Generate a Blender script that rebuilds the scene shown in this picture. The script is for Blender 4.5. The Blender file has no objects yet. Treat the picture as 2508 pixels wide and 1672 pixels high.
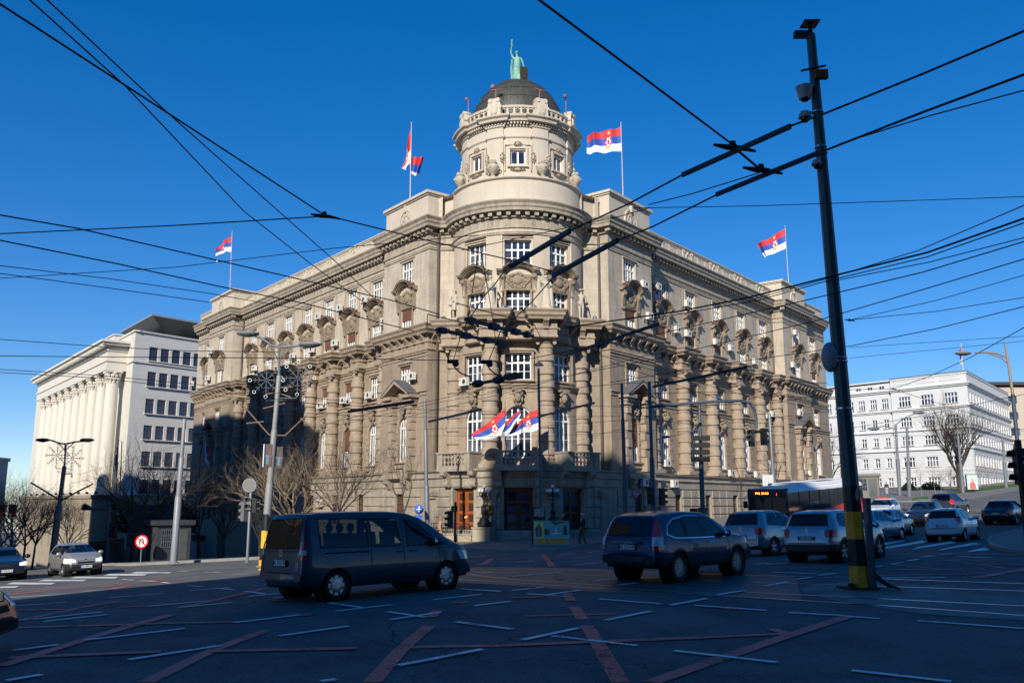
import bpy, bmesh, math, random
from mathutils import Matrix, Vector
from mathutils.bvhtree import BVHTree
R=math.radians; PI=math.pi
sin,cos=math.sin,math.cos
random.seed(7)
sc=bpy.context.scene
COL=sc.collection
# ---------------------------------------------------------------- camera, sky, sun, exposure
EYE=2.1; FPX=2120.0; PITCH=math.atan(392/2120)
cam_d=bpy.data.cameras.new('camera'); cam=bpy.data.objects.new('camera',cam_d); COL.objects.link(cam)
cam_d.sensor_width=36; cam_d.lens=FPX/2508*36; cam_d.clip_start=.1; cam_d.clip_end=3000
cam.location=(0,0,EYE); cam.rotation_euler=(PI/2+PITCH,0,0); sc.camera=cam
SUN_AZ=R(197.0)   # clockwise from +Y: behind the camera, slightly to the left
SUN_EL=R(28.0)
SUNV=Vector((sin(SUN_AZ)*cos(SUN_EL),cos(SUN_AZ)*cos(SUN_EL),sin(SUN_EL)))
world=bpy.data.worlds.new('World'); sc.world=world; world.use_nodes=True
wn=world.node_tree.nodes; wl=world.node_tree.links; wn.clear()
sky=wn.new('ShaderNodeTexSky'); sky.sky_type='NISHITA'; sky.sun_disc=False
sky.sun_elevation=SUN_EL; sky.sun_rotation=SUN_AZ; sky.altitude=1800; sky.air_density=1.0; sky.dust_density=.15; sky.ozone_density=4.5
hs=wn.new('ShaderNodeHueSaturation'); hs.inputs['Saturation'].default_value=1.18; hs.inputs['Value'].default_value=1.0; hs.inputs['Hue'].default_value=.512
gm=wn.new('ShaderNodeGamma'); gm.inputs[1].default_value=.76
h2=wn.new('ShaderNodeHueSaturation'); h2.inputs['Saturation'].default_value=1.20; h2.inputs['Value'].default_value=1.14
bg=wn.new('ShaderNodeBackground'); bg.inputs[1].default_value=.14
wo=wn.new('ShaderNodeOutputWorld')
wl.new(sky.outputs[0],hs.inputs['Color']); wl.new(hs.outputs[0],gm.inputs[0]); wl.new(gm.outputs[0],h2.inputs['Color']); wl.new(h2.outputs[0],bg.inputs[0]); wl.new(bg.outputs[0],wo.inputs[0])
sd=bpy.data.lights.new('sun','SUN'); sd.energy=4.6; sd.angle=R(.55); sd.color=(1,.93,.80)
sun=bpy.data.objects.new('sun',sd); COL.objects.link(sun)
sun.rotation_euler=SUNV.to_track_quat('Z','Y').to_euler()
sc.view_settings.view_transform='Standard'; sc.view_settings.look='None'; sc.view_settings.exposure=.35; sc.view_settings.gamma=1
sc.view_settings.use_curve_mapping=False
sc.render.engine='CYCLES'
# ---------------------------------------------------------------- calibration: photograph pixel (2508 px wide) -> point in the place
_F=Vector((0,cos(PITCH),sin(PITCH))); _U=Vector((0,-sin(PITCH),cos(PITCH)))
def ray(px,py): return Vector((1,0,0))*(px-1254)+_U*(836-py)+_F*FPX
def at(px,py,Y):
    d=ray(px,py); return d*(Y/d.y)+Vector((0,0,EYE))
def atd(px,py,Y): return at(px*1.06633,py*1.06633,Y)     # pixel of the 2352-wide view
def sstep(a,b,x):
    t=min(1,max(0,(x-a)/(b-a))); return t*t*(3-2*t)
def gz(x,y):
    "height of the ground: the cross street falls to the left and climbs to the right"
    z=(.033*x if x>0 else .045*x)*sstep(6,34,y)
    z-=.40*sstep(24,46,y)
    z-=.055*min(max(0,y-50),90)*sstep(4,16,-x)
    z+=.022*min(max(0,y-50),160)*sstep(0,25,x)
    z+=.13*math.exp(-((x+3)**2+(y-19)**2)/128)
    return z
def ground_at(px,py,zoff=0):
    d=ray(px,py); o=Vector((0,0,EYE)); lo=2.0; t=lo; step=.5
    prev=None
    while t<400:
        p=o+d*(t/d.y)
        g=p.z-(gz(p.x,p.y)+zoff)
        if g<=0:
            a,b=t-step,t
            for _ in range(20):
                m=(a+b)/2; p=o+d*(m/d.y)
                if p.z-(gz(p.x,p.y)+zoff)<=0: b=m
                else: a=m
            return o+d*(b/d.y)
        t+=step; step=.5 if t<60 else 1
    p=o+d*(120/d.y); return Vector((p.x,p.y,gz(p.x,p.y)))
def gd(px,py,zoff=0): return ground_at(px*1.06633,py*1.06633,zoff)
# ---------------------------------------------------------------- mesh builder
I4=Matrix.Identity(4)
def T(x,y,z=0): return Matrix.Translation((x,y,z))
def RZ(a): return Matrix.Rotation(a,4,'Z')
def RX(a): return Matrix.Rotation(a,4,'X')
def RY(a): return Matrix.Rotation(a,4,'Y')
def S(x,y,z): return Matrix.Diagonal((x,y,z,1))
class MB:
    def __init__(s): s.v=[]; s.f=[]; s.mi=[]; s.M=None; s.fn=None; s.cur=0
    def pt(s,p):
        p=Vector(p)
        if s.fn: p=Vector(s.fn(*p))
        if s.M: p=s.M@p
        s.v.append(tuple(p)); return len(s.v)-1
    def face(s,idx): s.f.append(tuple(idx)); s.mi.append(s.cur)
    def poly(s,pts): s.face([s.pt(p) for p in pts])
    def box(s,x0,x1,y0,y1,z0,z1,n=1):
        xs=[x0+(x1-x0)*i/n for i in range(n+1)]; a=[]
        for x in xs: a.append([s.pt((x,y0,z0)),s.pt((x,y1,z0)),s.pt((x,y1,z1)),s.pt((x,y0,z1))])
        for i in range(n):
            for k in range(4): s.face((a[i][k],a[i][(k+1)%4],a[i+1][(k+1)%4],a[i+1][k]))
        s.face(a[0][::-1]); s.face(a[-1])
    def obox(s,M,x,y,z):
        "box of full size x,y,z centred on matrix M"
        o=s.M; s.M=(o@M) if o else M; s.box(-x/2,x/2,-y/2,y/2,-z/2,z/2); s.M=o
    def prism(s,poly,y0,y1):
        "polygon in x,z extruded along y"
        a=[s.pt((p[0],y0,p[1])) for p in poly]; b=[s.pt((p[0],y1,p[1])) for p in poly]; n=len(poly)
        s.face(a); s.face(b[::-1])
        for i in range(n): s.face((a[i],b[i],b[(i+1)%n],a[(i+1)%n]))
    def prismz(s,poly,z0,z1):
        a=[s.pt((p[0],p[1],z0)) for p in poly]; b=[s.pt((p[0],p[1],z1)) for p in poly]; n=len(poly)
        s.face(a[::-1]); s.face(b)
        for i in range(n): s.face((a[i],a[(i+1)%n],b[(i+1)%n],b[i]))
    def prismx(s,poly,x0,x1):
        "polygon in y,z extruded along x"
        a=[s.pt((x0,p[0],p[1])) for p in poly]; b=[s.pt((x1,p[0],p[1])) for p in poly]; n=len(poly)
        s.face(a); s.face(b[::-1])
        for i in range(n): s.face((a[i],b[i],b[(i+1)%n],a[(i+1)%n]))
    def lathe(s,prof,n=16,c=(0,0,0),a0=0,a1=2*PI,cap=True,axis='z'):
        full=abs(a1-a0-2*PI)<1e-6; m=n if full else n+1; rings=[]
        for r,z in prof:
            ring=[]
            for i in range(m):
                a=a0+(a1-a0)*i/n
                if axis=='z': p=(c[0]+r*cos(a),c[1]+r*sin(a),c[2]+z)
                elif axis=='y': p=(c[0]+r*cos(a),c[1]+z,c[2]+r*sin(a))
                else: p=(c[0]+z,c[1]+r*cos(a),c[2]+r*sin(a))
                ring.append(s.pt(p))
            rings.append(ring)
        for j in range(len(rings)-1):
            for i in range(n):
                k=(i+1)%m
                s.face((rings[j][i],rings[j][k],rings[j+1][k],rings[j+1][i]))
        if cap and full:
            if prof[0][0]>1e-4: s.face(rings[0][::-1])
            if prof[-1][0]>1e-4: s.face(rings[-1])
    def tube(s,pts,r,n=6,cap=True):
        pts=[Vector(p) for p in pts]; rr=r if isinstance(r,(list,tuple)) else [r]*len(pts); rings=[]
        up=None
        for i,p in enumerate(pts):
            d=(pts[min(i+1,len(pts)-1)]-pts[max(i-1,0)])
            if d.length<1e-9: d=Vector((0,0,1))
            d.normalize()
            if up is None: up=Vector((0,0,1)) if abs(d.z)<.9 else Vector((1,0,0))
            a=d.cross(up); a.normalize(); b=a.cross(d); up=b
            rings.append([s.pt(p+(a*cos(2*PI*k/n)+b*sin(2*PI*k/n))*rr[i]) for k in range(n)])
        for j in range(len(rings)-1):
            for k in range(n): s.face((rings[j][k],rings[j][(k+1)%n],rings[j+1][(k+1)%n],rings[j+1][k]))
        if cap and n>2: s.face(rings[0][::-1]); s.face(rings[-1])
    def sphere(s,c,r,n=10,m=6,sc_=(1,1,1)):
        s2=[]
        for j in range(m+1):
            t=-PI/2+PI*j/m; s2.append([s.pt((c[0]+r*sc_[0]*cos(t)*cos(2*PI*i/n),c[1]+r*sc_[1]*cos(t)*sin(2*PI*i/n),c[2]+r*sc_[2]*sin(t))) for i in range(n)])
        for j in range(m):
            for i in range(n): s.face((s2[j][i],s2[j][(i+1)%n],s2[j+1][(i+1)%n],s2[j+1][i]))
    def sweep(s,path,prof,closed=False,cap=True):
        "profile (out,z) swept along plan path (x,y); out is to the LEFT of travel when sgn=1"
        n=len(path); rings=[]
        P=[Vector((p[0],p[1])) for p in path]
        for i in range(n):
            if closed: a,b=P[(i-1)%n],P[(i+1)%n]
            else: a,b=P[max(i-1,0)],P[min(i+1,n-1)]
            d1=(P[i]-a); d2=(b-P[i])
            if d1.length<1e-6: d1=d2
            if d2.length<1e-6: d2=d1
            n1=Vector((-d1.y,d1.x)).normalized(); n2=Vector((-d2.y,d2.x)).normalized()
            m=(n1+n2)
            if m.length<1e-6: m=n1
            m.normalize(); k=1/max(.35,m.dot(n1))
            rings.append([s.pt((P[i].x+m.x*k*o,P[i].y+m.y*k*o,z)) for o,z in prof])
        q=len(prof); rng=n if closed else n-1
        for i in range(rng):
            r0,r1=rings[i],rings[(i+1)%n]
            for k in range(q-1): s.face((r0[k],r1[k],r1[k+1],r0[k+1]))
        if cap and not closed: s.face(rings[0]); s.face(rings[-1][::-1])
    def mesh(s,name,mats=None,smooth=False,recalc=True,merge=False):
        me=bpy.data.meshes.new(name); me.from_pydata(s.v,[],s.f)
        if mats:
            for m in (mats if isinstance(mats,(list,tuple)) else [mats]): me.materials.append(m)
            if isinstance(mats,(list,tuple)) and len(mats)>1: me.polygons.foreach_set('material_index',s.mi)
        if recalc or merge:
            bm=bmesh.new(); bm.from_mesh(me)
            if merge: bmesh.ops.remove_doubles(bm,verts=bm.verts,dist=1e-4)
            if recalc: bmesh.ops.recalc_face_normals(bm,faces=bm.faces)
            bm.to_mesh(me); bm.free()
        if smooth:
            me.polygons.foreach_set('use_smooth',[True]*len(me.polygons))
            try: me.set_sharp_from_angle(angle=R(40))
            except Exception: pass
        me.update(); return me
WM={}
def thing(name,label,cat,M=I4,group=None,kind=None):
    o=bpy.data.objects.new(name,None); COL.objects.link(o); o.matrix_world=M; o.empty_display_size=.3
    o['label']=label; o['category']=cat
    if group: o['group']=group
    if kind: o['kind']=kind
    WM[o.name]=M.copy(); return o
def part(name,me,parent,M=I4,label=None,world=False,kind=None):
    "me: mesh; M: matrix in the parent's frame (or in the world if world=True)"
    o=bpy.data.objects.new(name,me); COL.objects.link(o); o.parent=parent
    PW=WM[parent.name]
    if world: M=PW.inverted()@M
    o.matrix_local=M; WM[o.name]=PW@M
    if label: o['label']=label
    if kind: o['kind']=kind
    return o
def solo(name,me,label,cat,M=I4,group=None):
    o=bpy.data.objects.new(name,me); COL.objects.link(o); o.matrix_world=M; o['label']=label; o['category']=cat
    if group: o['group']=group
    WM[o.name]=M.copy(); return o
def setting(name,me,M=I4):
    o=bpy.data.objects.new(name,me); COL.objects.link(o); o.matrix_world=M; o['kind']='structure'; WM[o.name]=M.copy(); return o
def center_mesh(me,M):
    "bring a mesh modelled in the world into the frame M"
    me.transform(M.inverted()); return me
# ---------------------------------------------------------------- materials
MC={}
def mat(name,col,rough=.7,metal=0,var=0,vscale=1.5,bump=0,bscale=20,streak=0,streak_col=(.03,.025,.02),spec=None,coat=0,emit=None,estr=0,brick=None,trans=0,alpha=1,clear=False,col2=None):
    if name in MC: return MC[name]
    m=bpy.data.materials.new(name); m.use_nodes=True; nt=m.node_tree; N=nt.nodes; L=nt.links
    b=N['Principled BSDF']; b.inputs['Base Color'].default_value=(*col,1); b.inputs['Roughness'].default_value=rough; b.inputs['Metallic'].default_value=metal
    if spec is not None: b.inputs['Specular IOR Level'].default_value=spec
    if coat: b.inputs['Coat Weight'].default_value=coat; b.inputs['Coat Roughness'].default_value=.03
    if emit: b.inputs['Emission Color'].default_value=(*emit,1); b.inputs['Emission Strength'].default_value=estr
    if trans: b.inputs['Transmission Weight'].default_value=trans; b.inputs['IOR'].default_value=1.05
    geo=N.new('ShaderNodeNewGeometry'); cur=None; hcur=None
    if var or streak or brick or bump or col2:
        pos=geo.outputs['Position']
    if var:
        n1=N.new('ShaderNodeTexNoise'); n1.inputs['Scale'].default_value=vscale; n1.inputs['Detail'].default_value=6; n1.inputs['Roughness'].default_value=.65
        L.new(pos,n1.inputs['Vector'])
        r=N.new('ShaderNodeMapRange'); r.inputs[1].default_value=.28; r.inputs[2].default_value=.72; r.inputs[3].default_value=1-var; r.inputs[4].default_value=1+var*.7
        L.new(n1.outputs[0],r.inputs[0])
        mx=N.new('ShaderNodeVectorMath'); mx.operation='SCALE'; mx.inputs[0].default_value=col; L.new(r.outputs[0],mx.inputs[3]); cur=mx.outputs[0]
    if col2:
        n4=N.new('ShaderNodeTexNoise'); n4.inputs['Scale'].default_value=vscale*.4; n4.inputs['Detail'].default_value=4; L.new(pos,n4.inputs['Vector'])
        cr=N.new('ShaderNodeMapRange'); cr.inputs[1].default_value=.45; cr.inputs[2].default_value=.65; L.new(n4.outputs[0],cr.inputs[0])
        m4=N.new('ShaderNodeMix'); m4.data_type='RGBA'; L.new(cr.outputs[0],m4.inputs[0]); m4.inputs[7].default_value=(*col2,1)
        if cur: L.new(cur,m4.inputs[6])
        else: m4.inputs[6].default_value=(*col,1)
        cur=m4.outputs[2]
    if brick:
        ang,bw,bh,amt=brick
        mp=N.new('ShaderNodeMapping'); mp.vector_type='POINT'; mp.inputs['Rotation'].default_value=(0,0,ang); L.new(pos,mp.inputs[0])
        sx=N.new('ShaderNodeSeparateXYZ'); L.new(mp.outputs[0],sx.inputs[0]); cx=N.new('ShaderNodeCombineXYZ'); L.new(sx.outputs[0],cx.inputs[0]); L.new(sx.outputs[2],cx.inputs[1])
        bt=N.new('ShaderNodeTexBrick'); bt.inputs['Scale'].default_value=1; bt.inputs['Brick Width'].default_value=bw; bt.inputs['Row Height'].default_value=bh; bt.inputs['Mortar Size'].default_value=.012; bt.inputs['Mortar Smooth'].default_value=.3
        bt.inputs['Color1'].default_value=(1,1,1,1); bt.inputs['Color2'].default_value=(1-amt*.5,1-amt*.5,1-amt*.45,1); bt.inputs['Mortar'].default_value=(1-amt*1.6,)*3+(1,)
        L.new(cx.outputs[0],bt.inputs[0]); mm=N.new('ShaderNodeVectorMath'); mm.operation='MULTIPLY'
        if cur: L.new(cur,mm.inputs[0])
        else: mm.inputs[0].default_value=col
        L.new(bt.outputs[0],mm.inputs[1]); cur=mm.outputs[0]
        hb=N.new('ShaderNodeMath'); hb.operation='MULTIPLY'; hb.inputs[1].default_value=-.5; L.new(bt.outputs[1],hb.inputs[0]); hcur=hb.outputs[0]
    if streak:
        mp2=N.new('ShaderNodeMapping'); mp2.inputs['Scale'].default_value=(2.2,2.2,.28); L.new(pos,mp2.inputs[0])
        n2=N.new('ShaderNodeTexNoise'); n2.inputs['Scale'].default_value=1.3; n2.inputs['Detail'].default_value=7; n2.inputs['Roughness'].default_value=.7; L.new(mp2.outputs[0],n2.inputs['Vector'])
        r2=N.new('ShaderNodeMapRange'); r2.inputs[1].default_value=.48; r2.inputs[2].default_value=.78; r2.inputs[3].default_value=0; r2.inputs[4].default_value=streak; L.new(n2.outputs[0],r2.inputs[0])
        m2=N.new('ShaderNodeMix'); m2.data_type='RGBA'; L.new(r2.outputs[0],m2.inputs[0]); m2.inputs[7].default_value=(*streak_col,1)
        if cur: L.new(cur,m2.inputs[6])
        else: m2.inputs[6].default_value=(*col,1)
        cur=m2.outputs[2]
    if cur: L.new(cur,b.inputs['Base Color'])
    if bump:
        n3=N.new('ShaderNodeTexNoise'); n3.inputs['Scale'].default_value=bscale; n3.inputs['Detail'].default_value=5; L.new(pos,n3.inputs['Vector'])
        bp=N.new('ShaderNodeBump'); bp.inputs['Strength'].default_value=bump; bp.inputs['Distance'].default_value=.03
        if hcur:
            ad=N.new('ShaderNodeMath'); ad.operation='ADD'; L.new(n3.outputs[0],ad.inputs[0]); L.new(hcur,ad.inputs[1]); L.new(ad.outputs[0],bp.inputs['Height'])
        else: L.new(n3.outputs[0],bp.inputs['Height'])
        L.new(bp.outputs[0],b.inputs['Normal'])
    if clear:   # thin see-through glass: tinted transparency under a glossy coat
        N.remove(b); out=[x for x in N if x.type=='OUTPUT_MATERIAL'][0]
        tr=N.new('ShaderNodeBsdfTransparent'); tr.inputs[0].default_value=(*col,1); gl=N.new('ShaderNodeBsdfGlossy'); gl.inputs['Roughness'].default_value=.02; gl.inputs[0].default_value=(.9,.95,1,1)
        fr=N.new('ShaderNodeFresnel'); fr.inputs[0].default_value=1.5; ms=N.new('ShaderNodeMixShader'); L.new(fr.outputs[0],ms.inputs[0]); L.new(tr.outputs[0],ms.inputs[1]); L.new(gl.outputs[0],ms.inputs[2]); L.new(ms.outputs[0],out.inputs[0])
    MC[name]=m; return m
ANG=R(38.4)
def stone(name,col,ang,bw=1.1,bh=.55,amt=.1,streak=.3,var=.12): return mat(name,col,.85,var=var,vscale=.9,bump=.35,bscale=14,streak=streak,brick=(ang,bw,bh,amt))
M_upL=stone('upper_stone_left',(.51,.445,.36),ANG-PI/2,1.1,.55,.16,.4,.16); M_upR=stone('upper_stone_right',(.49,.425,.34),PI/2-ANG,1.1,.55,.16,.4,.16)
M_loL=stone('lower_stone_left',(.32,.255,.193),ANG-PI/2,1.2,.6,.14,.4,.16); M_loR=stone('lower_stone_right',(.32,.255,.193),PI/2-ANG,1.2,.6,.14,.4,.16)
M_up=mat('upper_stone_plain',(.52,.445,.355),.85,var=.10,vscale=1.2,bump=.3,bscale=16,streak=.25)
M_att=mat('attic_plaster',(.54,.475,.39),.85,var=.07,vscale=.8,bump=.2,bscale=18,streak=.18)
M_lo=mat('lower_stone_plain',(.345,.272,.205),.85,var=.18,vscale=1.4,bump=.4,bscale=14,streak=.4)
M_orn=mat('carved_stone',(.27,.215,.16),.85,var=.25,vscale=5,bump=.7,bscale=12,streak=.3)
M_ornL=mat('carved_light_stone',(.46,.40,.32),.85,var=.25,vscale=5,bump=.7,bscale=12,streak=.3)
M_cor=mat('weathered_cornice',(.38,.33,.26),.85,var=.22,vscale=2.2,bump=.3,bscale=14,streak=.75,streak_col=(.05,.045,.04))
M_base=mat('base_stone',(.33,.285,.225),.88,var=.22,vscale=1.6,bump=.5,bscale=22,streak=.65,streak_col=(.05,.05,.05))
M_white=mat('white_paint',(.80,.80,.78),.45)
M_glass=mat('window_glass',(.014,.018,.034),.06,spec=.8,vscale=1.4,col2=(.12,.14,.19))
M_shut=mat('brown_shutter',(.17,.075,.045),.6)
M_wood=mat('oiled_door_wood',(.30,.085,.022),.42,var=.15,vscale=6)
M_woodd=mat('dark_door_wood',(.095,.036,.018),.4,var=.15,vscale=6)
M_pipe=mat('downpipe_metal',(.10,.085,.075),.5,metal=.3)
M_roofm=mat('roof_metal',(.13,.075,.06),.5,metal=.2,var=.3)
M_statue=mat('pale_statue_stone',(.47,.42,.345),.8,var=.1,vscale=4,bump=.2,bscale=12)
M_patina=mat('green_bronze',(.18,.40,.31),.6,var=.3,vscale=5,col2=(.10,.26,.19))
M_black=mat('black_metal',(.012,.012,.014),.45)
M_steel=mat('grey_steel',(.20,.215,.235),.5,metal=.4)
M_dome=None
# ================================================================ ground
m=MB()
def axis(a,b,fine0,fine1,fs,cs):
    r=[]; x=a
    while x<b-1e-6: r.append(x); x+=fs if fine0<=x<fine1 else cs
    r.append(b); return r
xs=axis(-600,600,-60,80,2,20); ys=axis(-60,900,-20,140,2,20)
G=[[m.pt((x,y,gz(x,y))) for x in xs] for y in ys]
for j in range(len(ys)-1):
    for i in range(len(xs)-1): m.face((G[j][i],G[j][i+1],G[j+1][i+1],G[j+1][i]))
def asphalt():
    M=mat('asphalt',(.110,.112,.116),.9,var=.34,vscale=.9,bump=.55,bscale=70,spec=.25,col2=(.145,.142,.138)); nt=M.node_tree; N=nt.nodes; L=nt.links; b=N['Principled BSDF']
    geo=N.new('ShaderNodeNewGeometry')
    # coarse aggregate speckle: random tone per cell
    v=N.new('ShaderNodeTexVoronoi'); v.inputs['Scale'].default_value=45; L.new(geo.outputs['Position'],v.inputs['Vector'])
    r=N.new('ShaderNodeMapRange'); r.inputs[1].default_value=0; r.inputs[2].default_value=1; r.inputs[3].default_value=.72; r.inputs[4].default_value=1.45; L.new(v.outputs['Color'],r.inputs[0])
    # cracks: warped cell edges, only in patches
    n=N.new('ShaderNodeTexNoise'); n.inputs['Scale'].default_value=.9; n.inputs['Detail'].default_value=5; L.new(geo.outputs['Position'],n.inputs['Vector'])
    ad=N.new('ShaderNodeVectorMath'); ad.operation='MULTIPLY_ADD'; L.new(n.outputs['Color'],ad.inputs[0]); ad.inputs[1].default_value=(1.6,1.6,0); L.new(geo.outputs['Position'],ad.inputs[2])
    ve=N.new('ShaderNodeTexVoronoi'); ve.feature='DISTANCE_TO_EDGE'; ve.inputs['Scale'].default_value=.23; L.new(ad.outputs[0],ve.inputs['Vector'])
    c=N.new('ShaderNodeMapRange'); c.inputs[1].default_value=.001; c.inputs[2].default_value=.006; c.inputs[3].default_value=.25; c.inputs[4].default_value=1; L.new(ve.outputs['Distance'],c.inputs[0])
    n2=N.new('ShaderNodeTexNoise'); n2.inputs['Scale'].default_value=.13; L.new(geo.outputs['Position'],n2.inputs['Vector'])
    c2=N.new('ShaderNodeMapRange'); c2.inputs[1].default_value=.47; c2.inputs[2].default_value=.53; L.new(n2.outputs[0],c2.inputs[0])
    mx=N.new('ShaderNodeMix'); L.new(c2.outputs[0],mx.inputs[0]); mx.inputs[2].default_value=1; L.new(c.outputs[0],mx.inputs[3])
    mu=N.new('ShaderNodeMath'); mu.operation='MULTIPLY'; L.new(r.outputs[0],mu.inputs[0]); L.new(mx.outputs[0],mu.inputs[1])
    old=b.inputs['Base Color'].links[0].from_socket; s=N.new('ShaderNodeVectorMath'); s.operation='SCALE'; L.new(old,s.inputs[0]); L.new(mu.outputs[0],s.inputs[3]); L.new(s.outputs[0],b.inputs['Base Color'])
    return M
M_asph=asphalt()
setting('road',m.mesh('road',M_asph,smooth=True,recalc=False))
# ---- pavements: strips between a kerb line and the building side, with a real kerb
M_pave=mat('pavement_concrete',(.17,.16,.148),.85,var=.2,vscale=1.3,bump=.3,bscale=40,streak=.2,brick=None)
M_kerb=mat('kerb_stone',(.24,.235,.22),.8,var=.2,vscale=2,bump=.3)
def ko(p,off): return p
def resample(P,n):
    P=[Vector(p) for p in P]; d=[0]
    for a,b in zip(P,P[1:]): d.append(d[-1]+(b-a).length)
    out=[]
    for i in range(n+1):
        t=d[-1]*i/n; k=0
        while k<len(P)-2 and d[k+1]<t: k+=1
        f=(t-d[k])/max(1e-6,d[k+1]-d[k]); out.append(P[k].lerp(P[k+1],f))
    return out
def pavement(name,kerb,inner,h=.13,n=80,lanes=8):
    K=resample([Vector((x,y)) for x,y in kerb],n); Q=resample([Vector((x,y)) for x,y in inner],n); m=MB(); rows=[]
    for k,q in zip(K,Q):
        d=(q-k).normalized(); row=[]
        for j in range(lanes+1):
            p=(k+d*.16).lerp(q,j/lanes); row.append(m.pt((p.x,p.y,gz(p.x,p.y)+h)))
        rows.append(row)
    for a,b in zip(rows,rows[1:]):
        for j in range(lanes): m.face((a[j],b[j],b[j+1],a[j+1]))
    setting(name,m.mesh(name,M_pave,recalc=False,smooth=True))
    c=MB(); A=[]
    for k,q in zip(K,Q):
        d=(q-k).normalized(); e=k+d*.16; g=gz(k.x,k.y); A.append([c.pt((k.x,k.y,g-.1)),c.pt((k.x,k.y,g+h-.01)),c.pt((k.x+d.x*.02,k.y+d.y*.02,g+h+.006)),c.pt((e.x,e.y,gz(e.x,e.y)+h+.006))])
    for a,b in zip(A,A[1:]):
        for j in range(3): c.face((a[j],b[j],b[j+1],a[j+1]))
    setting('kerb',c.mesh('kerb',M_kerb,recalc=False))
def ap(f,s,o): v=f(s,o,0); return (v.x,v.y)
def g2(px,py): p=ground_at(px,py); return (p.x,p.y)
# ================================================================ the corner building
APEX=Vector((.5,52.6)); TC=Vector((.42,63.6))
_ux,_uy=sin(ANG),cos(ANG)
def WL(s,o,z): return Vector((APEX.x-_ux*s-_uy*o, APEX.y+_uy*s-_ux*o, z))
def WR(s,o,z): return Vector((APEX.x+_ux*s+_uy*o, APEX.y+_uy*s-_ux*o, z))
def WF(side): return WL if side=='L' else WR
def WMt(side,s,o,z):
    "right-handed frame: y outward, x along the wall"
    p=WF(side)(s,o,z); a=(ANG+PI/2) if side=='L' else (-PI/2-ANG)
    # local x -> world; L: x = uL ; R: x = -uR
    if side=='L': X=Vector((-_ux,_uy,0)); Y=Vector((-_uy,-_ux,0))
    else: X=Vector((-_ux,-_uy,0)); Y=Vector((_uy,-_ux,0))
    m=Matrix.Identity(4)
    for i in range(3): m[i][0]=X[i]; m[i][1]=Y[i]; m[i][3]=p[i]
    return m
def TF(Rr):
    def f(s,o,z):       # s = arc length from the front, positive to the right; o outward
        a=s/Rr; r=Rr+o; return Vector((TC.x+r*sin(a),TC.y-r*cos(a),z))
    return f
def TMt(Rr,deg,z,o=0):
    a=R(deg); X=Vector((-cos(a),-sin(a),0)); Y=Vector((sin(a),-cos(a),0)); p=Vector((TC.x+(Rr+o)*sin(a),TC.y-(Rr+o)*cos(a),z))
    m=Matrix.Identity(4)
    for i in range(3): m[i][0]=X[i]; m[i][1]=Y[i]; m[i][3]=p[i]
    return m
gov=thing('government_building','large beige stone corner government building with round domed tower and banded columns','building',T(.5,60,-.4))
def wall(mb,fn,s0,s1,z0,z1,out,ops,depth=.35,maxs=None):
    "ops: (sc, width, zb, zt, arched)"
    old=mb.fn; mb.fn=fn
    xs={s0,s1}; zs={z0,z1}
    for c,w,b,t,ar in ops: xs|={c-w/2,c+w/2}; zs|={b,t}
    xs=sorted(x for x in xs if s0-1e-6<=x<=s1+1e-6); zs=sorted(z for z in zs if z0-1e-6<=z<=z1+1e-6)
    if maxs:
        nx=[xs[0]]
        for a,b in zip(xs,xs[1:]):
            k=max(1,int(math.ceil((b-a)/maxs)))
            nx+=[a+(b-a)*(i+1)/k for i in range(k)]
        xs=nx
    for x0,x1 in zip(xs,xs[1:]):
        run=None
        for a,b in zip(zs,zs[1:]):
            xm,zm=(x0+x1)/2,(a+b)/2
            hole=any(abs(xm-c)<w/2 and bb<zm<t for c,w,bb,t,ar in ops)
            if hole:
                if run: mb.poly([(x0,out,run[0]),(x1,out,run[0]),(x1,out,run[1]),(x0,out,run[1])]); run=None
            else: run=[run[0],b] if run else [a,b]
        if run: mb.poly([(x0,out,run[0]),(x1,out,run[0]),(x1,out,run[1]),(x0,out,run[1])])
    for c,w,b,t,ar in ops:
        l,r_=c-w/2,c+w/2; d=out-depth
        top=t-w/2 if ar else t
        mb.poly([(l,out,b),(l,d,b),(l,d,top),(l,out,top)]); mb.poly([(r_,out,b),(r_,d,b),(r_,d,top),(r_,out,top)])
        mb.poly([(l,out,b),(r_,out,b),(r_,d,b),(l,d,b)])
        if not ar: mb.poly([(l,out,t),(r_,out,t),(r_,d,t),(l,d,t)])
        else:
            n=10; A=[(c-w/2*cos(PI*i/n),top+w/2*sin(PI*i/n)) for i in range(n+1)]
            for (xa,za),(xb,zb) in zip(A,A[1:]):
                mb.poly([(xa,out,za),(xb,out,zb),(xb,d,zb),(xa,d,za)])
                mb.poly([(xa,out,za),(xb,out,zb),(xb,out,t),(xa,out,t)])
    mb.fn=old
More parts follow.
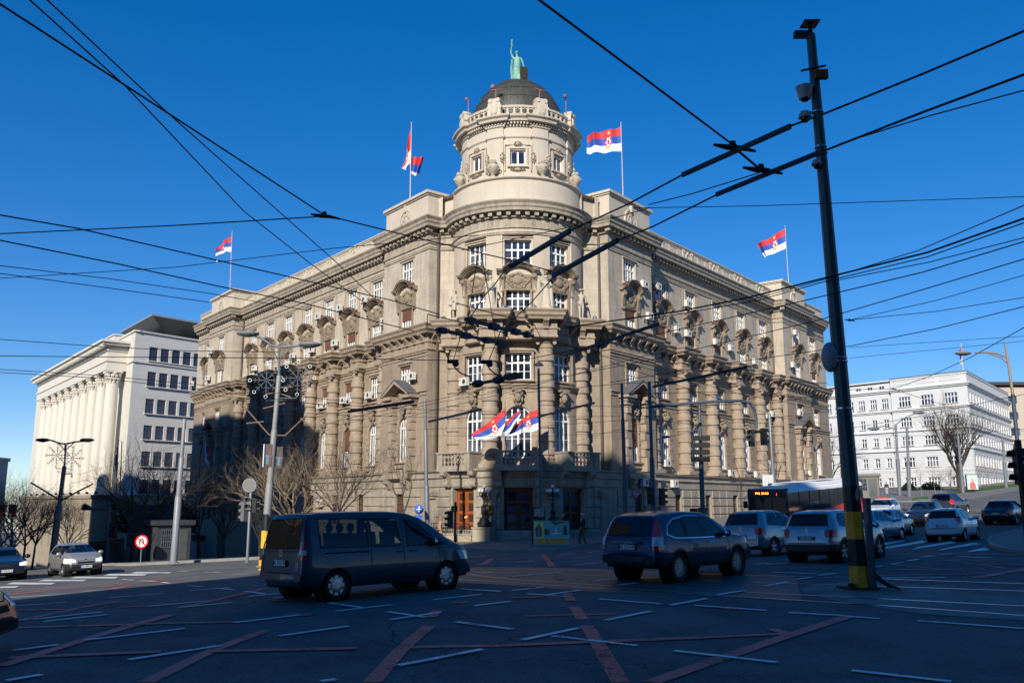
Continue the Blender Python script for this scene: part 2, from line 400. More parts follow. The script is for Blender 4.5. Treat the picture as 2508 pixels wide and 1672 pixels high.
# ---- shared window meshes (local: x along the wall, y outward, z up from sill)
WIN={}
def window_mesh(w,h,cols,rows,arched=False,trans=.36,ft=.09,bt=.085):
    k=(w,h,cols,rows,arched)
    if k in WIN: return WIN[k]
    fr=MB(); d=.09
    fr.box(-w/2,-w/2+ft,-d,0,0,h if not arched else h-w/2); fr.box(w/2-ft,w/2,-d,0,0,h if not arched else h-w/2)
    fr.box(-w/2+ft,w/2-ft,-d,0,0,ft)
    top=h-w/2 if arched else h
    if not arched: fr.box(-w/2+ft,w/2-ft,-d,0,h-ft,h)
    else:
        n=12
        for i in range(n):
            a,b=PI*i/n,PI*(i+1)/n; q=[]
            for rr in (w/2,w/2-ft):
                q.append([(-rr*cos(a),top+rr*sin(a)),(-rr*cos(b),top+rr*sin(b))])
            fr.prism([q[0][0],q[0][1],q[1][1],q[1][0]],-d,0)
    zt=top-.04 if arched else h*(1-trans)
    fr.box(-w/2+ft,w/2-ft,-d,.015,zt-.06,zt+.06)
    for i in range(1,cols):
        x=-w/2+ft+(w-2*ft)*i/cols; t=bt*(1.5 if i*2==cols else 1)
        ht=h-ft if not arched else top+math.sqrt(max(0,(w/2-ft)**2-x*x))
        fr.box(x-t/2,x+t/2,-d+.01,.006,ft,zt-.06); fr.box(x-t/2,x+t/2,-d+.01,.006,zt+.06,ht)
    for r in range(1,rows):
        z=ft+(zt-.06-ft)*r/rows
        fr.box(-w/2+ft,w/2-ft,-d+.02,-.002,z-.016,z+.016)
    me=fr.mesh('window',M_white)
    gl=MB(); 
    if arched:
        pts=[(-w/2+.02,.02),(w/2-.02,.02)]+[((w/2-.02)*cos(PI*i/10),top+(w/2-.02)*sin(PI*i/10)) for i in range(11)]
    else: pts=[(-w/2+.02,.02),(w/2-.02,.02),(w/2-.02,h-.02),(-w/2+.02,h-.02)]
    gl.prism(pts,-.065,-.055)
    WIN[k]=(me,gl.mesh('pane',M_glass)); return WIN[k]
def shutter_mesh(w,h):
    k=('sh',w,h)
    if k in WIN: return WIN[k]
    m=MB(); n=max(2,int(h/.07))
    for i in range(n): z0=h*i/n; m.prism([(-w/2,z0+.004),(w/2,z0+.004),(w/2,z0+h/n-.006),(-w/2,z0+h/n-.006)],-.02,.012)
    m.box(-w/2,w/2,-.03,-.015,0,h)
    WIN[k]=m.mesh('shutter',M_shut); return WIN[k]
def put_window(Mx,w,h,cols,rows,arched=False,shut=0,trans=.36):
    fm,gm=window_mesh(w,h,cols,rows,arched,trans)
    o=part('window',fm,gov,Mx,world=True); part('pane',gm,o)
    if shut:
        hh=h*shut
        part('shutter',shutter_mesh(round(w-.12,2),round(hh,2)),o,T(0,.045,h-hh-(.06 if not arched else .12)))
    return o
# ---- window surround, hood with carved relief, sill
def relief_bm(m,cx,cz,w,h,y,seed,k=22):
    rnd=random.Random(seed)
    m.sphere((cx,y,cz+h*.05),1,10,6,(w*.2,.10,h*.28))           # shield
    for i in range(k):
        t=i/k*2*PI; a=w*(.30+.13*rnd.random()); b=h*(.33+.12*rnd.random())
        m.sphere((cx+a*cos(t),y,cz+b*sin(t)),1,6,4,(w*.075*(.7+rnd.random()*.6),.06+.05*rnd.random(),h*.08*(.7+rnd.random()*.6)))
    for i in range(7):
        t=PI+PI*i/6; m.sphere((cx+w*.26*cos(t),y,cz-h*.05+h*.30*sin(t)),1,6,4,(w*.07,.10,h*.07))
    m.sphere((cx,y,cz+h*.42),1,8,5,(w*.12,.09,h*.09))
def hood_mesh():
    if 'hood' in WIN: return WIN['hood']
    m=MB(); W_=1.42; z1=1.62; n=14       # local z from top of window 3
    # curved hood: segmental arch band projecting .55, level ends
    pr=[]
    for i in range(n+1):
        a=R(18)+R(144)*i/n; pr.append((-1.12*cos(a)/cos(R(18))*1.0,(sin(a)-sin(R(18)))*.92+z1-.35))
    for k,(dz,y1) in enumerate(((0,.30),(.09,.42),(.19,.55))):
        for (xa,za),(xb,zb) in zip(pr,pr[1:]): m.prism([(xa,za+dz),(xb,zb+dz),(xb,zb+dz+.1),(xa,za+dz+.1)],-.02,y1+.002*k)
        for sg in (-1,1): m.box(min(sg*1.08,sg*1.5),max(sg*1.08,sg*1.5),-.02,y1-.004,z1-.35+dz,z1-.25+dz-.002)
    for sg in (-1,1):                    # side consoles
        a,b=sorted((sg*.95,sg*1.3)); m.prismx([(-.02,z1-1.75),(.12,z1-1.75),(.16,z1-1.3),(.2,z1-.9),(.34,z1-.6),(.36,z1-.36),(-.02,z1-.36)],a,b)
        a,b=sorted((sg*1.0,sg*1.25)); m.sphere((sg*1.12,.3,z1-.62),.13,8,5); m.sphere((sg*1.12,.14,z1-1.7),.11,8,5)
        a,b=sorted((sg*.84,sg*.98)); m.box(a,b,-.02,.09,-1.6,.1)
    m.box(-.97,.97,-.02,.08,.03,.14)
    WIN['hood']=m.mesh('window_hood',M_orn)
    WIN['hoodcap']=None
    c=MB()
    for (xa,za),(xb,zb) in zip(pr,pr[1:]): c.prism([(xa,za+.292),(xb,zb+.292),(xb,zb+.312),(xa,za+.312)],-.02,.60)
    for sg in (-1,1): a,b=sorted((sg*1.1,sg*1.53)); c.box(a,b,-.02,.585,z1-.062,z1-.046)
    WIN['hoodcap']=c.mesh('flashing',M_roofm)
    g=[]
    for sd_ in range(3):
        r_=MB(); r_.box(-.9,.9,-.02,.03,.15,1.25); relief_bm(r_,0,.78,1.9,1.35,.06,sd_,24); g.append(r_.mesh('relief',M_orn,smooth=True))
    WIN['relief']=g
    return WIN['hood']
def put_hood(Mx,seed=0):
    o=part('window_hood',hood_mesh(),gov,Mx,world=True); part('flashing',WIN['hoodcap'],o); part('relief',WIN['relief'][seed%3],o)
def surround_mesh(w,h,t=.16,sill=True,mt=None):
    k=('sur',w,h,t,mt.name)
    if k not in WIN:
        m=MB(); m.box(-w/2-t,-w/2,-.02,.06,0,h); m.box(w/2,w/2+t,-.02,.06,0,h); m.box(-w/2-t,w/2+t,-.02,.06,h,h+t*.8); m.box(-w/2-t-.06,w/2+t+.06,-.02,.16,h+t*.8,h+t*.8+.07)
        if sill: m.box(-w/2-.2,w/2+.2,-.02,.2,-.1,-.002)
        WIN[k]=m.mesh('window_surround',mt)
    return WIN[k]
def arch_surround(w,h,t=.2):
    k=('as',w,h)
    if k not in WIN:
        m=MB(); top=h-w/2; n=12
        # rusticated jambs
        nb=6
        for i in range(nb):
            z0=top*i/nb; e=.26 if i%2 else .16
            for sg in (-1,1): a,b=sorted((sg*w/2,sg*(w/2+t+e))); m.box(a,b,-.02,.07 if i%2 else .04,z0+.02,z0+top/nb-.02)
        for i in range(n):
            a,b=PI*i/n,PI*(i+1)/n
            m.prism([(-w/2*cos(a),top+w/2*sin(a)),(-w/2*cos(b),top+w/2*sin(b)),(-(w/2+t)*cos(b),top+(w/2+t)*sin(b)),(-(w/2+t)*cos(a),top+(w/2+t)*sin(a))],-.02,.08)
        m.box(-w/2-.35,w/2+.35,-.02,.28,-.12,-.002); m.box(-w/2-.25,w/2+.25,-.02,.16,-.45,-.122)
        WIN[k]=m.mesh('window_surround',M_lo)
        q=MB(); q.prismx([(-.02,0),(.16,0),(.32,.5),(.38,.95),(-.02,.95)],-.2,.2); q.sphere((0,.3,.55),1,10,8,(.24,.2,.36)); q.sphere((0,.48,.5),1,6,5,(.05,.08,.1)); 
        for sg in (-1,1): q.sphere((sg*.22,.26,.78),1,7,5,(.16,.14,.15)); q.sphere((sg*.27,.2,.4),1,6,5,(.09,.1,.2)); q.sphere((sg*.09,.44,.62),1,5,4,(.05,.06,.03))
        q.sphere((0,.34,.93),1,8,5,(.26,.17,.14)); q.sphere((0,.40,.3),1,6,4,(.07,.06,.03)); q.box(-.42,.42,-.02,.42,1.0,1.14)
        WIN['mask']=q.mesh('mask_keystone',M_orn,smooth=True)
    return WIN[k]
# ---- banded column
def band_mesh(r,h):
    k=('band',r,h)
    if k not in WIN:
        m=MB(); m.lathe([(r-.05,0),(r,.05),(r,h-.05),(r-.05,h)],20); WIN[k]=m.mesh('band',M_lo,smooth=True)
    return WIN[k]
def column(x,y,z0,z1,r,rot,parent,aedi=False):
    Mx=T(x,y,z0)@RZ(rot); H=z1-z0
    if ('shaft',r,H) not in WIN:
        m=MB(); m.lathe([(r*.97,.5),(r,H*.4),(r*.92,H-.6)],20); WIN[('shaft',r,H)]=m.mesh('column',M_lo,smooth=True)
        m=MB(); m.box(-r*1.45,r*1.45,-r*1.45,r*1.45,-.25,.02); m.lathe([(r*1.4,.02),(r*1.42,.14),(r*1.2,.2),(r*1.18,.3),(r*1.28,.38),(r*1.05,.5)],20); WIN[('cbase',r,H)]=m.mesh('column_base',M_lo,smooth=True)
        m=MB(); m.lathe([(r*.92,-.62),(r*1.02,-.58),(r*.94,-.5),(r*.96,-.32),(r*1.15,-.24),(r*1.25,-.14)],20); m.box(-r*1.3,r*1.3,-r*1.3,r*1.3,-.14,0)
        for sg in (-1,1):
            m.lathe([(.02,-.02),(.13,-.02),(.13,.16),(.02,.16)],10,(sg*r*1.1,r*.8,-.28),axis='y')
        WIN[('cap',r,H)]=m.mesh('capital',M_lo,smooth=True)
    o=part('column',WIN[('shaft',r,H)],parent,Mx,world=True)
    part('column_base',WIN[('cbase',r,H)],o); part('capital',WIN[('cap',r,H)],o,T(0,0,H))
    n=int((H-1.25)/.86); p=(H-1.2)/n
    for i in range(n): part('band',band_mesh(round(r*1.15,3),round(p*.56,2)),o,T(0,0,.58+p*i))
    return o
# ---- brackets, dentils
_b=MB(); _b.prismx([(0,-.62),(.10,-.62),(.14,-.45),(.30,-.25),(.48,-.12),(.52,0),(0,0)],-.19,.19)
for _x in (-.11,0,.11): _b.box(_x-.03,_x+.03,.05,.17,-.60,-.5)
BRACK=_b.mesh('bracket',M_lo)
_b=MB(); _b.box(-.15,.15,0,.42,-.30,0); _b.box(-.13,.13,0,.12,-.36,-.302); DENT=_b.mesh('dentil',M_cor)
# ---- plan polylines (travel so that outward is to the LEFT: from right end to left end ... checked)
def planL(offs): return [tuple(WL(s,o,0)[:2]) for s,o in offs]
def planR(offs): return [tuple(WR(s,o,0)[:2]) for s,o in offs]
LW0,LW1,LF1,LE=18.3,51.0,58.4,63.7
RW0,RW1,RF1,RE=18.2,46.0,53.0,60.2
PO,WO,FO=-.8,-2.0,-1.35     # wall lines of pavilion, wing, end bays
CL=WL(11.7,PO,0); CR=WR(11.7,PO,0)
RT=4.95
def tower_arc(r,a0,a1,n): return [(TC.x+r*sin(R(a0+(a1-a0)*i/n)),TC.y-r*cos(R(a0+(a1-a0)*i/n))) for i in range(n+1)]
# from left far end to right far end, outward (towards the camera) is to the RIGHT -> reverse for sweep
def full_plan(po=PO,wo=WO,fo=FO,rt=RT,ca=80,d=0):
    L=planL([(LE,fo),(LF1,fo),(LF1,po),(LW1,po),(LW1,wo),(LW0,wo),(LW0,po),(11.7,po)])
    c1=[(CL.x+.62,CL.y+.5),(TC.x-rt*.985,TC.y-rt*.17-.02)]
    arc=tower_arc(rt,-78,78,40)
    c2=[(TC.x+rt*.985,TC.y-rt*.17-.02),(CR.x-.62,CR.y+.5)]
    Rr=planR([(11.7,po),(RW0,po),(RW0,wo),(RW1,wo),(RW1,po),(RF1,po),(RF1,fo),(RE,fo)])
    return (L+c1[:1]+arc+c2[1:]+Rr)[::-1]
PLAN=full_plan()
# main cornice
m=MB()
m.sweep(PLAN,[(-.3,21.05),(.02,21.05),(.10,21.10),(.10,21.20),(.03,21.26),(.03,21.82),(.20,21.86),(.20,21.93),(-.3,21.93)])
m.sweep(PLAN,[(-.3,22.25),(.60,22.25),(.62,22.45),(.70,22.55),(.72,22.72),(.86,22.90),(.86,22.98),(-.3,23.12)])
m.sweep(PLAN,[(-.3,20.62),(.03,20.62),(.07,20.66),(.07,20.78),(.10,20.82),(-.3,20.82)])
part('main_cornice',m.mesh('main_cornice',M_cor),gov,world=True)
m=MB(); m.sweep(PLAN,[(-.3,21.93),(.03,21.93),(.03,22.25),(-.3,22.25)]); part('cornice_bed',m.mesh('cornice_bed',M_cor),gov,world=True)
def along(path,step,zz,me,name,inset=.0,skip=()):
    P=[Vector((p[0],p[1])) for p in path][::-1]
    for a,b in zip(P,P[1:]):
        d=b-a; Ln=d.length
        if Ln<step*.7: continue
        u=d/Ln; n=Vector((u.y,-u.x)); k=max(1,int((Ln+.0)/step)); 
        for i in range(k):
            q=a+u*(Ln*(i+.5)/k)+n*inset
            Mx=Matrix(((-u.x,n.x,0,q.x),(-u.y,n.y,0,q.y),(0,0,1,zz),(0,0,0,1)))
            part(name,me,gov,Mx,world=True)
dent_path=planL([(LE,FO),(LF1,FO)]); along(dent_path[::-1],.62,22.25,DENT,'dentil')
for seg in (planL([(LF1,PO),(LW1-.6,PO)]),planL([(LW1,WO),(LW0,WO)]),planL([(LW0+.6,PO),(11.2,PO)]),planR([(11.2,PO),(RW0+.6,PO)]),planR([(RW0,WO),(RW1,WO)]),planR([(RW1-.6,PO),(RF1,PO)]),planR([(RF1,FO),(RE,FO)])):
    along(seg[::-1],.56,22.25,DENT,'dentil')
for i in range(21): part('dentil',DENT,gov,TMt(RT,-72+144*i/20,22.25,.02),world=True)
for P0,P1 in (((CL.x+.62,CL.y+.5),(TC.x-RT*.95,TC.y-RT*.2)),((TC.x+RT*.95,TC.y-RT*.2),(CR.x-.62,CR.y+.5))): along([P1,P0],.5,22.25,DENT,'dentil')
# ---- upper walls with windows 3 and 4
Lwin=[21.45,25.85,30.3,34.72,39.15,43.55,48.0]; Rwin=[21.8,27.2,32.6,38.0,43.35]
Lcol=[19.25]+[ (a+b)/2 for a,b in zip(Lwin,Lwin[1:])]+[50.15]; Rcol=[19.1]+[(a+b)/2 for a,b in zip(Rwin,Rwin[1:])]+[45.2]
W4=(1.72,1.78); W3=(1.5,1.62); Z4=18.52; Z3=14.92; W2=(1.55,1.75); Z2=10.42; WA=(1.5,3.3); ZA=4.98
BO={PO:PO+.3,WO:WO+1.05,FO:FO+.3}
segs={'L':[(11.7,LW0,PO,[14.75]),(LW0,LW1,WO,Lwin),(LW1,LF1,PO,[54.35]),(LF1,LE,FO,[59.9])],
      'R':[(11.7,RW0,PO,[14.75]),(RW0,RW1,WO,Rwin),(RW1,RF1,PO,[49.55]),(RF1,RE,FO,[56.1])]}
shut3={('L',0):.5,('L',2):.45,('L',3):.5,('L',5):.3,('L',6):0,('L',7):.5,('R',0):.45,('R',1):.5,('R',2):.5,('R',3):.45,('R',7):.4}
rs=random.Random(5); wi=0
for side in 'LR':
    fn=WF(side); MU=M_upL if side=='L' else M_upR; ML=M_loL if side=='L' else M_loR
    up=MB(); lo=MB(); ba=MB(); idx=0
    for (s0,s1,o,ws) in segs[side]:
        wall(up,fn,s0,s1,14.6,21.1,o,[(w,W4[0],Z4,Z4+W4[1],0) for w in ws]+[(w,W3[0],Z3,Z3+W3[1],0) for w in ws],.32)
        wall(lo,fn,s0,s1,4.0,14.65,o,[(w,W2[0],Z2,Z2+W2[1],0) for w in ws]+[(w,WA[0],ZA,ZA+WA[1],1) for w in ws],.4)
        bo=BO[o]
        gw=[(w,1.0,-.2,2.65,0) for w in ws]
        wall(ba,fn,s0-(.3 if s0!=11.7 else .12),s1,-7,4.05,bo,gw,.35)
        for w in ws:
            A=WMt(side,w,o-.11,0)
            put_window(A@T(0,0,Z4),W4[0],W4[1],4,2); put_window(A@T(0,0,Z3),W3[0],W3[1],4,1,shut=shut3.get((side,idx),0))
            put_window(A@T(0,-.02,Z2),W2[0],W2[1],4,2,shut=(.15,.45,.4,.12,0)[rs.randrange(5)] if o==WO else .1)
            put_window(A@T(0,-.02,ZA),WA[0],WA[1],4,2,True,shut=(0,.6,0,0,0,0,.55,0,0,0)[(idx*3+(side=='R'))%10])
            B=WMt(side,w,o,0)
            part('window_surround',surround_mesh(W4[0],W4[1],.17,True,M_up),gov,B@T(0,0,Z4),world=True)
            put_hood(B@T(0,0,Z3+W3[1]),idx)
            part('window_surround',surround_mesh(W2[0],W2[1],.18,True,M_lo),gov,B@T(0,0,Z2),world=True)
            if o!=PO: 
                part('window_surround',arch_surround(*WA),gov,B@T(0,0,ZA),world=True); part('mask_keystone',WIN['mask'],gov,B@T(0,0,8.35),world=True)
            else: arch_surround(*WA); part('window_surround',arch_surround(*WA),gov,B@T(0,0,ZA),world=True)
            # cellar window with grille / shutter
            C=WMt(side,w,bo-.3,0)
            g=MB(); g.box(-.5,.5,-.04,0,-.2,2.65); gp=part('cellar_window',WIN.setdefault('cw',g.mesh('cellar_window',M_shut)),gov,C,world=True)
            if 'grille' not in WIN:
                g=MB()
                for k in range(7): g.box(-.45+.15*k-.01,-.45+.15*k+.01,.14,.16,-.2,2.6)
                for k in range(6): g.box(-.5,.5,.13,.138,.1+k*.45,.13+k*.45)
                WIN['grille']=g.mesh('grille',M_black)
            part('grille',WIN['grille'],gp)
            idx+=1
        # wing base courses
    # returns between planes
    for (sx,oa,ob) in ((LW0,PO,WO),(LW1,WO,PO),(LF1,PO,FO)) if side=='L' else ((RW0,PO,WO),(RW1,WO,PO),(RF1,PO,FO)):
        for mbx,z0,z1,e in ((up,14.6,21.1,0),(lo,4.0,14.65,0),(ba,-7,4.05,.3)):
            sg=sx
            qa,qb=(BO[oa],BO[ob]) if e else (oa,ob); mbx.fn=fn; mbx.poly([(sg,qa,z0),(sg,qb,z0),(sg,qb,z1),(sg,qa,z1)]); mbx.fn=None
    # end wall
    E_=LE if side=='L' else RE
    for mbx,z0,z1 in ((up,14.6,21.1),(lo,-7,14.65)):
        mbx.fn=fn; mbx.poly([(E_,FO,z0),(E_,-22,z0),(E_,-22,z1),(E_,FO,z1)]); mbx.fn=None
    # pavilion return and the short wall to the tower
    C0=fn(11.7,PO,0); sx=-1 if side=='L' else 1
    for mbx,z0,z1,e in ((up,14.6,21.1,0),(lo,4.0,14.65,0),(ba,-7,4.05,.3)):
        C0=fn(11.7+(0 if not e else -.12),PO+e,0)
        pts=[(C0.x,C0.y),(C0.x-sx*.62,C0.y+.5),(TC.x+sx*RT*.93,TC.y-RT*.2)]
        for a,b in zip(pts,pts[1:]): mbx.poly([(*a,z0),(*b,z0),(*b,z1),(*a,z1)])
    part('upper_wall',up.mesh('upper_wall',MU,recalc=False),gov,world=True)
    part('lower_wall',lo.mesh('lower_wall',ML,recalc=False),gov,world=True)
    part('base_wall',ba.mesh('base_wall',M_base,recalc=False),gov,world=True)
    # window-band string courses on the lower storeys
    st=MB(); st.fn=fn
    for (s0,s1,o,ws) in segs[side]:
        st.box(s0,s1,o-.02,o+.09,12.86,12.95); st.box(s0,s1,o-.02,o+.06,12.62,12.70)
        st.box(s0,s1,o-.02,o+.12,10.0,10.12); st.box(s0,s1,o-.02,o+.07,9.72,9.8)
        if o!=PO:
            for w in ws: st.box(w-1.35,w-1.25,o-.02,o+.05,14.9,20.6); st.box(w+1.25,w+1.35,o-.02,o+.05,14.9,20.6)
    st.fn=None; part('string_course',st.mesh('string_course',M_lo),gov,world=True)
# base ledges
def plan_base(): 
    L=planL([(LE,FO+.3),(LF1,FO+.3),(LF1,PO+.3),(LW1,PO+.3),(LW1,WO+1.05),(LW0,WO+1.05),(LW0,PO+.3),(11.58,PO+.3)])
    Rr=planR([(11.58,PO+.3),(RW0,PO+.3),(RW0,WO+1.05),(RW1,WO+1.05),(RW1,PO+.3),(RF1,PO+.3),(RF1,FO+.3),(RE,FO+.3)])
    return (L+tower_arc(6.6,-62,62,30)+Rr)[::-1]
PB=plan_base(); m=MB()
m.sweep(PB,[(-1.2,3.62),(.03,3.62),(.12,3.70),(.12,3.76),(.05,3.82),(.05,4.05),(.20,4.12),(.24,4.24),(-1.2,4.30)])
m.sweep(PB,[(-.5,3.06),(.02,3.06),(.08,3.10),(.08,3.16),(-.5,3.18)])
m.sweep(PB,[(-.5,-7),(.16,-7),(.16,.18),(.06,.28),(-.5,.28)])
part('base_cornice',m.mesh('base_cornice',M_base),gov,world=True)
# rusticated blocks of the base
blk=MB(); blk.prismz([(-.5,0),(.5,0),(.5,.6),(.47,1),(-.47,1),(-.5,.6)],-.5,.5)
_bm=MB(); _v=[(-.5,-.5),(.5,-.5),(.5,.5),(-.5,.5)]
_bm.v=[(x,0,z) for x,z in _v]+[(x,.6,z) for x,z in _v]+[(x*.93,1,z*.9) for x,z in _v]
_bm.f=[(0,1,5,4),(1,2,6,5),(2,3,7,6),(3,0,4,7),(4,5,9,8),(5,6,10,9),(6,7,11,10),(7,4,8,11),(8,9,10,11)]; _bm.mi=[0]*9
BLK=_bm.mesh('stone_block',M_base)
rows=[(.30,1.02),(1.04,1.70),(1.72,2.38),(2.40,3.04)]
def blocks(side,a,b,o):
    n=max(1,round((b-a)/1.45)); w=(b-a)/n
    for i in range(n):
        for z0,z1 in rows:
            part('stone_block',BLK,gov,WMt(side,a+w*(i+.5),o,(z0+z1)/2)@S(w-.09,.09,z1-z0-.07),world=True)
for side in 'LR':
    for (s0,s1,o,ws) in segs[side]:
        if side=='L' and s0>45: continue
        xs=[s0+.05]+[q for w in ws for q in (w-.62,w+.62)]+[s1-.05]
        for a,b in zip(xs[::2],xs[1::2]):
            if b-a>.5: blocks(side,a,b,BO[o])
# ---- mid cornice with forward breaks over the columns
def mid_path(side):
    sg=segs[side]; out=[]
    cols=Lcol if side=='L' else Rcol
    for (s0,s1,o,ws) in sg:
        if o==WO:
            pts=[(s0,o)]
            for c in cols:
                a,b=max(s0+.01,c-.72),min(s1-.01,c+.72); pts+=[(a,o),(a,o+.75),(b,o+.75),(b,o)]
            out+=pts+[(s1,o)]
        else: out+=[(s0,o),(s1,o)]
    return out
lp=[tuple(WL(s,o,0)[:2]) for s,o in mid_path('L')]; rp=[tuple(WR(s,o,0)[:2]) for s,o in mid_path('R')]
# tower part of the mid cornice: breaks over four columns
RM=4.75; tcol=[(-4.5,61.75),(-1.9,58.35),(1.9,58.35),(4.5,61.75)]
def tp(x,y): return (TC.x+x,y)
tw=[(CL.x+.62,CL.y+.5),tp(-5.35,62.35),tp(-5.45,61.0),tp(-3.75,60.85)]+[(TC.x+5.1*sin(R(a)),TC.y-5.1*cos(R(a))) for a in (-43,-36,-30)]+[tp(-2.75,58.6),tp(-2.6,57.5),tp(-1.1,57.35)]+[(TC.x+5.5*sin(R(a)),TC.y-5.5*cos(R(a))) for a in (-10,-5,0,5,10)]+[tp(1.1,57.35),tp(2.6,57.5),tp(2.75,58.6)]+[(TC.x+5.1*sin(R(a)),TC.y-5.1*cos(R(a))) for a in (30,36,43)]+[tp(3.75,60.85),tp(5.45,61.0),tp(5.35,62.35),(CR.x-.62,CR.y+.5)]
MIDP=(lp[::-1]+tw+rp)[::-1]
m=MB(); m.sweep(MIDP,[(-1.2,14.20),(.48,14.20),(.52,14.32),(.66,14.46),(.68,14.62),(.80,14.78),(.80,14.86),(-1.2,14.98)])
m.sweep(MIDP,[(-1.2,12.98),(.04,12.98),(.10,13.04),(.10,13.14),(.04,13.2),(.04,13.56),(.12,13.60),(.12,13.66),(.05,13.7),(.05,14.2),(-1.2,14.2)])
part('mid_cornice',m.mesh('mid_cornice',M_lo),gov,world=True)
along(MIDP,1.0,14.2,BRACK,'bracket',.04)
# columns of the wings
for side,cols in (('L',Lcol),('R',Rcol)):
    for c in cols:
        p=WF(side)(c,WO+.42,0); column(p.x,p.y,4.55,12.98,.50,(ANG+PI) if side=='L' else (-ANG+PI),gov)
for (x,y) in tcol: column(TC.x+x,y,4.55,12.98,.52,PI,gov)
# ---- tower walls
def tower_mesh(Rr,z0,z1,degs,ops_z,mt,name,a=80,out=0,depth=.4):
    mb=MB(); ops=[]
    for dg in degs:
        for (w,b,t,ar) in ops_z: ops.append((R(dg)*Rr,w,b,t,ar))
    wall(mb,TF(Rr),-R(a)*Rr,R(a)*Rr,z0,z1,out,ops,depth,maxs=.35)
    part(name,mb.mesh(name,mt,recalc=False),gov,world=True)
TD=(-39,0,39)
tower_mesh(RT-.35,14.6,20.7,TD,[(1.9,18.45,20.3,0),(1.8,14.95,16.75,0)],M_up,'tower_wall')
tower_mesh(RM,4.0,14.6,TD,[(1.85,10.3,12.2,0),(1.85,5.0,8.55,1)],M_lo,'tower_wall',depth=.3)
m=MB(); m.fn=TF(RT); m.box(-R(78)*RT,R(78)*RT,-.7,0,20.6,21.1,n=30)
for dg,hw in ((-20,.62),(20,.62),(-62,.9),(62,.9)): m.box(R(dg)*RT-hw,R(dg)*RT+hw,-.34,0,14.9,20.6,n=4)
part('tower_pier',m.mesh('tower_pier',M_up),gov,world=True)
for dg in TD:
    for Rr,w,h,z,ar,shut in ((RT-.35,1.9,1.85,18.45,0,0),(RT-.35,1.8,1.8,14.95,0,0),(RM,1.85,1.9,10.3,0,0),(RM,1.85,3.55,5.0,1,0)):
        put_window(TMt(Rr,dg,z,-.22),w,h,4,2,bool(ar))
    part('window_surround',surround_mesh(1.9,1.85,.16,True,M_up),gov,TMt(RT-.35,dg,18.45,.03),world=True)
    put_hood(TMt(RT-.35,dg,16.62,.05)@S(1,1,.92),dg)
    part('window_surround',surround_mesh(1.85,1.9,.16,True,M_lo),gov,TMt(RM,dg,10.3,.04),world=True)
    part('mask_keystone',WIN['mask'],gov,TMt(RM,dg,8.55,.05),world=True)
m=MB(); m.sweep(tower_arc(RM,-75,75,30)[::-1],[(-.1,9.75),(.12,9.75),(.16,9.85),(.26,9.95),(.26,10.03),(-.1,10.05)]); m.sweep(tower_arc(RM,-75,75,30)[::-1],[(-.1,4.3),(.12,4.3),(.12,4.8),(-.1,4.8)])
part('string_course',m.mesh('string_course',M_lo),gov,world=True)
# ---- lower drum (parapet) and upper drum
m=MB(); m.lathe([(4.98,22.9),(4.95,24.75),(5.05,24.78),(5.12,24.86),(5.12,24.94),(4.0,25.0)],64,(TC.x,TC.y,0))
part('drum_parapet',m.mesh('drum_parapet',M_att,smooth=True),gov,world=True)
RU=4.25
tower_mesh(RU,24.9,29.2,(-45,0,45,90,-90),[(1.12,26.12,27.2,0)],M_att,'upper_drum',a=180,depth=.3)
for k in range(8):
    m=MB(); m.fn=TF(RU); c=R(22.5+45*k)*RU; m.box(c-.62,c+.62,-.05,.13,25.0,29.1,n=3); part('drum_pilaster',m.mesh('drum_pilaster',M_att),gov,world=True)
def drum_path(r,e):
    P=[]
    for k in range(8):
        c=22.5+45*k
        for a in (c-13,c-9.0): P.append((a,r if a<c-10 else r+e))
        P[-2]=(c-9.5,r); P[-1]=(c-9.2,r+e); P+= [(c-4.5,r+e),(c,r+e),(c+4.5,r+e),(c+9.2,r+e),(c+9.5,r)]
        P+=[(c+13,r),(c+17,r),(c+22.5,r),(c+28,r),(c+32,r)]
    return [(TC.x+q*sin(R(a)),TC.y-q*cos(R(a))) for a,q in P][::-1]
DP=drum_path(RU,.14); m=MB()
m.sweep(DP,[(-.2,28.15),(.03,28.15),(.09,28.22),(.09,28.34),(-.2,28.38)],closed=True)
m.sweep(DP,[(-.2,29.0),(.06,29.0),(.09,29.06),(.09,29.32),(.42,29.34),(.46,29.50),(.62,29.62),(.64,29.74),(-.2,29.80)],closed=True)
m.sweep(DP,[(-.2,25.0),(.05,25.0),(.05,25.25),(-.2,25.25)],closed=True)
part('drum_cornice',m.mesh('drum_cornice',M_att),gov,world=True)
m=MB(); m.fn=TF(RU)
for k in range(120):
    c=2*PI*k/120*RU; m.box(c-.055,c+.055,.1,.32,29.14,29.30)
part('drum_dentils',m.mesh('drum_dentils',M_att),gov,world=True,kind='stuff')
_sm=MB(); w,h=1.12,1.08
_sm.box(-w/2-.16,-w/2,-.02,.08,-.1,h+.1); _sm.box(w/2,w/2+.16,-.02,.08,-.1,h+.1); _sm.box(-w/2-.16,w/2+.16,-.02,.10,h+.1,h+.22); _sm.box(-w/2-.2,w/2+.2,-.02,.14,-.22,-.1)
for sg in (-1,1): _sm.box(min(sg*1.0,sg*.92),max(sg*1.0,sg*.92),-.02,.04,-.5,h+.4)
_sm.box(-1,-.3,-.02,.04,h+.4,h+.48); _sm.box(.3,1,-.02,.04,h+.4,h+.48)
DS=_sm.mesh('window_surround',M_att)
_sm=MB(); relief_bm(_sm,0,1.55,.75,.45,.04,3,12); 
for sg in (-1,1): relief_bm(_sm,sg*1.12,.5,.5,.85,.04,4,10)
relief_bm(_sm,0,-.42,1.2,.3,.04,5,14); DR=_sm.mesh('relief',M_ornL,smooth=True)
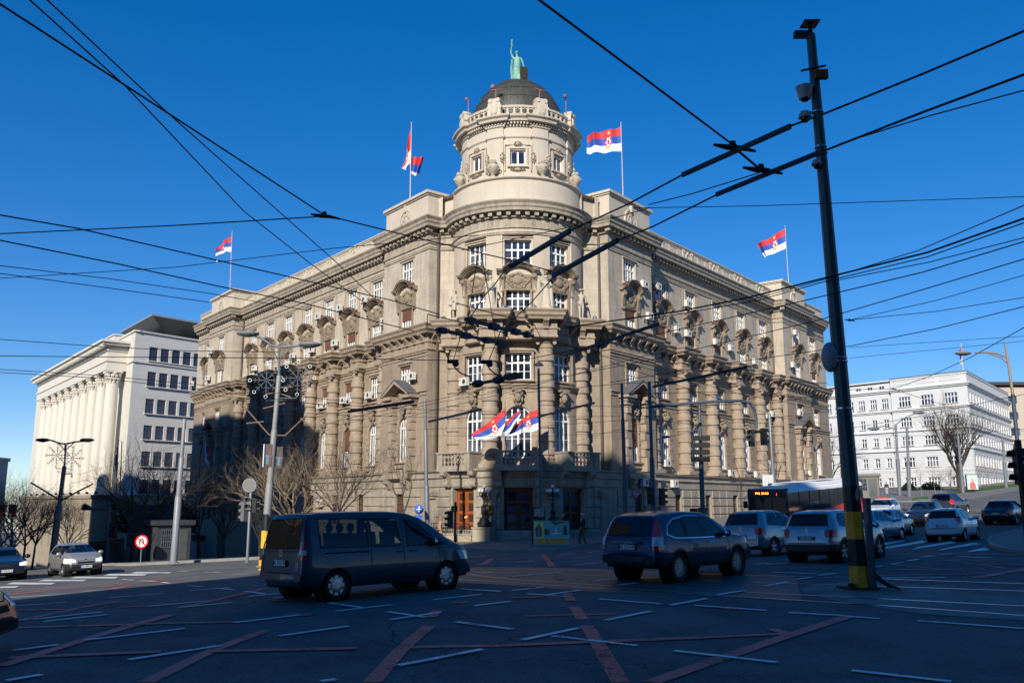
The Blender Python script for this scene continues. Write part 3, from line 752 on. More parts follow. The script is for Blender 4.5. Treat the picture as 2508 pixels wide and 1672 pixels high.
for k in range(8):
    dg=45*k
    if k in (3,4,5): continue
    fm,gm=window_mesh(1.1,1.06,2,1,False,.02)
    o=part('window',fm,gov,TMt(RU,dg,26.13,-.18),world=True); part('pane',gm,o)
    o=part('window_surround',DS,gov,TMt(RU,dg,26.12,.0),world=True); part('relief',DR,o)
# balustrade on the upper drum: posts between rail and plinth
m=MB(); m.sweep(tower_arc(4.28,0,360,64)[:-1][::-1],[(-.12,29.78),(.12,29.78),(.12,29.95),(-.12,29.95)],closed=True); m.sweep(tower_arc(4.28,0,360,64)[:-1][::-1],[(-.13,30.5),(.13,30.5),(.15,30.66),(-.13,30.68)],closed=True)
part('balustrade_rail',m.mesh('balustrade_rail',M_att),gov,world=True)
_p=MB(); _p.box(-.06,.06,-.09,.09,0,.55); BAL=_p.mesh('baluster',M_att)
_p=MB(); _p.lathe([(.19,-.06),(.24,-.06),(.24,.06),(.19,.06),(.19,-.06)],14,(0,0,.28),axis='y',cap=False); RING=_p.mesh('baluster_ring',M_att)
for k in range(8):
    for i in range(-2,3):
        dg=45*k+i*6.6
        part('baluster_ring',RING,gov,TMt(4.28,dg,29.95),world=True)
        if i<2: part('baluster',BAL,gov,TMt(4.28,dg+3.3,29.95),world=True)
_c=MB(); _c.prism([(-.55,0),(.55,0),(.5,1.0),(.42,1.25),(.2,1.45),(-.2,1.45),(-.42,1.25),(-.5,1.0)],-.25,.25); 
for sg in (-1,1): _c.lathe([(.02,-.3),(.17,-.3),(.2,.0),(.17,.3),(.02,.3)],10,(sg*.3,0,1.3),axis='y'); _c.lathe([(.02,-.27),(.12,-.27),(.12,.27),(.02,.27)],8,(sg*.5,0,.75),axis='y')
_c.prism([(-.25,.3),(0,.15),(.25,.3),(.28,.7),(.2,.95),(-.2,.95),(-.28,.7)],.2,.33); _c.prism([(-.2,.36),(0,.24),(.2,.36),(.22,.68),(.15,.88),(-.15,.88),(-.22,.68)],.33,.36)
CART=_c.mesh('cartouche',M_att)
for k in range(8): part('cartouche',CART,gov,TMt(4.33,22.5+45*k,29.78),world=True)
# dome with standing seams and ring joints
M_dome=mat('dome_sheet_metal',(.062,.062,.052),.55,metal=.25,var=.25,vscale=2,streak=.5,streak_col=(.12,.13,.10))
prof=[(3.72*cos(t)**.95 if t<PI/2-.02 else .0, 30.0+4.55*sin(t)) for t in [PI/2*i/14 for i in range(15)]]
prof[-1]=(.42,34.42)
m=MB(); m.lathe([(3.8,29.8),(3.8,30.0)]+prof,56,(TC.x,TC.y,0)); dome=part('dome',m.mesh('dome',M_dome,smooth=True),gov,world=True)
m=MB()
for i in range(2,14,2):
    r,z=prof[i]; m.lathe([(r+.005,z-.02),(r+.03,z),(r+.005,z+.02)],56,(TC.x,TC.y,0),cap=False)
for k in range(40):
    a=2*PI*k/40; m.tube([(TC.x+(r+.01)*cos(a),TC.y+(r+.01)*sin(a),z) for r,z in prof[0:13:2]],.014,4)
part('dome_seam',m.mesh('dome_seam',M_dome),dome,world=True)
m=MB(); m.obox(TMt(3.36,-22,32.0)@RX(R(-34)),.3,.2,.28); part('dome_hatch',m.mesh('dome_hatch',M_black),dome,world=True)
# ---- attic above the main cornice
def attic_block(side,s0,s1,z1,back=3.2,o=PO):
    m=MB(); m.fn=WF(side); m.box(s0,s1,o-back,o+.02,22.9,z1-.32); m.box(s0-.1,s1+.1,o-back-.1,o+.12,z1-.32,z1-.2); m.box(s0-.2,s1+.2,o-back-.2,o+.24,z1-.2,z1)
    part('attic_block',m.mesh('attic_block',M_att),gov,world=True)
attic_block('L',12.0,LW0-.1,25.3); attic_block('R',12.0,RW0-.1,25.35); attic_block('L',LW1+.3,LF1-.2,25.3); attic_block('R',RW1-.6+.8,RF1-.1,25.3)
for side,a,b,o in (('L',LW0,LW1+.3,WO),('R',RW0,RW1+.2,WO),('L',LF1-.2,LE,FO),('R',RF1-.1,RE,FO)):
    m=MB(); m.fn=WF(side); m.box(a,b,o-.6,o-.05,22.9,24.22); m.box(a,b,o-.66,o+.02,24.22,24.34); m.box(a,b,o-.72,o+.08,24.34,24.44); part('attic_wall',m.mesh('attic_wall',M_att),gov,world=True)
# short parapets that join block and drum
for sx,C0 in ((-1,CL),(1,CR)):
    pts=[(C0.x-sx*.6,C0.y+.4),(C0.x-sx*.9,C0.y+.75),(TC.x+sx*RT*.92,TC.y-RT*.3)]
    if sx<0: pts=pts[::-1]
    m=MB(); m.sweep(pts[::-1],[(-.4,22.9),(0,22.9),(0,24.5),(.1,24.55),(.1,24.72),(-.4,24.75)]); part('attic_wall',m.mesh('attic_wall',M_att),gov,world=True)
# attic panels, roundels and pilaster strips
_p=MB(); _p.box(-.85,-.79,0,.035,0,1); _p.box(.79,.85,0,.035,0,1); _p.box(-.79,.79,0,.035,.94,1); _p.box(-.79,.79,0,.035,0,.06); PAN=_p.mesh('attic_panel',M_att)
_p=MB(); _p.lathe([(.27,0),(.27,.06),(.38,.06),(.38,0)],20,(0,0,.5),axis='y',cap=False); _p.box(-.08,.08,0,.09,.84,1.06); ROU=_p.mesh('roundel',M_att)
_p=MB(); _p.box(-.14,.14,0,.05,0,1.2); _p.box(-.2,-.08,0,.09,1.02,1.2); _p.box(.08,.2,0,.09,1.02,1.2); STR=_p.mesh('attic_pilaster',M_att)
for side,ws,cs in (('L',Lwin,Lcol),('R',Rwin,Rcol)):
    for w in cs[1:-1]: part('attic_panel',PAN,gov,WMt(side,w,WO-.05,23.08)@S(.9,1,1),world=True)
    for w in ws:
        part('roundel',ROU,gov,WMt(side,w,WO-.05,23.1),world=True)
        for e in (-.78,.78): part('attic_pilaster',STR,gov,WMt(side,w+e,WO-.05,23.0),world=True)
_p=MB(); n=14
for i in range(n):
    a,b=PI*i/n,PI*(i+1)/n
    for r0,r1,y1 in ((.62,.82,.06),(.86,1.02,.1)):
        _p.prism([(-r0*cos(a),.62+r0*sin(a)*1.15),(-r0*cos(b),.62+r0*sin(b)*1.15),(-r1*cos(b),.62+r1*sin(b)*1.15),(-r1*cos(a),.62+r1*sin(a)*1.15)],-.02,y1)
_p.box(-1.02,-.86,-.02,.1,0,.62); _p.box(.86,1.02,-.02,.1,0,.62); _p.box(-.1,.1,-.02,.2,1.5,2.1)
NIC=_p.mesh('attic_niche',M_att)
_p=MB(); relief_bm(_p,0,.62,1.5,1.5,.03,9,26); NR=_p.mesh('relief',M_ornL,smooth=True)
for side,s in (('L',15.1),('R',15.1),('L',54.9),('R',49.5)):
    o=part('attic_niche',NIC,gov,WMt(side,s,PO+.02,23.0)@S(.92,1,.9),world=True); part('relief',NR,o)
# flat roofs behind the attics
m=MB()
for side,e in (('L',LE),('R',RE)):
    m.fn=WF(side); m.poly([(8,-1.5,23.0),(e,-1.5,23.0),(e,-22,23.0),(8,-22,23.0)]); m.fn=None
part('roof',m.mesh('roof',M_roofm),gov,world=True)
# ---- pavilion aedicules: banded pilasters, pediment, relief
_p=MB()
for sg in (-1,1):
    for i in range(7):
        w=.36 if i%2 else .28; y=.52 if i%2==0 else .42; z0=4.75+i*.62
        a,b=sorted((sg*(1.32-w),sg*(1.32+w))); _p.box(a,b,-.02,y,z0+.02,z0+.60)
    a,b=sorted((sg*.92,sg*1.78)); _p.box(a,b,-.02,.6,4.3,4.76); _p.box(a,b,-.02,.58,9.1,9.35); 
_p.box(-1.85,-.7,-.02,.66,9.35,9.6); _p.box(.7,1.85,-.02,.66,9.35,9.6); _p.box(-2.05,-.75,-.02,.88,9.6,9.85); _p.box(.75,2.05,-.02,.88,9.6,9.85)
_p.prism([(-2.05,9.852),(-1.72,9.852),(.12,10.78),(0,11.0)],-.02,.98); _p.prism([(2.05,9.852),(1.72,9.852),(-.12,10.78),(0,11.0)],-.02,.975)
_p.prism([(-.9,9.9),(.9,9.9),(0,10.6)],-.02,.06)
_p.prism([(-1.9,4.1),(1.9,4.1),(1.7,3.75),(-1.7,3.75)],-.02,.75)
AED=_p.mesh('aedicule',M_lo)
_p=MB(); _p.prism([(-2.1,9.86),(-2.0,9.86),(.02,11.0),(0,11.06)],-.02,1.02); _p.prism([(2.1,9.86),(2.0,9.86),(-.02,11.0),(0,11.06)],-.02,1.015); PF=_p.mesh('flashing',mat('grey_roof_slate',(.10,.10,.11),.6))
_p=MB(); relief_bm(_p,0,9.25,1.3,1.5,.22,11,30); 
for q in range(14): _p.sphere((random.uniform(-.35,.35),.3,8.5+.1*q),.12,6,4)
AR=_p.mesh('relief',M_orn,smooth=True)
_p=MB()
for sg in (-1,1): _p.prismx([(-.02,3.0),(.15,2.95),(.3,3.1),(.38,3.4),(.62,3.65),(.62,3.76),(-.02,3.76)],sg*1.25-.2,sg*1.25+.2); _p.lathe([(.02,-.22),(.17,-.22),(.17,.22),(.02,.22)],10,(sg*1.25,.42,3.5),axis='x')
AC_=_p.mesh('console',M_base,smooth=True)
for side,s in (('L',14.75),('R',14.75),('L',54.35),('R',49.55)):
    o=part('aedicule',AED,gov,WMt(side,s,PO,0),world=True); part('flashing',PF,o); part('relief',AR,o); part('console',AC_,o,T(0,.3,0))
# ---- downpipes
m=MB()
for side in 'LR':
    C0=WF(side)(11.7,PO,0); sx=-1 if side=='L' else 1
    x,y=C0.x-sx*.62-sx*.02,C0.y+.36
    m.tube([(x,y,21.9),(x,y,14.95)],.10,8); m.tube([(x-sx*.02,y-.1,14.2),(x-sx*.02,y-.1,4.25)],.10,8)
    m.tube([(C0.x-sx*.3,C0.y-.12,3.7),(C0.x-sx*.3,C0.y-.12,-.5)],.10,8)
for side,s in (('L',LW1-.25),('R',RW0+.2),('R',RW1-.3)):
    p=WF(side)(s,WO+.14,0); m.tube([(p.x,p.y,22),(p.x,p.y,14.95)],.09,8)
part('downpipe',m.mesh('downpipe',M_pipe,smooth=True),gov,world=True)
# ---- entrance storey
RB=6.6; m=MB()
dops=[(R(d)*RB,1.75,-.1,3.0,0) for d in (-34,34)]+[(0,1.95,-.1,3.02,0)]
wall(m,TF(RB),-R(64)*RB,R(64)*RB,-3,4.1,0,dops,.55,maxs=.4)
m.fn=TF(RB); m.poly
a=MB(); a.fn=TF(RB); a.box(-R(64)*RB,R(64)*RB,-3.0,-.1,4.06,4.28,n=30); m.fn=None
for sx in (-1,1):
    C0=WF('L' if sx<0 else 'R')(11.58,PO+.3,0); E0=TF(RB)(sx*R(64)*RB,0,0); m.poly([(E0.x,E0.y,-7),(C0.x,C0.y,-7),(C0.x,C0.y,4.05),(E0.x,E0.y,4.05)])
m.lathe([(5.9,-3),(5.9,4.0)],32,(TC.x,TC.y,0)); m.lathe([(4.0,4.3),(4.0,20.6)],32,(TC.x,TC.y,0)); m.lathe([(3.7,25),(3.7,29)],32,(TC.x,TC.y,0))  # unseen inner cores, added so no bright sky shows through the openings
part('entrance_wall',m.mesh('entrance_wall',M_base,recalc=False),gov,world=True); part('terrace',a.mesh('terrace',M_base),gov,world=True)
def door_leaf(w,h,mt):
    m=MB(); m.box(-w/2,-w/2+.10,-.08,0,0,h); m.box(w/2-.10,w/2,-.08,0,0,h); n=4
    for i in range(n+1): z=(h-.12)*i/n; m.box(-w/2+.1,w/2-.1,-.08,0,z,z+.12)
    m.box(-w/2+.1,w/2-.1,-.07,-.05,.12,h-.1)
    g=MB(); 
    for i in range(n):
        z=(h-.12)*i/n+.17; g.box(-w/2+.15,w/2-.15,-.052,-.035,z,z+(h-.12)/n-.22)
        g.lathe([(.14,-.03),(.17,-.03),(.17,-.01),(.14,-.01),(.14,-.03)],12,(0,0,z+(h-.12)/n/2-.11),axis='y',cap=False)
    k=MB(); k.tube([(w/2-.06,.03,h*.36),(w/2-.06,.06,h*.39),(w/2-.06,.03,h*.42)],.015,6)
    return m.mesh('door_leaf',mt),g.mesh('door_panel',M_glass if mt is M_woodd else mat('brown_door_glass',(.06,.03,.02),.25)),k.mesh('handle',mat('brass',(.5,.33,.1),.3,metal=1))
for dg,w,mt in ((-34,1.65,M_wood),(0,1.85,M_woodd),(34,1.65,M_woodd)):
    f=MB(); f.box(-w/2-.05,-w/2+.06,-.1,.02,-.1,3.0); f.box(w/2-.06,w/2+.05,-.1,.02,-.1,3.0); f.box(-w/2+.06,w/2-.06,-.1,.02,2.85,3.0)
    o=part('door',f.mesh('door',mt),gov,TMt(RB,dg,0,-.42),world=True)
    lm,gm,km=door_leaf(w/2-.08,2.92,mt)
    for sg in (-1,1):
        part('door_leaf',lm,o,T(sg*(w/4-.035),-.02,-.08)@S(sg,1,1)); part('door_panel',gm,o,T(sg*(w/4-.035),-.02,-.08)); part('handle',km,o,T(sg*(w/4-.035),-.02,-.08)@S(-sg,1,1))
# blocks of the entrance wall
for (a0,a1) in ((-58,-43),(-25,-19),(-13.5,-9.5),(9.5,13.5),(19,25),(43,58)):
    n=max(1,round(R(a1-a0)*RB/.75))
    for i in range(n):
        d=a0+(a1-a0)*(i+.5)/n; w=R(a1-a0)*RB/n
        for z0,z1 in rows: part('stone_block',BLK,gov,TMt(RB,d,(z0+z1)/2)@S(w-.08,.08,z1-z0-.07),world=True)
_p=MB(); _p.box(-.42,.42,-.02,.16,.2,2.5); _p.box(-.62,.62,-.02,.36,2.5,2.66); _p.box(-.66,.66,-.02,.42,2.66,2.86); _p.box(-.5,.5,-.02,.28,2.3,2.5)
NPIL=_p.mesh('niche_pilaster',M_base)
for d in (-16.2,16.2,-60.5,60.5): part('niche_pilaster',NPIL,gov,TMt(RB,d,0,.0),world=True)
# consoles under the balconies
_p=MB(); _p.prismx([(-.02,-1.0),(.2,-1.02),(.3,-.85),(.3,-.6),(.55,-.3),(.75,-.15),(.78,0),(-.02,0)],-.17,.17); _p.lathe([(.02,-.2),(.2,-.2),(.2,.2),(.02,.2)],12,(0,.24,-.85),axis='x'); _p.lathe([(.02,-.2),(.15,-.2),(.15,.2),(.02,.2)],12,(0,.6,-.18),axis='x')
CONS=_p.mesh('console',M_base,smooth=True)
for d in (-10.6,10.6,-44,-25.5,25.5,44): part('console',CONS,gov,TMt(RB,d,4.08,.02),world=True)
# balconies with pierced balustrades
def balcony(dg,w,proj=.75):
    Mx=TMt(RB,dg,4.28); m=MB(); m.box(-w/2,w/2,-1.6,proj,-.2,.02)
    for sg in (-1,1): a,b=sorted((sg*w/2,sg*(w/2-.5))); m.box(a,b,proj-.26,proj-.02,.02,.96); a,b=sorted((sg*w/2,sg*(w/2-.2))); m.box(a,b,-1.0,proj-.26,.02,.96)
    m.box(-w/2-.05,w/2+.05,proj-.32,proj+.04,.96,1.08); m.box(-w/2-.05,-w/2+.25,-1.0,proj-.32,.96,1.08); m.box(w/2-.25,w/2+.05,-1.0,proj-.32,.96,1.08)
    m.box(-w/2+.5,w/2-.5,proj-.22,proj-.06,.02,.16)
    o=part('balcony',m.mesh('balcony',M_base),gov,Mx,world=True)
    n=int((w-1.0)/.3)
    b=WIN.get('blst')
    if not b:
        q=MB(); q.box(-.05,.05,-.05,.05,.16,.3); q.box(-.05,.05,-.05,.05,.86,.96); q.lathe([(.02,-.05),(.10,-.05),(.10,.05),(.02,.05)],10,(0,0,.40),axis='y'); q.box(-.03,.03,-.05,.05,.5,.62); q.lathe([(.02,-.05),(.12,-.05),(.12,.05),(.02,.05)],10,(0,0,.73),axis='y'); b=WIN['blst']=q.mesh('baluster',M_base)
    for i in range(n): part('baluster',b,o,T(-w/2+.5+(w-1.0)*(i+.5)/n,proj-.14,0))
balcony(0,3.0,.85); balcony(-38,2.9,.5); balcony(38,2.9,.5)
# steps at the doors, pedestals for lamps
m=MB()
for i in range(4):
    r=RB+.45+.36*(3-i) if i<3 else RB+.45
    z=-.12-.15*(3-i)
    pts=[(TC.x-3.4-.3*(3-i),TC.y-6.1)]+[(TC.x+(r+.1)*sin(R(q)),TC.y-(r+.1)*cos(R(q))) for q in range(-26,37,6)]+[(TC.x+5.0,TC.y-5.2)]
    m.prismz(pts,z-.4,z)
part('entrance_steps',m.mesh('entrance_steps',M_base),gov,world=True)
m=MB()
for d,w in ((-17.5,1.15),(17.5,1.1)):
    m.M=TMt(RB,d,0); m.box(-w/2,w/2,.12,1.35,-1.2,.42); m.box(-w/2-.06,w/2+.06,.1,1.41,.42,.52)
m.M=TMt(RB,-36,0); m.box(-1.9,1.7,.9,1.15,-1.6,.0); m.box(-1.95,1.75,.86,1.2,.0,.08); m.M=None
part('pedestal',m.mesh('pedestal',mat('pale_base_stone',(.36,.30,.22),.85,var=.15,bump=.3)),gov,world=True)
# dark sign by the door
m=MB(); m.box(-.42,.42,0,.03,0,.62); o=part('name_plaque',m.mesh('name_plaque',mat('dark_bronze',(.05,.03,.02),.35,metal=.6)),gov,TMt(RB,-17.2,1.25,.2),world=True)
def text_mesh(s,size,m,align='CENTER',ext=.004,bold=0):
    c=bpy.data.curves.new('t','FONT'); c.body=s; c.size=size; c.align_x=align; c.align_y='CENTER'; c.extrude=ext; c.offset=bold; c.resolution_u=3
    o=bpy.data.objects.new('t',c); COL.objects.link(o); dg=bpy.context.evaluated_depsgraph_get(); dg.update()
    me=bpy.data.meshes.new_from_object(o.evaluated_get(dg)); bpy.data.objects.remove(o); bpy.data.curves.remove(c); me.materials.clear(); me.materials.append(m); me.name='lettering'; return me
FACE=Matrix(((-1,0,0,0),(0,0,1,0),(0,1,0,0),(0,0,0,1)))      # text plane onto a wall whose outside is local +y
part('lettering',text_mesh('ВЛАДА',.2,mat('gold_letters',(.55,.38,.12),.35,metal=.8)),o,T(0,.036,.2)@FACE)
m=MB(); m.lathe([(.0,0),(.09,0),(.09,.02),(0,.02)],5,(0,.03,.47),axis='y'); m.prism([(-.1,.4),(0,.33),(.1,.4),(.08,.52),(-.08,.52)],.03,.045); part('crest',m.mesh('crest',MC['gold_letters']),o)
# drum windows sill urns etc. are things of their own (see street objects)
# ================================================================ pavements, markings, rails (after the corner building: they follow its walls)
il=[ap(WL,63,-.8),ap(WL,40,-1.9),ap(WL,20,-1),(-6.8,62.3),(-3.5,58.5),(.4,57.6),(4,58.5),(7.4,62.4),ap(WR,20,-1),ap(WR,35,-1.9),ap(WR,60,-1)]
kl=[(-52,90),(-40,74),(-30,60),(-26.5,54.5)]+[g2(*p) for p in ((300,1386),(420,1380),(655,1368),(900,1355),(1137,1346),(1250,1352),(1365,1350),(1450,1335),(1560,1320))]+[(14.0,63.5),(21,72),(36,90)]
pavement('pavement',kl,il,n=120)
# lower-left pavement in front of the columned building, right-hand pavement before the white building
pavement('pavement',[(-33.5,54),(-44,66),(-60,84),(-100,134),(-160,205)],[ap(WL,66,1),ap(WL,80,1),ap(WL,94,0),ap(WL,130,0),ap(WL,180,0)],n=60)
kr=[(42,104),(39.5,100),(40,98)]+[g2(*p) for p in ((2140,1240),(2240,1222),(2300,1213),(2400,1203),(2480,1193))]+[(62,100),(95,140),(150,205)]
pavement('pavement',[(47,118),(40.5,101),(43.5,96),(50,97.5),(60,110),(80,136),(120,190)],[(60,150),(62,146),(64,142),(72,150),(86,165),(100,182),(140,232)],n=60)
# corner pavement on the right edge
pts=[g2(2530,1290),g2(2470,1306),g2(2424,1318),g2(2416,1328),g2(2426,1340),g2(2455,1350),g2(2508,1358),g2(2560,1362)]
q=[g2(2600,1300),g2(2590,1308),g2(2580,1316),g2(2580,1325),g2(2580,1330),g2(2580,1335),g2(2590,1340),g2(2600,1345)]
pavement('pavement',pts,q,n=30,lanes=4)
# concrete apron round the big pole
M_apron=mat('worn_concrete',(.17,.19,.175),.8,var=.3,vscale=1.6,bump=.4,bscale=30,col2=(.085,.095,.09))
def drape(m,poly,zo,nseg=12):
    "long thin quad a,b,c,d draped on the ground"
    a,b,c,d=[Vector(p) for p in poly]; A=[]
    for i in range(nseg+1):
        t=i/nseg; p=a.lerp(b,t); r=d.lerp(c,t); A.append((m.pt((p.x,p.y,gz(p.x,p.y)+zo)),m.pt((r.x,r.y,gz(r.x,r.y)+zo))))
    for x,y in zip(A,A[1:]): m.face((x[0],y[0],y[1],x[1]))
RI=lambda x,y:(1254+x/1.8756,1350+y/1.8756)
LI=lambda x,y:(x/1.8756,1350+y/1.8756)
m=MB()
top=[g2(*RI(*p)) for p in ((1330,168),(1400,150),(1540,140),(1800,150),(2352,170),(2700,185))]; bot=[g2(*RI(*p)) for p in ((1340,190),(1480,225),(1700,262),(1900,290),(2352,318),(2700,340))]
ta=resample([Vector(p) for p in top],30); tb=resample([Vector(p) for p in bot],30); rows_=[]
for a,b in zip(ta,tb): rows_.append([m.pt((a.lerp(b,j/8).x,a.lerp(b,j/8).y,gz(a.lerp(b,j/8).x,a.lerp(b,j/8).y)+.008)) for j in range(9)])
for a,b in zip(rows_,rows_[1:]):
    for j in range(8): m.face((a[j],b[j],b[j+1],a[j+1]))
setting('concrete_apron',m.mesh('concrete_apron',M_apron,recalc=False))
# ---- painted lines
def paint(name,col):
    M=mat(name,col,.6); nt=M.node_tree; N=nt.nodes; L=nt.links; b=N['Principled BSDF']; geo=N.new('ShaderNodeNewGeometry'); out=[x for x in N if x.type=='OUTPUT_MATERIAL'][0]
    n=N.new('ShaderNodeTexNoise'); n.inputs['Scale'].default_value=14; n.inputs['Detail'].default_value=8; n.inputs['Roughness'].default_value=.8; L.new(geo.outputs['Position'],n.inputs['Vector'])
    n2=N.new('ShaderNodeTexNoise'); n2.inputs['Scale'].default_value=1.3; n2.inputs['Detail'].default_value=3; L.new(geo.outputs['Position'],n2.inputs['Vector'])
    a=N.new('ShaderNodeMath'); a.operation='MULTIPLY_ADD'; L.new(n2.outputs[0],a.inputs[0]); a.inputs[1].default_value=.9; L.new(n.outputs[0],a.inputs[2])
    r=N.new('ShaderNodeMapRange'); r.inputs[1].default_value=.72; r.inputs[2].default_value=.88; L.new(a.outputs[0],r.inputs[0])
    t=N.new('ShaderNodeBsdfTransparent'); ms=N.new('ShaderNodeMixShader'); L.new(r.outputs[0],ms.inputs[0]); L.new(t.outputs[0],ms.inputs[1]); L.new(b.outputs[0],ms.inputs[2]); L.new(ms.outputs[0],out.inputs[0]); return M
M_wp=paint('worn_white_paint',(.80,.80,.78)); M_rp=paint('worn_red_paint',(.68,.105,.11)); M_wz=paint('zebra_paint',(.74,.74,.72))
_k=[0]
def mark(F,x0,y0,x1,y1,w=.12,m_=None,name='lane_marking'):
    a=Vector(g2(*F(x0,y0))); b=Vector(g2(*F(x1,y1))); d=(b-a)
    if d.length<.05: return
    d.normalize(); n=Vector((-d.y,d.x))*w/2; m=MB(); _k[0]+=1
    drape(m,(a-n,b-n,b+n,a+n),.012+.0007*(_k[0]%9)+(.008 if m_ is not M_rp else 0),max(2,int((b-a).length/1.5)))
    setting(name,m.mesh(name,m_ or M_wp,recalc=False))
WLs=[(0,216,300,199),(35,255,310,235),(380,186,580,170),(690,160,860,146),(740,143,790,150),(560,130,615,134),(640,136,720,140),(860,160,930,164),(870,182,1060,168),(990,170,1070,178),(500,215,750,194),(985,135,1100,125),(1125,186,1215,198),(1140,210,1320,192),(1255,218,1340,208),
(680,256,960,230),(820,262,1065,238),(150,315,470,280),(200,325,495,293),(1075,331,1375,296),(390,412,850,358),(55,460,265,433),(590,503,1010,438),(30,600,190,572),(1285,393,1600,348),(1510,240,1660,262),(1545,277,1800,248),(1780,280,1960,307),(1795,317,2020,283),(1990,225,2210,200),(2115,175,2300,187),(2180,253,2352,232),(2095,328,2352,362),(1830,530,2215,455),(1475,604,1545,594),(2165,108,2260,98),(1060,110,1140,104),(2180,60,2260,58),(2130,28,2230,24),(820,92,870,92),(940,97,1010,98)]
for q in WLs: mark(LI,*q)
WRs=[(0,182,145,168),(145,205,310,182),(70,198,270,212),(50,410,305,355),(185,392,575,437),(745,461,1220,515),(1560,552,2020,604),(430,320,640,278),(730,250,895,220),(400,222,685,245),(840,252,1170,275),(945,203,1070,183),(1165,161,1270,142),(1305,130,1380,120),(1410,112,1490,102),(1640,78,1700,68),(1740,62,1790,53),(1815,46,1870,37),(1880,28,1940,22),(1965,18,2020,12),(1270,285,1530,300),(1530,300,1690,312),(1865,322,2352,358),(1190,97,1400,104),(380,138,480,128),(485,158,585,146),(290,64,390,54),(290,30,370,24),(0,118,100,108),(110,108,225,98),(20,52,100,45),(345,5,400,0),(210,18,290,12),(1105,62,1190,55),(1165,62,1260,57),(2050,24,2200,32),(1660,125,1990,122),(700,8,770,2),(560,30,640,24)]
for q in WRs: mark(RI,*q,w=.12 if q[1]>60 else .14)
Z8=lambda x,y:(1950+x/2.24,800+y/2.24)
def zebra(F,quads):
    for q in quads:
        P=[Vector(g2(*F(*p))) for p in q]; m=MB(); drape(m,P,.02,4); setting('crossing_stripe',m.mesh('crossing_stripe',M_wz,recalc=False))
zebra(Z8,[[(455,1203),(600,1176),(590,1168),(455,1186)],[(490,1220),(720,1182),(690,1172),(455,1215)],[(630,1224),(880,1186),(850,1176),(670,1208)],[(780,1230),(1015,1192),(970,1186),(800,1220)],[(935,1238),(1062,1226),(1035,1212),(960,1228)]])
zebra(LI,[[(0,170),(70,168),(90,160),(0,163)],[(30,152),(235,153),(255,146),(60,143)],[(175,138),(380,138),(400,131),(205,130)],[(320,124),(530,125),(545,118),(350,117)],[(475,112),(660,112),(680,105),(500,104)],[(600,102),(780,101),(790,97),(625,95)]])
REDs=[(670,604,960,462,.21),(960,462,1225,362,.21),(1710,604,1835,460,.22),(1835,460,1970,345,.22),(1975,305,2010,272,.21),(0,530,480,380,.21),(480,380,790,292,.24),(40,492,740,463,.2),(950,462,1640,448,.2),(1830,443,2352,433,.2),(80,352,760,332,.2),(760,332,1130,325,.18),(60,325,340,268,.2),(60,272,330,267,.18),(330,267,540,232,.2),(860,255,1220,172,.2),(545,258,700,252,.16),(0,205,230,180,.16),(230,180,840,128,.16),(490,178,600,157,.18),(90,235,290,212,.14),(640,140,760,128,.3),(1160,118,1215,110,.16),(1360,300,1380,285,.5),(2150,235,2070,240,.2),(0,188,520,160,.12),(2215,64,2260,34,.25)]
for q in REDs: mark(LI,*q[:4],w=q[4],m_=M_rp,name='red_marking')
REDr=[(500,604,345,342,.22),(325,314,285,255,.22),(270,228,255,195,.21),(640,604,1235,400,.22),(1235,400,1540,302,.22),(0,433,880,398,.2),(880,398,1290,380,.14),(1190,358,1285,388,.2),(0,215,190,210,.18),(60,298,480,288,.16),(2130,122,2500,55,.25),(1715,58,2190,105,.12),(1900,30,2352,92,.12),(1640,112,2130,105,.12),(145,15,185,70,.22),(205,110,222,128,.25),(1950,12,2352,18,.3),(1650,14,1950,20,.16),(1700,84,2100,82,.12),(980,262,1060,268,.3),(2150,60,2352,62,.12)]
for q in REDr: mark(RI,*q[:4],w=q[4],m_=M_rp,name='red_marking')
# ---- tram rails: bright head beside a dark groove
M_rail=mat('polished_rail',(.55,.57,.6),.3,metal=1); M_groove=mat('rail_groove',(.012,.012,.012),.8)
M_bed=mat('track_bed_asphalt',(.062,.058,.056),.55,var=.3,vscale=.7,bump=.35,bscale=50,col2=(.09,.088,.085))
m=MB(); ta=resample([Vector(g2(*RI(*p))) for p in [(-900,52),(-200,74),(800,94),(1300,112)]],50); tb=resample([Vector(g2(*RI(*p))) for p in [(-900,106),(-300,140),(400,186),(1330,226)]],50); R_=[]
for a,b in zip(ta,tb): R_.append([m.pt((a.lerp(b,j/10).x,a.lerp(b,j/10).y,gz(*a.lerp(b,j/10))+.006)) for j in range(11)])
for a,b in zip(R_,R_[1:]):
    for j in range(10): m.face((a[j],b[j],b[j+1],a[j+1]))
setting('track_bed',m.mesh('track_bed',M_bed,recalc=False))
def rail(pts):
    P=[Vector(g2(*RI(*p))) for p in pts]; 
    for name,w,off,mt,z in (('tram_rail',.065,0,M_rail,.016),('rail_groove',.05,.07,M_groove,.0135)):
        m=MB()
        for a,b in zip(P,P[1:]):
            d=(b-a).normalized(); n=Vector((-d.y,d.x)); drape(m,(a+n*(off-w/2),b+n*(off-w/2),b+n*(off+w/2),a+n*(off+w/2)),z,max(2,int((b-a).length/2)))
        setting(name,m.mesh(name,mt,recalc=False))
rail([(-900,62),(-200,84),(800,103),(2000,138),(2352,150),(3000,172)])
rail([(-900,84),(-200,108),(0,130),(460,160),(1560,213),(2352,253),(3000,285)])
rail([(-900,70),(-200,94),(400,112),(1000,140),(2352,184),(3000,205)])
rail([(-900,96),(-300,128),(400,172),(1000,208),(1640,246),(2352,297),(3000,345)])
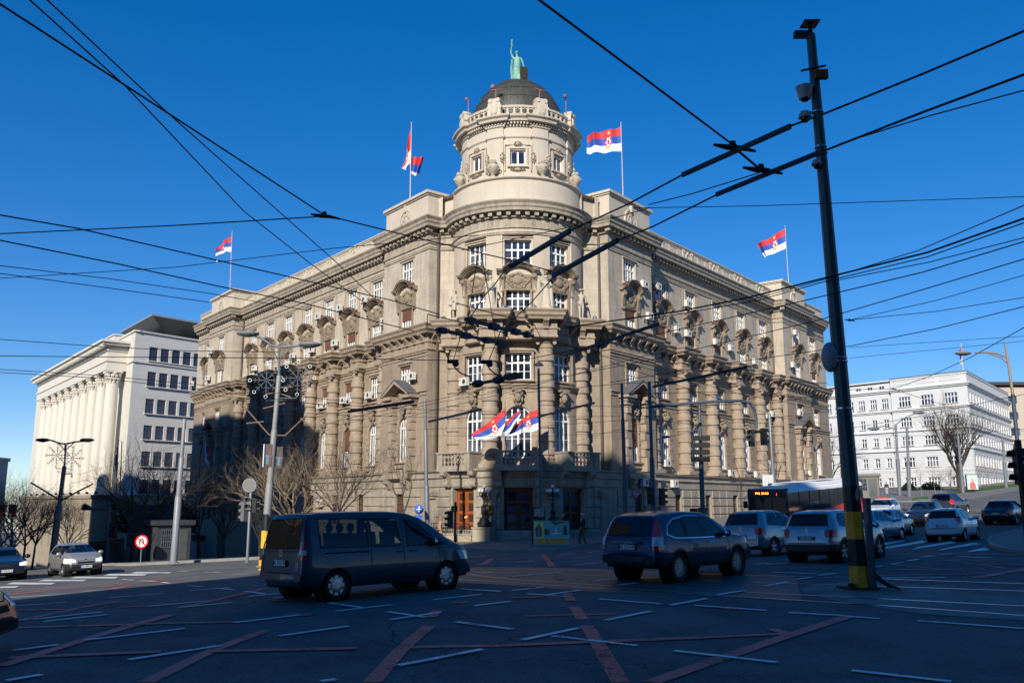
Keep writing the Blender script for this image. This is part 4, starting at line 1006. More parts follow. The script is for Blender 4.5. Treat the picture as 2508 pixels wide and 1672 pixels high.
# ---- kiosk-side grass verges
M_grass=mat('verge_grass',(.045,.11,.015),.9,var=.35,vscale=6,bump=1,bscale=60)
def verge(pa,pb,name='grass_verge'):
    A=resample([Vector(p) for p in pa],24); B=resample([Vector(p) for p in pb],24); m=MB(); rnd=random.Random(3); R_=[]
    for a,b in zip(A,B): R_.append([m.pt((a.lerp(b,j/5).x,a.lerp(b,j/5).y,gz(*a.lerp(b,j/5))+.15+.05*rnd.random())) for j in range(6)])
    for a,b in zip(R_,R_[1:]):
        for j in range(5): m.face((a[j],b[j],b[j+1],a[j+1]))
    for _ in range(2500):
        i=rnd.randrange(24); p=A[i].lerp(A[i+1],rnd.random()).lerp(B[i].lerp(B[i+1],rnd.random()),rnd.random()); z=gz(p.x,p.y)+.16; h=.08+.1*rnd.random(); w=.03; a=rnd.random()*PI
        m.poly([(p.x-w*cos(a),p.y-w*sin(a),z),(p.x+w*cos(a),p.y+w*sin(a),z),(p.x+rnd.uniform(-.05,.05),p.y+rnd.uniform(-.05,.05),z+h)])
    o=bpy.data.objects.new(name,m.mesh(name,M_grass,recalc=False)); COL.objects.link(o); o['kind']='stuff'; o['label']='strip of short green grass along the pavement'
Zq=lambda x,y:(2020+x/4.127,880+y/4.127)
def onp(px,py,h=.13): p=ground_at(px,py,h); return (p.x,p.y)
verge([onp(*Zq(*p)) for p in ((1180,1368),(1400,1345),(1900,1285),(2100,1262))],[onp(*Zq(*p)) for p in ((1240,1345),(1420,1310),(1850,1262),(2100,1240))])
verge([onp(*Zq(*p)) for p in ((880,1428),(1050,1410))],[onp(*Zq(*p)) for p in ((900,1408),(1040,1396))])
verge([onp(*Zq(*p)) for p in ((420,1505),(560,1470))],[onp(*Zq(*p)) for p in ((420,1475),(540,1455))])
# ================================================================ white columned building on the left
M_wall_w=mat('white_render',(.60,.565,.50),.8,var=.05,vscale=.6,bump=.12,bscale=14,streak=.12,streak_col=(.4,.37,.32))
M_colw=mat('white_column_stone',(.62,.575,.50),.75,var=.05,vscale=.8,bump=.1,streak=.10,streak_col=(.45,.4,.32))
M_side_w=mat('grey_white_render',(.66,.63,.585),.8,var=.05,vscale=.6,bump=.12,streak=.1,streak_col=(.4,.37,.32),brick=(PI/2-ANG,3.2,.72,.09))
M_brown=mat('brown_window_frame',(.085,.03,.022),.5)
M_basest=mat('tan_base_stone',(.34,.28,.20),.85,var=.15,vscale=1.5,bump=.3,streak=.3)
M_gblue=mat('blue_reflecting_glass',(.02,.035,.07),.03,spec=1.0)
col_b=thing('columned_building','white classical building with a row of tall columns and brown windows','building',T(-60,124,-5))
C_=WL(94.6,-2,0)
# front face frame: reuse WL (s along, out). side face: local f(u,o,z)
def WS(u,o,z): return Vector((C_.x+_ux*u+_uy*o, C_.y+_uy*u-_ux*o, z))
def WSM(u,o,z):
    p=WS(u,o,z); X=Vector((-_ux,-_uy,0)); Y=Vector((_uy,-_ux,0)); m=Matrix.Identity(4)
    for i in range(3): m[i][0]=X[i]; m[i][1]=Y[i]; m[i][3]=p[i]
    return m
us=[3.1,4.98,6.85,8.7,10.55,12.4,14.25]; zrow=[(3.2,5.5),(7.3,9.5),(11.3,13.4),(15.2,17.4),(19.3,21.5),(23.2,25.3)]
s_=MB(); wall(s_,WS,0,40,3.1,27.3,0,[(u,1.4,a,b,0) for u in us for a,b in zrow],.22)
part('side_wall',s_.mesh('side_wall',M_side_w,recalc=False),col_b,world=True)
s_=MB(); wall(s_,WL,94.6,168,3.1,27.3,-2,[],.2); s_.fn=WL; s_.box(110,168,-3.4,-2.5,27.3,29.1);
s_.box(108.5,168,-9,-2.4,27.3,28.9); s_.box(108.3,168.1,-9.2,-2.2,28.9,29.1); s_.fn=None
part('front_wall',s_.mesh('front_wall',M_wall_w,recalc=False),col_b,world=True)
s_=MB(); s_.fn=WS; s_.box(-.15,40,-.3,.16,22.65,22.85); s_.box(-.2,40,-.3,.2,27.3,27.55); s_.fn=WL; s_.box(94.45,101,-2.3,-1.84,22.65,22.85); s_.box(94.4,108.4,-2.6,-1.8,27.3,27.55); s_.fn=None; s_.poly([tuple(C_.xy+Vector((-_ux*a+_ux*b,_uy*a+_uy*b)))+(27.3,) for a,b in ((.3,.3),(60,.3),(60,40),(.3,40))])
part('cornice_band',s_.mesh('cornice_band',M_wall_w),col_b,world=True)
w_=MB(); w=1.4; h=2.2
w_.box(-w/2,-w/2+.1,-.06,0,0,h); w_.box(w/2-.1,w/2,-.06,0,0,h); w_.box(-w/2+.1,w/2-.1,-.06,0,0,.1); w_.box(-w/2+.1,w/2-.1,-.06,0,h-.1,h); w_.box(-.06,.06,-.06,.02,.1,h-.1); w_.box(-w/2+.1,w/2-.1,-.05,.01,h*.62,h*.62+.12)
WBm=w_.mesh('window',M_brown); g_=MB(); g_.box(-w/2+.08,w/2-.08,-.045,-.035,.08,h-.08); WBg=g_.mesh('pane',M_gblue); l_=MB(); l_.box(-w/2-.2,w/2+.2,0,.4,-.16,-.02); WBs=l_.mesh('sill',M_side_w)
for u in us:
    for a,b in zrow: o=part('window',WBm,col_b,WSM(u,-.14,a),world=True); part('pane',WBg,o); part('sill',WBs,o)
# base storeys
s_=MB()
for k in range(9):
    z1=3.1-.25-k*.92; 
    s_.fn=WS; s_.box(-.25+.04*(k%2)*0,40,-.5,.25,z1-.86,z1); s_.box(-.18,40,-.5,.18,z1-.92,z1-.86)
    s_.fn=WL; s_.box(94.35,98.6,-2.5,-1.75,z1-.86,z1); s_.box(94.42,98.6,-2.5,-1.82,z1-.92,z1-.86)
s_.fn=WS; s_.box(-.4,40,-.5,.4,2.85,3.1); s_.fn=WL; s_.box(94.2,98.6,-2.5,-1.6,2.85,3.1); s_.fn=None
part('base_wall',s_.mesh('base_wall',M_basest),col_b,world=True)
s_=MB(); bw=[(s0,1.1,zb,zb+h_,0) for s0 in (103,108.6,114.2,119.8,126,131.5,137,142.5,148,153.5) for zb,h_ in ((-.9,2.0),(-5.4,2.6))]
wall(s_,WL,98.6,156,-14,2.6,1.2,bw,.35); s_.fn=WL; s_.box(98.4,156.2,-2,1.4,2.6,3.1); s_.poly([(98.6,-2,-14),(98.6,1.2,-14),(98.6,1.2,2.6),(98.6,-2,2.6)]); s_.fn=None
part('base_wall',s_.mesh('base_wall',M_basest,recalc=False),col_b,world=True)
g_=MB(); g_.box(-.55,.55,-.05,0,0,2.6); bwm=g_.mesh('window',mat('dark_window',(.02,.018,.018),.2))
for s0,w0,zb,zt,_ in bw: part('window',bwm,col_b,WMt('L',s0,.95,zb)@S(1,1,(zt-zb)/2.6),world=True)
# columns
cm=MB(); cm.box(-1.25,1.25,-1.25,1.25,-.35,0); cm.lathe([(1.2,0),(1.22,.2),(1.06,.3),(1.04,.4),(1.12,.55),(.98,.7),(.98,4),(.97,8),(.93,12.5),(.86,16.2)],24); CWM=cm.mesh('column',M_colw,smooth=True)
cp=MB(); cp.lathe([(.84,0),(.9,.08),(.84,.16),(.86,.9),(1.05,1.6)],20); cp.box(-1.15,1.15,-1.15,1.15,1.72,1.95)
for ring,(r0,r1,z0,z1,n) in enumerate(((.88,1.12,.15,.85,12),(.9,1.2,.6,1.3,12),(.95,1.45,1.1,1.72,8))):
    for i in range(n):
        a=2*PI*(i+.5*(ring%2))/n
        for j in range(3):
            t=j/3; r=r0+(r1-r0)*t*t; cp.sphere((r*cos(a),r*sin(a),z0+(z1-z0)*(t+.17)),1,5,3,(.15+.05*j,.15+.05*j,.22))
CCP=cp.mesh('capital',M_colw,smooth=True)
for i in range(10):
    o=part('column',CWM,col_b,WMt('L',98.9+5.4*i,-.35,3.45),world=True); part('capital',CCP,o,T(0,0,16.15))
s_=MB(); s_.fn=WL
E0,E1=97.6,151.5
s_.box(E0+.3,E1-.3,-2.2,.9,21.6,22.9); s_.box(E0+.15,E1-.15,-2.2,1.05,22.9,23.15); s_.box(E0+.35,E1-.35,-2.2,.85,23.15,24.5); s_.box(E0-.6,E1+.6,-2.2,1.8,25.35,25.7); s_.box(E0-.9,E1+.9,-2.2,2.1,25.7,26.05); s_.box(E0+.2,E1-.2,-2.2,1.0,24.5,25.35)
s_.fn=None; part('entablature',s_.mesh('entablature',M_wall_w),col_b,world=True)
md=MB(); md.box(-.28,.28,0,.85,-.32,0); MDm=md.mesh('modillion',M_wall_w)
for i in range(60): part('modillion',MDm,col_b,WMt('L',E0+.2+(E1-E0-.4)*i/59,1.0,25.33),world=True)
# dark modern roof storey: flat rim over sloping dark panels and a glass band
M_slate=mat('dark_roof_panel',(.035,.045,.055),.35,metal=.3,brick=(PI/2-ANG,1.6,1.2,.2))
Q0=at(372.8,767,140); UL_=Vector((-_ux,_uy,0)); UR_=Vector((_ux,_uy,0)); zt_=Q0.z
def rhomb(o,a0,a1,b0,b1,z): return [tuple((o+UL_*a+UR_*b).xy)+(z,) for a,b in ((a0,b0),(a1,b0),(a1,b1),(a0,b1))]
s_=MB(); A_=rhomb(Q0,0,19,0,40,zt_); B_=rhomb(Q0,0,19,0,40,zt_-.35); s_.poly(A_); 
for i in range(4): s_.poly([B_[i],B_[(i+1)%4],A_[(i+1)%4],A_[i]])
part('roof',s_.mesh('roof',mat('pale_roof_edge',(.35,.42,.48),.35,metal=.5)),col_b,world=True)
s_=MB(); C3=rhomb(Q0,5,19,5,40,zt_-3.0)
for i in (0,3): s_.poly([B_[i],B_[(i+1)%4],C3[(i+1)%4],C3[i]])
part('penthouse_soffit',s_.mesh('penthouse_soffit',M_slate,recalc=False),col_b,world=True)
s_=MB(); D3=rhomb(Q0,5,19,5,40,26.5)
for i in (0,3): s_.poly([C3[i],C3[(i+1)%4],D3[(i+1)%4],D3[i]])
part('glass_band',s_.mesh('glass_band',M_gblue,recalc=False),col_b,world=True)
sp=MB(); sp.lathe([(.02,0),(.16,.05),(.2,.4),(.02,.42)],8,axis='y'); 
for i in range(10):
    o=part('spotlight',WIN.setdefault('spot',sp.mesh('spotlight',M_black)),col_b,WMt('L',96.3+5.4*i,1.0,3.4),world=True)
# ================================================================ white building on the right
M_wr=mat('bright_white_render',(.60,.60,.60),.7,var=.04,vscale=.7,bump=.12,streak=.1,streak_col=(.5,.48,.45))
M_wrg=mat('grey_stone_plinth',(.30,.27,.22),.85,var=.2,bump=.3)
wb=thing('white_building','long white rendered building with banded lower floors on the right','building',T(90,172,4))
C2=Vector((87.4,165))
def XL(s,o,z): return Vector((C2.x-_ux*s-_uy*o, C2.y+_uy*s-_ux*o, z))
def XR(s,o,z): return Vector((C2.x+_ux*s+_uy*o, C2.y+_uy*s-_ux*o, z))
def XM(f,side,s,o,z):
    p=f(s,o,z)
    if side=='L': X=Vector((-_ux,_uy,0)); Y=Vector((-_uy,-_ux,0))
    else: X=Vector((-_ux,-_uy,0)); Y=Vector((_uy,-_ux,0))
    m=Matrix.Identity(4)
    for i in range(3): m[i][0]=X[i]; m[i][1]=Y[i]; m[i][3]=p[i]
    return m
big=[3.3,7.95,12.6]; nar=[17,19.55,22.2,24.8,27.4,30,32.6]
zr=[(20.95,23.0),(16.9,18.75),(13.15,14.95),(8.85,10.8),(5.05,6.8)]
def wops(lst,wtop,wlow):
    r=[]
    for c in lst:
        for k,(a,b) in enumerate(zr): r.append((c,(wtop if k==0 else wlow),a,b,0))
    return r
s_=MB(); wall(s_,XL,0,15.3,12,26.6,0,[q for q in wops(big,2.5,2.3) if q[2]>12],.25); wall(s_,XL,15.3,36,12,26.2,-.5,[q for q in wops(nar,1.5,1.1) if q[2]>12],.25)
rw=[1.9+2.75*i for i in range(28)]
wall(s_,XR,0,80,12,26.6,0,[q for q in wops(rw,1.1,1.1) if q[2]>12],.25)
s_.poly
part('upper_wall',s_.mesh('upper_wall',M_wr,recalc=False),wb,world=True)
s_=MB(); wall(s_,XL,0,15.3,2,12,.05,[q for q in wops(big,2.3,2.3) if q[2]<12],.25); wall(s_,XL,15.3,36,2,12,-.45,[q for q in wops(nar,1.1,1.1) if q[2]<12],.25); wall(s_,XR,0,80,2,12,.05,[q for q in wops(rw,1.1,1.1) if q[2]<12],.25)
part('lower_wall',s_.mesh('lower_wall',M_wr,recalc=False),wb,world=True)
for f,side,segs_ in ((XL,'L',((0,15.3,.05,big,2.3),(15.3,36,-.45,nar,1.1))),(XR,'R',((0,80,.05,rw,1.1),))):
    s_=MB(); s_.fn=f
    for a,b,o,ws,ww in segs_:
        for k in range(16):
            z=4.6+k*.46
            edges=[a]+[e for c in ws for e in (c-ww/2-.25,c+ww/2+.25)]+[b]
            zrow_=any(z+.36>za-.1 and z<zb+.1 for za,zb in zr[3:])
            if zrow_:
                for x0,x1 in zip(edges[::2],edges[1::2]):
                    if x1-x0>.1: s_.box(x0,x1,o-.02,o+.07,z,z+.36)
            else: s_.box(a,b,o-.02,o+.07,z,z+.36)
    s_.fn=None; part('banded_facing',s_.mesh('banded_facing',M_wr),wb,world=True)
    s_=MB(); s_.fn=f
    for a,b,o,ws,ww in segs_:
        o2=o-.05
        for z,d,h in ((24.5,.55,.22),(24.2,.3,.3),(20.3,.4,.2),(20.05,.22,.25),(16.0,.32,.16),(12.1,.42,.22),(8.0,.2,.14),(26.5,.14,.3)): s_.box(a-(d if a==0 else 0),b,o2-.1,o2+d,z,z+h)
    s_.fn=None; part('cornice_band',s_.mesh('cornice_band',M_wr),wb,world=True)
    s_=MB(); s_.fn=f
    for a,b,o,ws,ww in segs_: s_.box(a-(.2 if a==0 else 0),b,o-.1,o+.2,1,4.5); 
    s_.fn=None; part('plinth',s_.mesh('plinth',M_wrg),wb,world=True)
s_=MB(); s_.fn=XL; s_.box(-.15,15.4,-.5,.2,26.8,26.93); s_.box(15.4,36,-1,-.3,26.4,26.53); s_.fn=XR; s_.box(.3,80,-.5,.18,26.8,26.93); s_.fn=None; s_.poly([tuple((C2+Vector((-_ux*a+_ux*b,_uy*a+_uy*b))))+(26.62,) for a,b in ((.6,.6),(36,.6),(36,80),(.6,80))])
part('roof',s_.mesh('roof',mat('brown_roof_edge',(.07,.035,.028),.6)),wb,world=True)
def ww_mesh(w,h,nc,nr=3):
    k=('ww',w,h,nc)
    if k not in WIN:
        m=MB(); m.box(-w/2,-w/2+.09,-.06,0,0,h); m.box(w/2-.09,w/2,-.06,0,0,h); m.box(-w/2+.09,w/2-.09,-.06,0,0,.08); m.box(-w/2+.09,w/2-.09,-.06,0,h-.08,h)
        for i in range(1,nc): x=-w/2+w*i/nc; m.box(x-.08,x+.08,-.06,.0,.08,h-.08)
        m.box(-w/2+.09,w/2-.09,-.05,.003,h*.6,h*.6+.12)
        g=MB(); g.box(-w/2+.05,w/2-.05,-.05,-.04,.05,h-.05); sl=MB(); sl.box(-w/2-.2,w/2+.2,0,.35,-.12,-.02)
        WIN[k]=(m.mesh('window',M_white),g.mesh('pane',M_glass),sl.mesh('sill',M_wrg))
    return WIN[k]
for f,side,lst,o,wt,wl_,nt_,nl_ in ((XL,'L',big,0,2.5,2.3,4,4),(XL,'L',nar,-.5,1.5,1.1,3,2),(XR,'R',rw,0,1.1,1.1,2,2)):
    for c in lst:
        for k,(a,b) in enumerate(zr):
            fm,gm,sm=ww_mesh(wt if k==0 else wl_,round(b-a,2),nt_ if k==0 else nl_); q=part('window',fm,wb,XM(f,side,c,o-.16,a),world=True); part('pane',gm,q); part('sill',sm,q)
s_=MB(); s_.fn=XL
for c in (3.2,8.0,12.8):
    for i in range(14): s_.box(c-1.9+.28*i,c-1.78+.28*i,0,.06,25.55,26.15)
    s_.box(c-2,c+2,0,.08,25.4,25.5); s_.box(c-2,c+2,0,.08,26.2,26.3)
s_.fn=None; part('parapet_balusters',s_.mesh('parapet_balusters',M_wr),wb,world=True,kind='stuff')
at_=MB(); at_.box(-.5,-.08,-.02,.02,0,.5); at_.box(.08,.5,-.02,.02,0,.5); atm=at_.mesh('attic_window',M_glass)
for c in (17.4,20,22.6,25.2): part('attic_window',atm,wb,XM(XL,'L',c,-.47,25.2),world=True)
# ---- beige block at the far right behind it
M_bb=mat('beige_render',(.45,.38,.31),.8,var=.1)
bb=thing('office_building','beige office block with dark roof edge at far right behind the white building','building',T(142,205,8))
s_=MB(); s_.box(109,175,200,230,0,28.4); part('wall',s_.mesh('wall',M_bb),bb,world=True)
s_=MB(); s_.box(108,177,199,232,28.7,29.4); part('roof',s_.mesh('roof',mat('dark_roof_edge',(.05,.04,.035),.6)),bb,world=True)
wm=MB(); wm.box(-1.1,1.1,-.05,.05,0,1.7); wm=wm.mesh('window',M_glass)
for i in range(12):
    for k in range(6): part('window',wm,bb,T(112+4*i,199.97,6+3.7*k),world=True)
# ---- grey blocks at the far left
for (x0,x1,y0,y1,h,lab) in ((-196,-150,235,260,13.8,'low grey concrete office block beyond the bare trees at far left'),(-250,-200,240,265,12.0,'pale grey block at the left edge partly hidden by branches')):
    o=thing('office_building',lab,'building',T((x0+x1)/2,y0,-8))
    s_=MB(); s_.box(x0,x1,y0,y1,-16,h); s_.box(x0-.6,x1+.6,y0-.6,y1,h,h+1.0); part('wall',s_.mesh('wall',mat('grey_render',(.30,.29,.29),.85,var=.1)),o,world=True)
    for k in range(7):
        g_=MB(); z=h-3.0-3.4*k; n=int((x1-x0)/3)
        for i in range(n): 
            part('window',WIN.setdefault('farw',(lambda q:(q.box(-1.05,1.05,-.05,.05,0,1.7),q.mesh('window',M_glass))[1])(MB())),o,T(x0+1.6+3*i,y0-.03,z),world=True)
# rooftop plant rooms at far left
for x,w,hh in ((-170,9,2.4),(-160,4,3.2)):
    s_=MB(); s_.box(-w/2,w/2,0,6,0,hh); s_.box(-w/2-.2,w/2+.2,-.2,6.2,hh,hh+.2); solo('rooftop_hut',s_.mesh('rooftop_hut',mat('grey_render',(.3,.29,.29))),'small %s plant room on the grey roof at far left'%('wide' if w>5 else 'tall narrow'),'plant room',T(x,238,14.8))
# ================================================================ unseen blocks across the streets, inferred from shadows; roof steps shaped to cast them
M_blk=mat('grey_brick_block',(.05,.046,.043),.85,var=.15,bump=.3)
def block(name,label,M,boxes,storey=3.6,face='-y'):
    o=thing(name,label,'building',M)
    m=MB()
    for (x0,x1,y0,y1,h) in boxes: m.box(x0,x1,y0,y1,-8,h)
    part('wall',m.mesh('wall',M_blk),o)
    g=MB(); w=MB()
    for (x0,x1,y0,y1,h) in boxes:
        n=max(1,int((x1-x0)/3.2))
        yf=y1 if face=='+y' else y0; sg=1 if face=='+y' else -1
        for k in range(int(h/storey)):
            for i in range(n):
                xc=x0+(x1-x0)*(i+.5)/n; z=k*storey+1.1
                a,b=sorted((yf+sg*.02,yf-sg*.1)); g.box(xc-.75,xc+.75,a,b,z,z+1.7); 
                a,b=sorted((yf+sg*.08,yf)); w.box(xc-.85,xc-.75,a,b,z-.1,z+1.8); w.box(xc+.75,xc+.85,a,b,z-.1,z+1.8); w.box(xc-.03,xc+.03,a,b,z,z+1.7)
    part('window_glass',g.mesh('window_glass',M_glass),o,kind='stuff'); part('window_frames',w.mesh('window_frames',M_white),o,kind='stuff')
# row on the far side of the falling street: frame x=s along the street, y=towards the street
_o=WL(0,36,0)
def rowM(): 
    m=Matrix.Identity(4); X=Vector((-_ux,_uy,0)); Y=Vector((_uy,_ux,0))
    for i in range(3): m[i][0]=X[i]; m[i][1]=Y[i]; m[i][3]=_o[i]
    return m
# x along WL's s; y points from the row towards the corner building (= -n)
block('shadow_block','row of unseen brick blocks across the falling street at left, stepped to cast its shadow',rowM(),
  [(5.0,7.2,-14,0,33),(7.2,9.2,-14,0,36),(9.2,20.0,-14,0,38.8),(20.0,24.2,-14,0,29.5),(24.2,41,-14,0,35.2),(41,66,-8,0,33),(66,73,-2.5,0,29.6),(73,110,-14,0,14)],face='+y')
block('shadow_block','tall stepped brick office block behind the viewpoint, unseen, shaped to shade the crossing',T(0,-12,0),
  [(-22.8,-16.8,-16,0,43.6),(-16.8,-12.5,-16,0,46.8),(-12.5,0,-16,0,39.9),(0,6,-16,0,38.6),(6,60,-16,0,41.2)],face='+y')
# ================================================================ vehicles
def paintmat(name,col,metal=.35,rough=.32): return mat(name,col,rough,metal=metal,coat=.45 if max(col)<.1 else .7,spec=.35)
M_tyre=mat('tyre_rubber',(.018,.018,.019),.85); M_rim=mat('silver_rim',(.42,.43,.45),.35,metal=.8); M_well=mat('wheel_well_black',(.006,.006,.006),.95)
M_plast=mat('black_plastic',(.02,.021,.023),.55); M_cgl=mat('car_glass',(.62,.70,.70),clear=True); M_tint=mat('tinted_car_glass',(.25,.29,.31),clear=True); M_red=mat('red_lamp_glass',(.75,.015,.015),.15,coat=1); M_clr=mat('clear_lamp_glass',(.65,.66,.68),.1,coat=1); M_chr=mat('chrome',(.75,.76,.78),.12,metal=1)
M_seat=mat('seat_fabric',(.03,.032,.036),.9); M_plate=mat('plate_white',(.75,.76,.76),.5); M_pblue=mat('plate_blue',(.02,.06,.35),.5); M_ink=mat('black_ink',(.01,.01,.01),.7); M_seam=mat('panel_gap',(.004,.004,.004),.9)
M_wlt=mat('white_lamp',(.6,.6,.58),.2,emit=(1,.93,.8),estr=.55); M_amber=mat('amber_lamp',(.7,.2,.02),.2,coat=1)
def interp(P,x):
    if x<=P[0][0]: return P[0][1]
    for a,b in zip(P,P[1:]):
        if x<=b[0]: return a[1]+(b[1]-a[1])*(x-a[0])/max(1e-9,b[0]-a[0])
    return P[-1][1]
def inside(poly,x,y):
    c=False; n=len(poly); j=n-1
    for i in range(n):
        xi,yi=poly[i]; xj,yj=poly[j]
        if (yi>y)!=(yj>y) and x<(xj-xi)*(y-yi)/(yj-yi)+xi: c=not c
        j=i
    return c
def carve(bm,poly,ax,pred,action,mi=0,push=0.,name='',mt=None):
    "cut polygon through the faces chosen by pred; ax: the two coordinates the polygon lives in. action: 'mat','del','part'"
    i0,i1=ax; k=3-i0-i1
    xs=[p[0] for p in poly]; ys=[p[1] for p in poly]; x0,x1,y0,y1=min(xs)-.02,max(xs)+.02,min(ys)-.02,max(ys)+.02
    n=len(poly)
    for i in range(n):
        a,b=poly[i],poly[(i+1)%n]
        fs=[f for f in bm.faces if pred(f) and min(v.co[i0] for v in f.verts)<=x1 and max(v.co[i0] for v in f.verts)>=x0 and min(v.co[i1] for v in f.verts)<=y1 and max(v.co[i1] for v in f.verts)>=y0]
        if not fs: return None
        es=list({e for f in fs for e in f.edges}); vs=list({v for f in fs for v in f.verts})
        nrm=[0,0,0]; nrm[i0]=b[1]-a[1]; nrm[i1]=-(b[0]-a[0]); co=[0,0,0]; co[i0]=a[0]; co[i1]=a[1]
        bmesh.ops.bisect_plane(bm,geom=fs+es+vs,dist=1e-5,plane_co=co,plane_no=nrm)
    sel=[f for f in bm.faces if pred(f) and inside(poly,f.calc_center_median()[i0],f.calc_center_median()[i1])]
    if action=='mat':
        for f in sel: f.material_index=mi
        return None
    out=None
    if action=='part' and sel:
        m=MB(); ids={}
        for f in sel:
            idx=[]
            for v in f.verts:
                if v not in ids: 
                    p=v.co-v.normal*push; ids[v]=m.pt(p)
                idx.append(ids[v])
            m.face(idx)
        out=m.mesh(name,mt,smooth=True,recalc=False)
    bmesh.ops.delete(bm,geom=sel,context='FACES')
    return out
def body_bm(S):
    X=sorted(set([x for x,_ in S['top']]+[S['x0']+ (S['x1']-S['x0'])*i/40 for i in range(41)]+[S['x0']+.01,S['x0']+.04,S['x0']+.09,S['x1']-.01,S['x1']-.04,S['x1']-.09]))
    bm=bmesh.new(); W=S['w']/2; rings=[]
    for x in X:
        zt=interp(S['top'],x); zb=interp(S['bot'],x); bz=interp(S['belt'],x)
        dr=(x-S['x0']); df=(S['x1']-x); rr=S.get('rr',.45); fr=S.get('fr',.7)
        wf=1.0
        if dr<rr: wf-=S.get('kr',.16)*(1-dr/rr)**2.2
        if df<fr: wf-=S.get('kf',.24)*(1-df/fr)**2.2
        w=W*wf
        tz=S.get('tumble',.30)
        if zt<bz+.02: b2=zt-.05; ye=w*.84; wb=w*.955
        else: b2=min(bz,zt-.05); wb=w*.955; ye=max(.3,wb-tz*(zt-b2)-.05)
        zm=zb+(b2-zb)*.45
        P=[(0,zb),(w*.6,zb),(w*.90,zb+.02),(w*.965,zb+(zm-zb)*.35),(w*.995,zm-.04),(w,zm+.06),(w*.985,zm+(b2-zm)*.6),(w*.968,b2-.05),(wb,b2)]
        for t in (.25,.5,.75): P.append((wb+(ye-wb)*t+.02*sin(PI*t),b2+(zt-.06-b2)*t))
        P+= [(ye,zt-.055),(ye-.05,zt-.018),(ye*.72,zt-.004),(ye*.36,zt+.004),(0,zt+.006)]
        ring=[bm.verts.new((x,y,z)) for y,z in P]+[bm.verts.new((x,-y,z)) for y,z in P[1:-1][::-1]]
        rings.append(ring)
    for a,b in zip(rings,rings[1:]):
        n=len(a)
        for i in range(n):
            f=bm.faces.new((a[i],a[(i+1)%n],b[(i+1)%n],b[i])); f.smooth=True
    bm.faces.new(rings[0][::-1]); bm.faces.new(rings[-1])
    bmesh.ops.recalc_face_normals(bm,faces=bm.faces); bm.normal_update()
    return bm
WHL={}
def wheel_meshes(r,style):
    k=(r,style)
    if k in WHL: return WHL[k]
    t=MB(); w=.105; ri=r*.66
    t.lathe([(ri,-w),(r*.93,-w),(r*.985,-w*.8),(r,-w*.4),(r,w*.4),(r*.985,w*.8),(r*.93,w),(ri,w*.96),(ri-.01,w*.6),(ri-.01,-w),(ri,-w)],32,axis='y',cap=False)
    q=MB(); q.lathe([(ri,w*.9),(ri*.94,w*.72),(ri*.93,-.02)],32,axis='y',cap=False)
    n={'cap':8,'alloy':9,'five':5,'steel':6}[style]
    if style=='cap':
        q.lathe([(0,w*.80),(ri*.35,w*.86),(ri*.55,w*.8),(ri*.72,w*.72)],32,axis='y',cap=False)
        for i in range(n): 
            a=2*PI*i/n; q.M=RY(a); q.prism([(-ri*.20,ri*.70),(ri*.20,ri*.70),(ri*.26,ri*.94),(-ri*.26,ri*.94)],w*.5,w*.74)
        q.M=None; q.lathe([(0,w*.9),(ri*.16,w*.9),(ri*.17,w*.8)],16,axis='y')
    else:
        for i in range(n):
            a=2*PI*i/n; q.M=RY(a)
            for sg in ((-1,1) if style=='alloy' else (0,)):
                q.prism([(sg*ri*.06-ri*.05,ri*.14),(sg*ri*.06+ri*.05,ri*.14),(sg*ri*.16+ri*.055,ri*.95),(sg*ri*.16-ri*.055,ri*.95)] if style=='alloy' else [(-ri*.09,ri*.1),(ri*.09,ri*.1),(ri*.15,ri*.95),(-ri*.15,ri*.95)],w*.45,w*.72)
        q.M=None; q.lathe([(0,w*.85),(ri*.16,w*.85),(ri*.2,w*.5)],16,axis='y')
    bk=MB(); bk.lathe([(0,.0),(ri*.95,.0)],24,axis='y',cap=False)
    WHL[k]=(t.mesh('tyre',M_tyre,smooth=True),q.mesh('rim',M_rim,smooth=True),bk.mesh('brake_disc',M_well)); return WHL[k]
def strip_on(bvh,pts,side,w=.012,axis=1,off=.003):
    "thin dark strip following the body: polyline in x,z seen from the side (axis=1) or in y,z seen from an end (axis=0)"
    m=MB(); rows=[]
    P=[]
    for a,b in zip(pts,pts[1:]):
        n=max(1,int(math.hypot(b[0]-a[0],b[1]-a[1])/.08))
        P+=[(a[0]+(b[0]-a[0])*i/n,a[1]+(b[1]-a[1])*i/n) for i in range(n)]
    P.append(pts[-1])
    for i,(u,z) in enumerate(P):
        q=P[min(i+1,len(P)-1)]; p0=P[max(i-1,0)]; d=Vector((q[0]-p0[0],q[1]-p0[1]))
        if d.length<1e-6: continue
        d.normalize(); n=Vector((-d.y,d.x))*w/2; row=[]
        for s in (-1,1):
            uu,zz=u+n.x*s,z+n.y*s
            o=Vector((uu,side*3,zz)) if axis==1 else Vector((side*9,uu,zz)); dr=Vector((0,-side,0)) if axis==1 else Vector((-side,0,0))
            h=bvh.ray_cast(o,dr)
            if h[0] is None: row=None; break
            row.append(m.pt(h[0]+h[1]*off if h[1].dot(dr)<0 else h[0]-h[1]*off))
        if row: rows.append(row)
    for a,b in zip(rows,rows[1:]): m.face((a[0],b[0],b[1],a[1]))
    return m
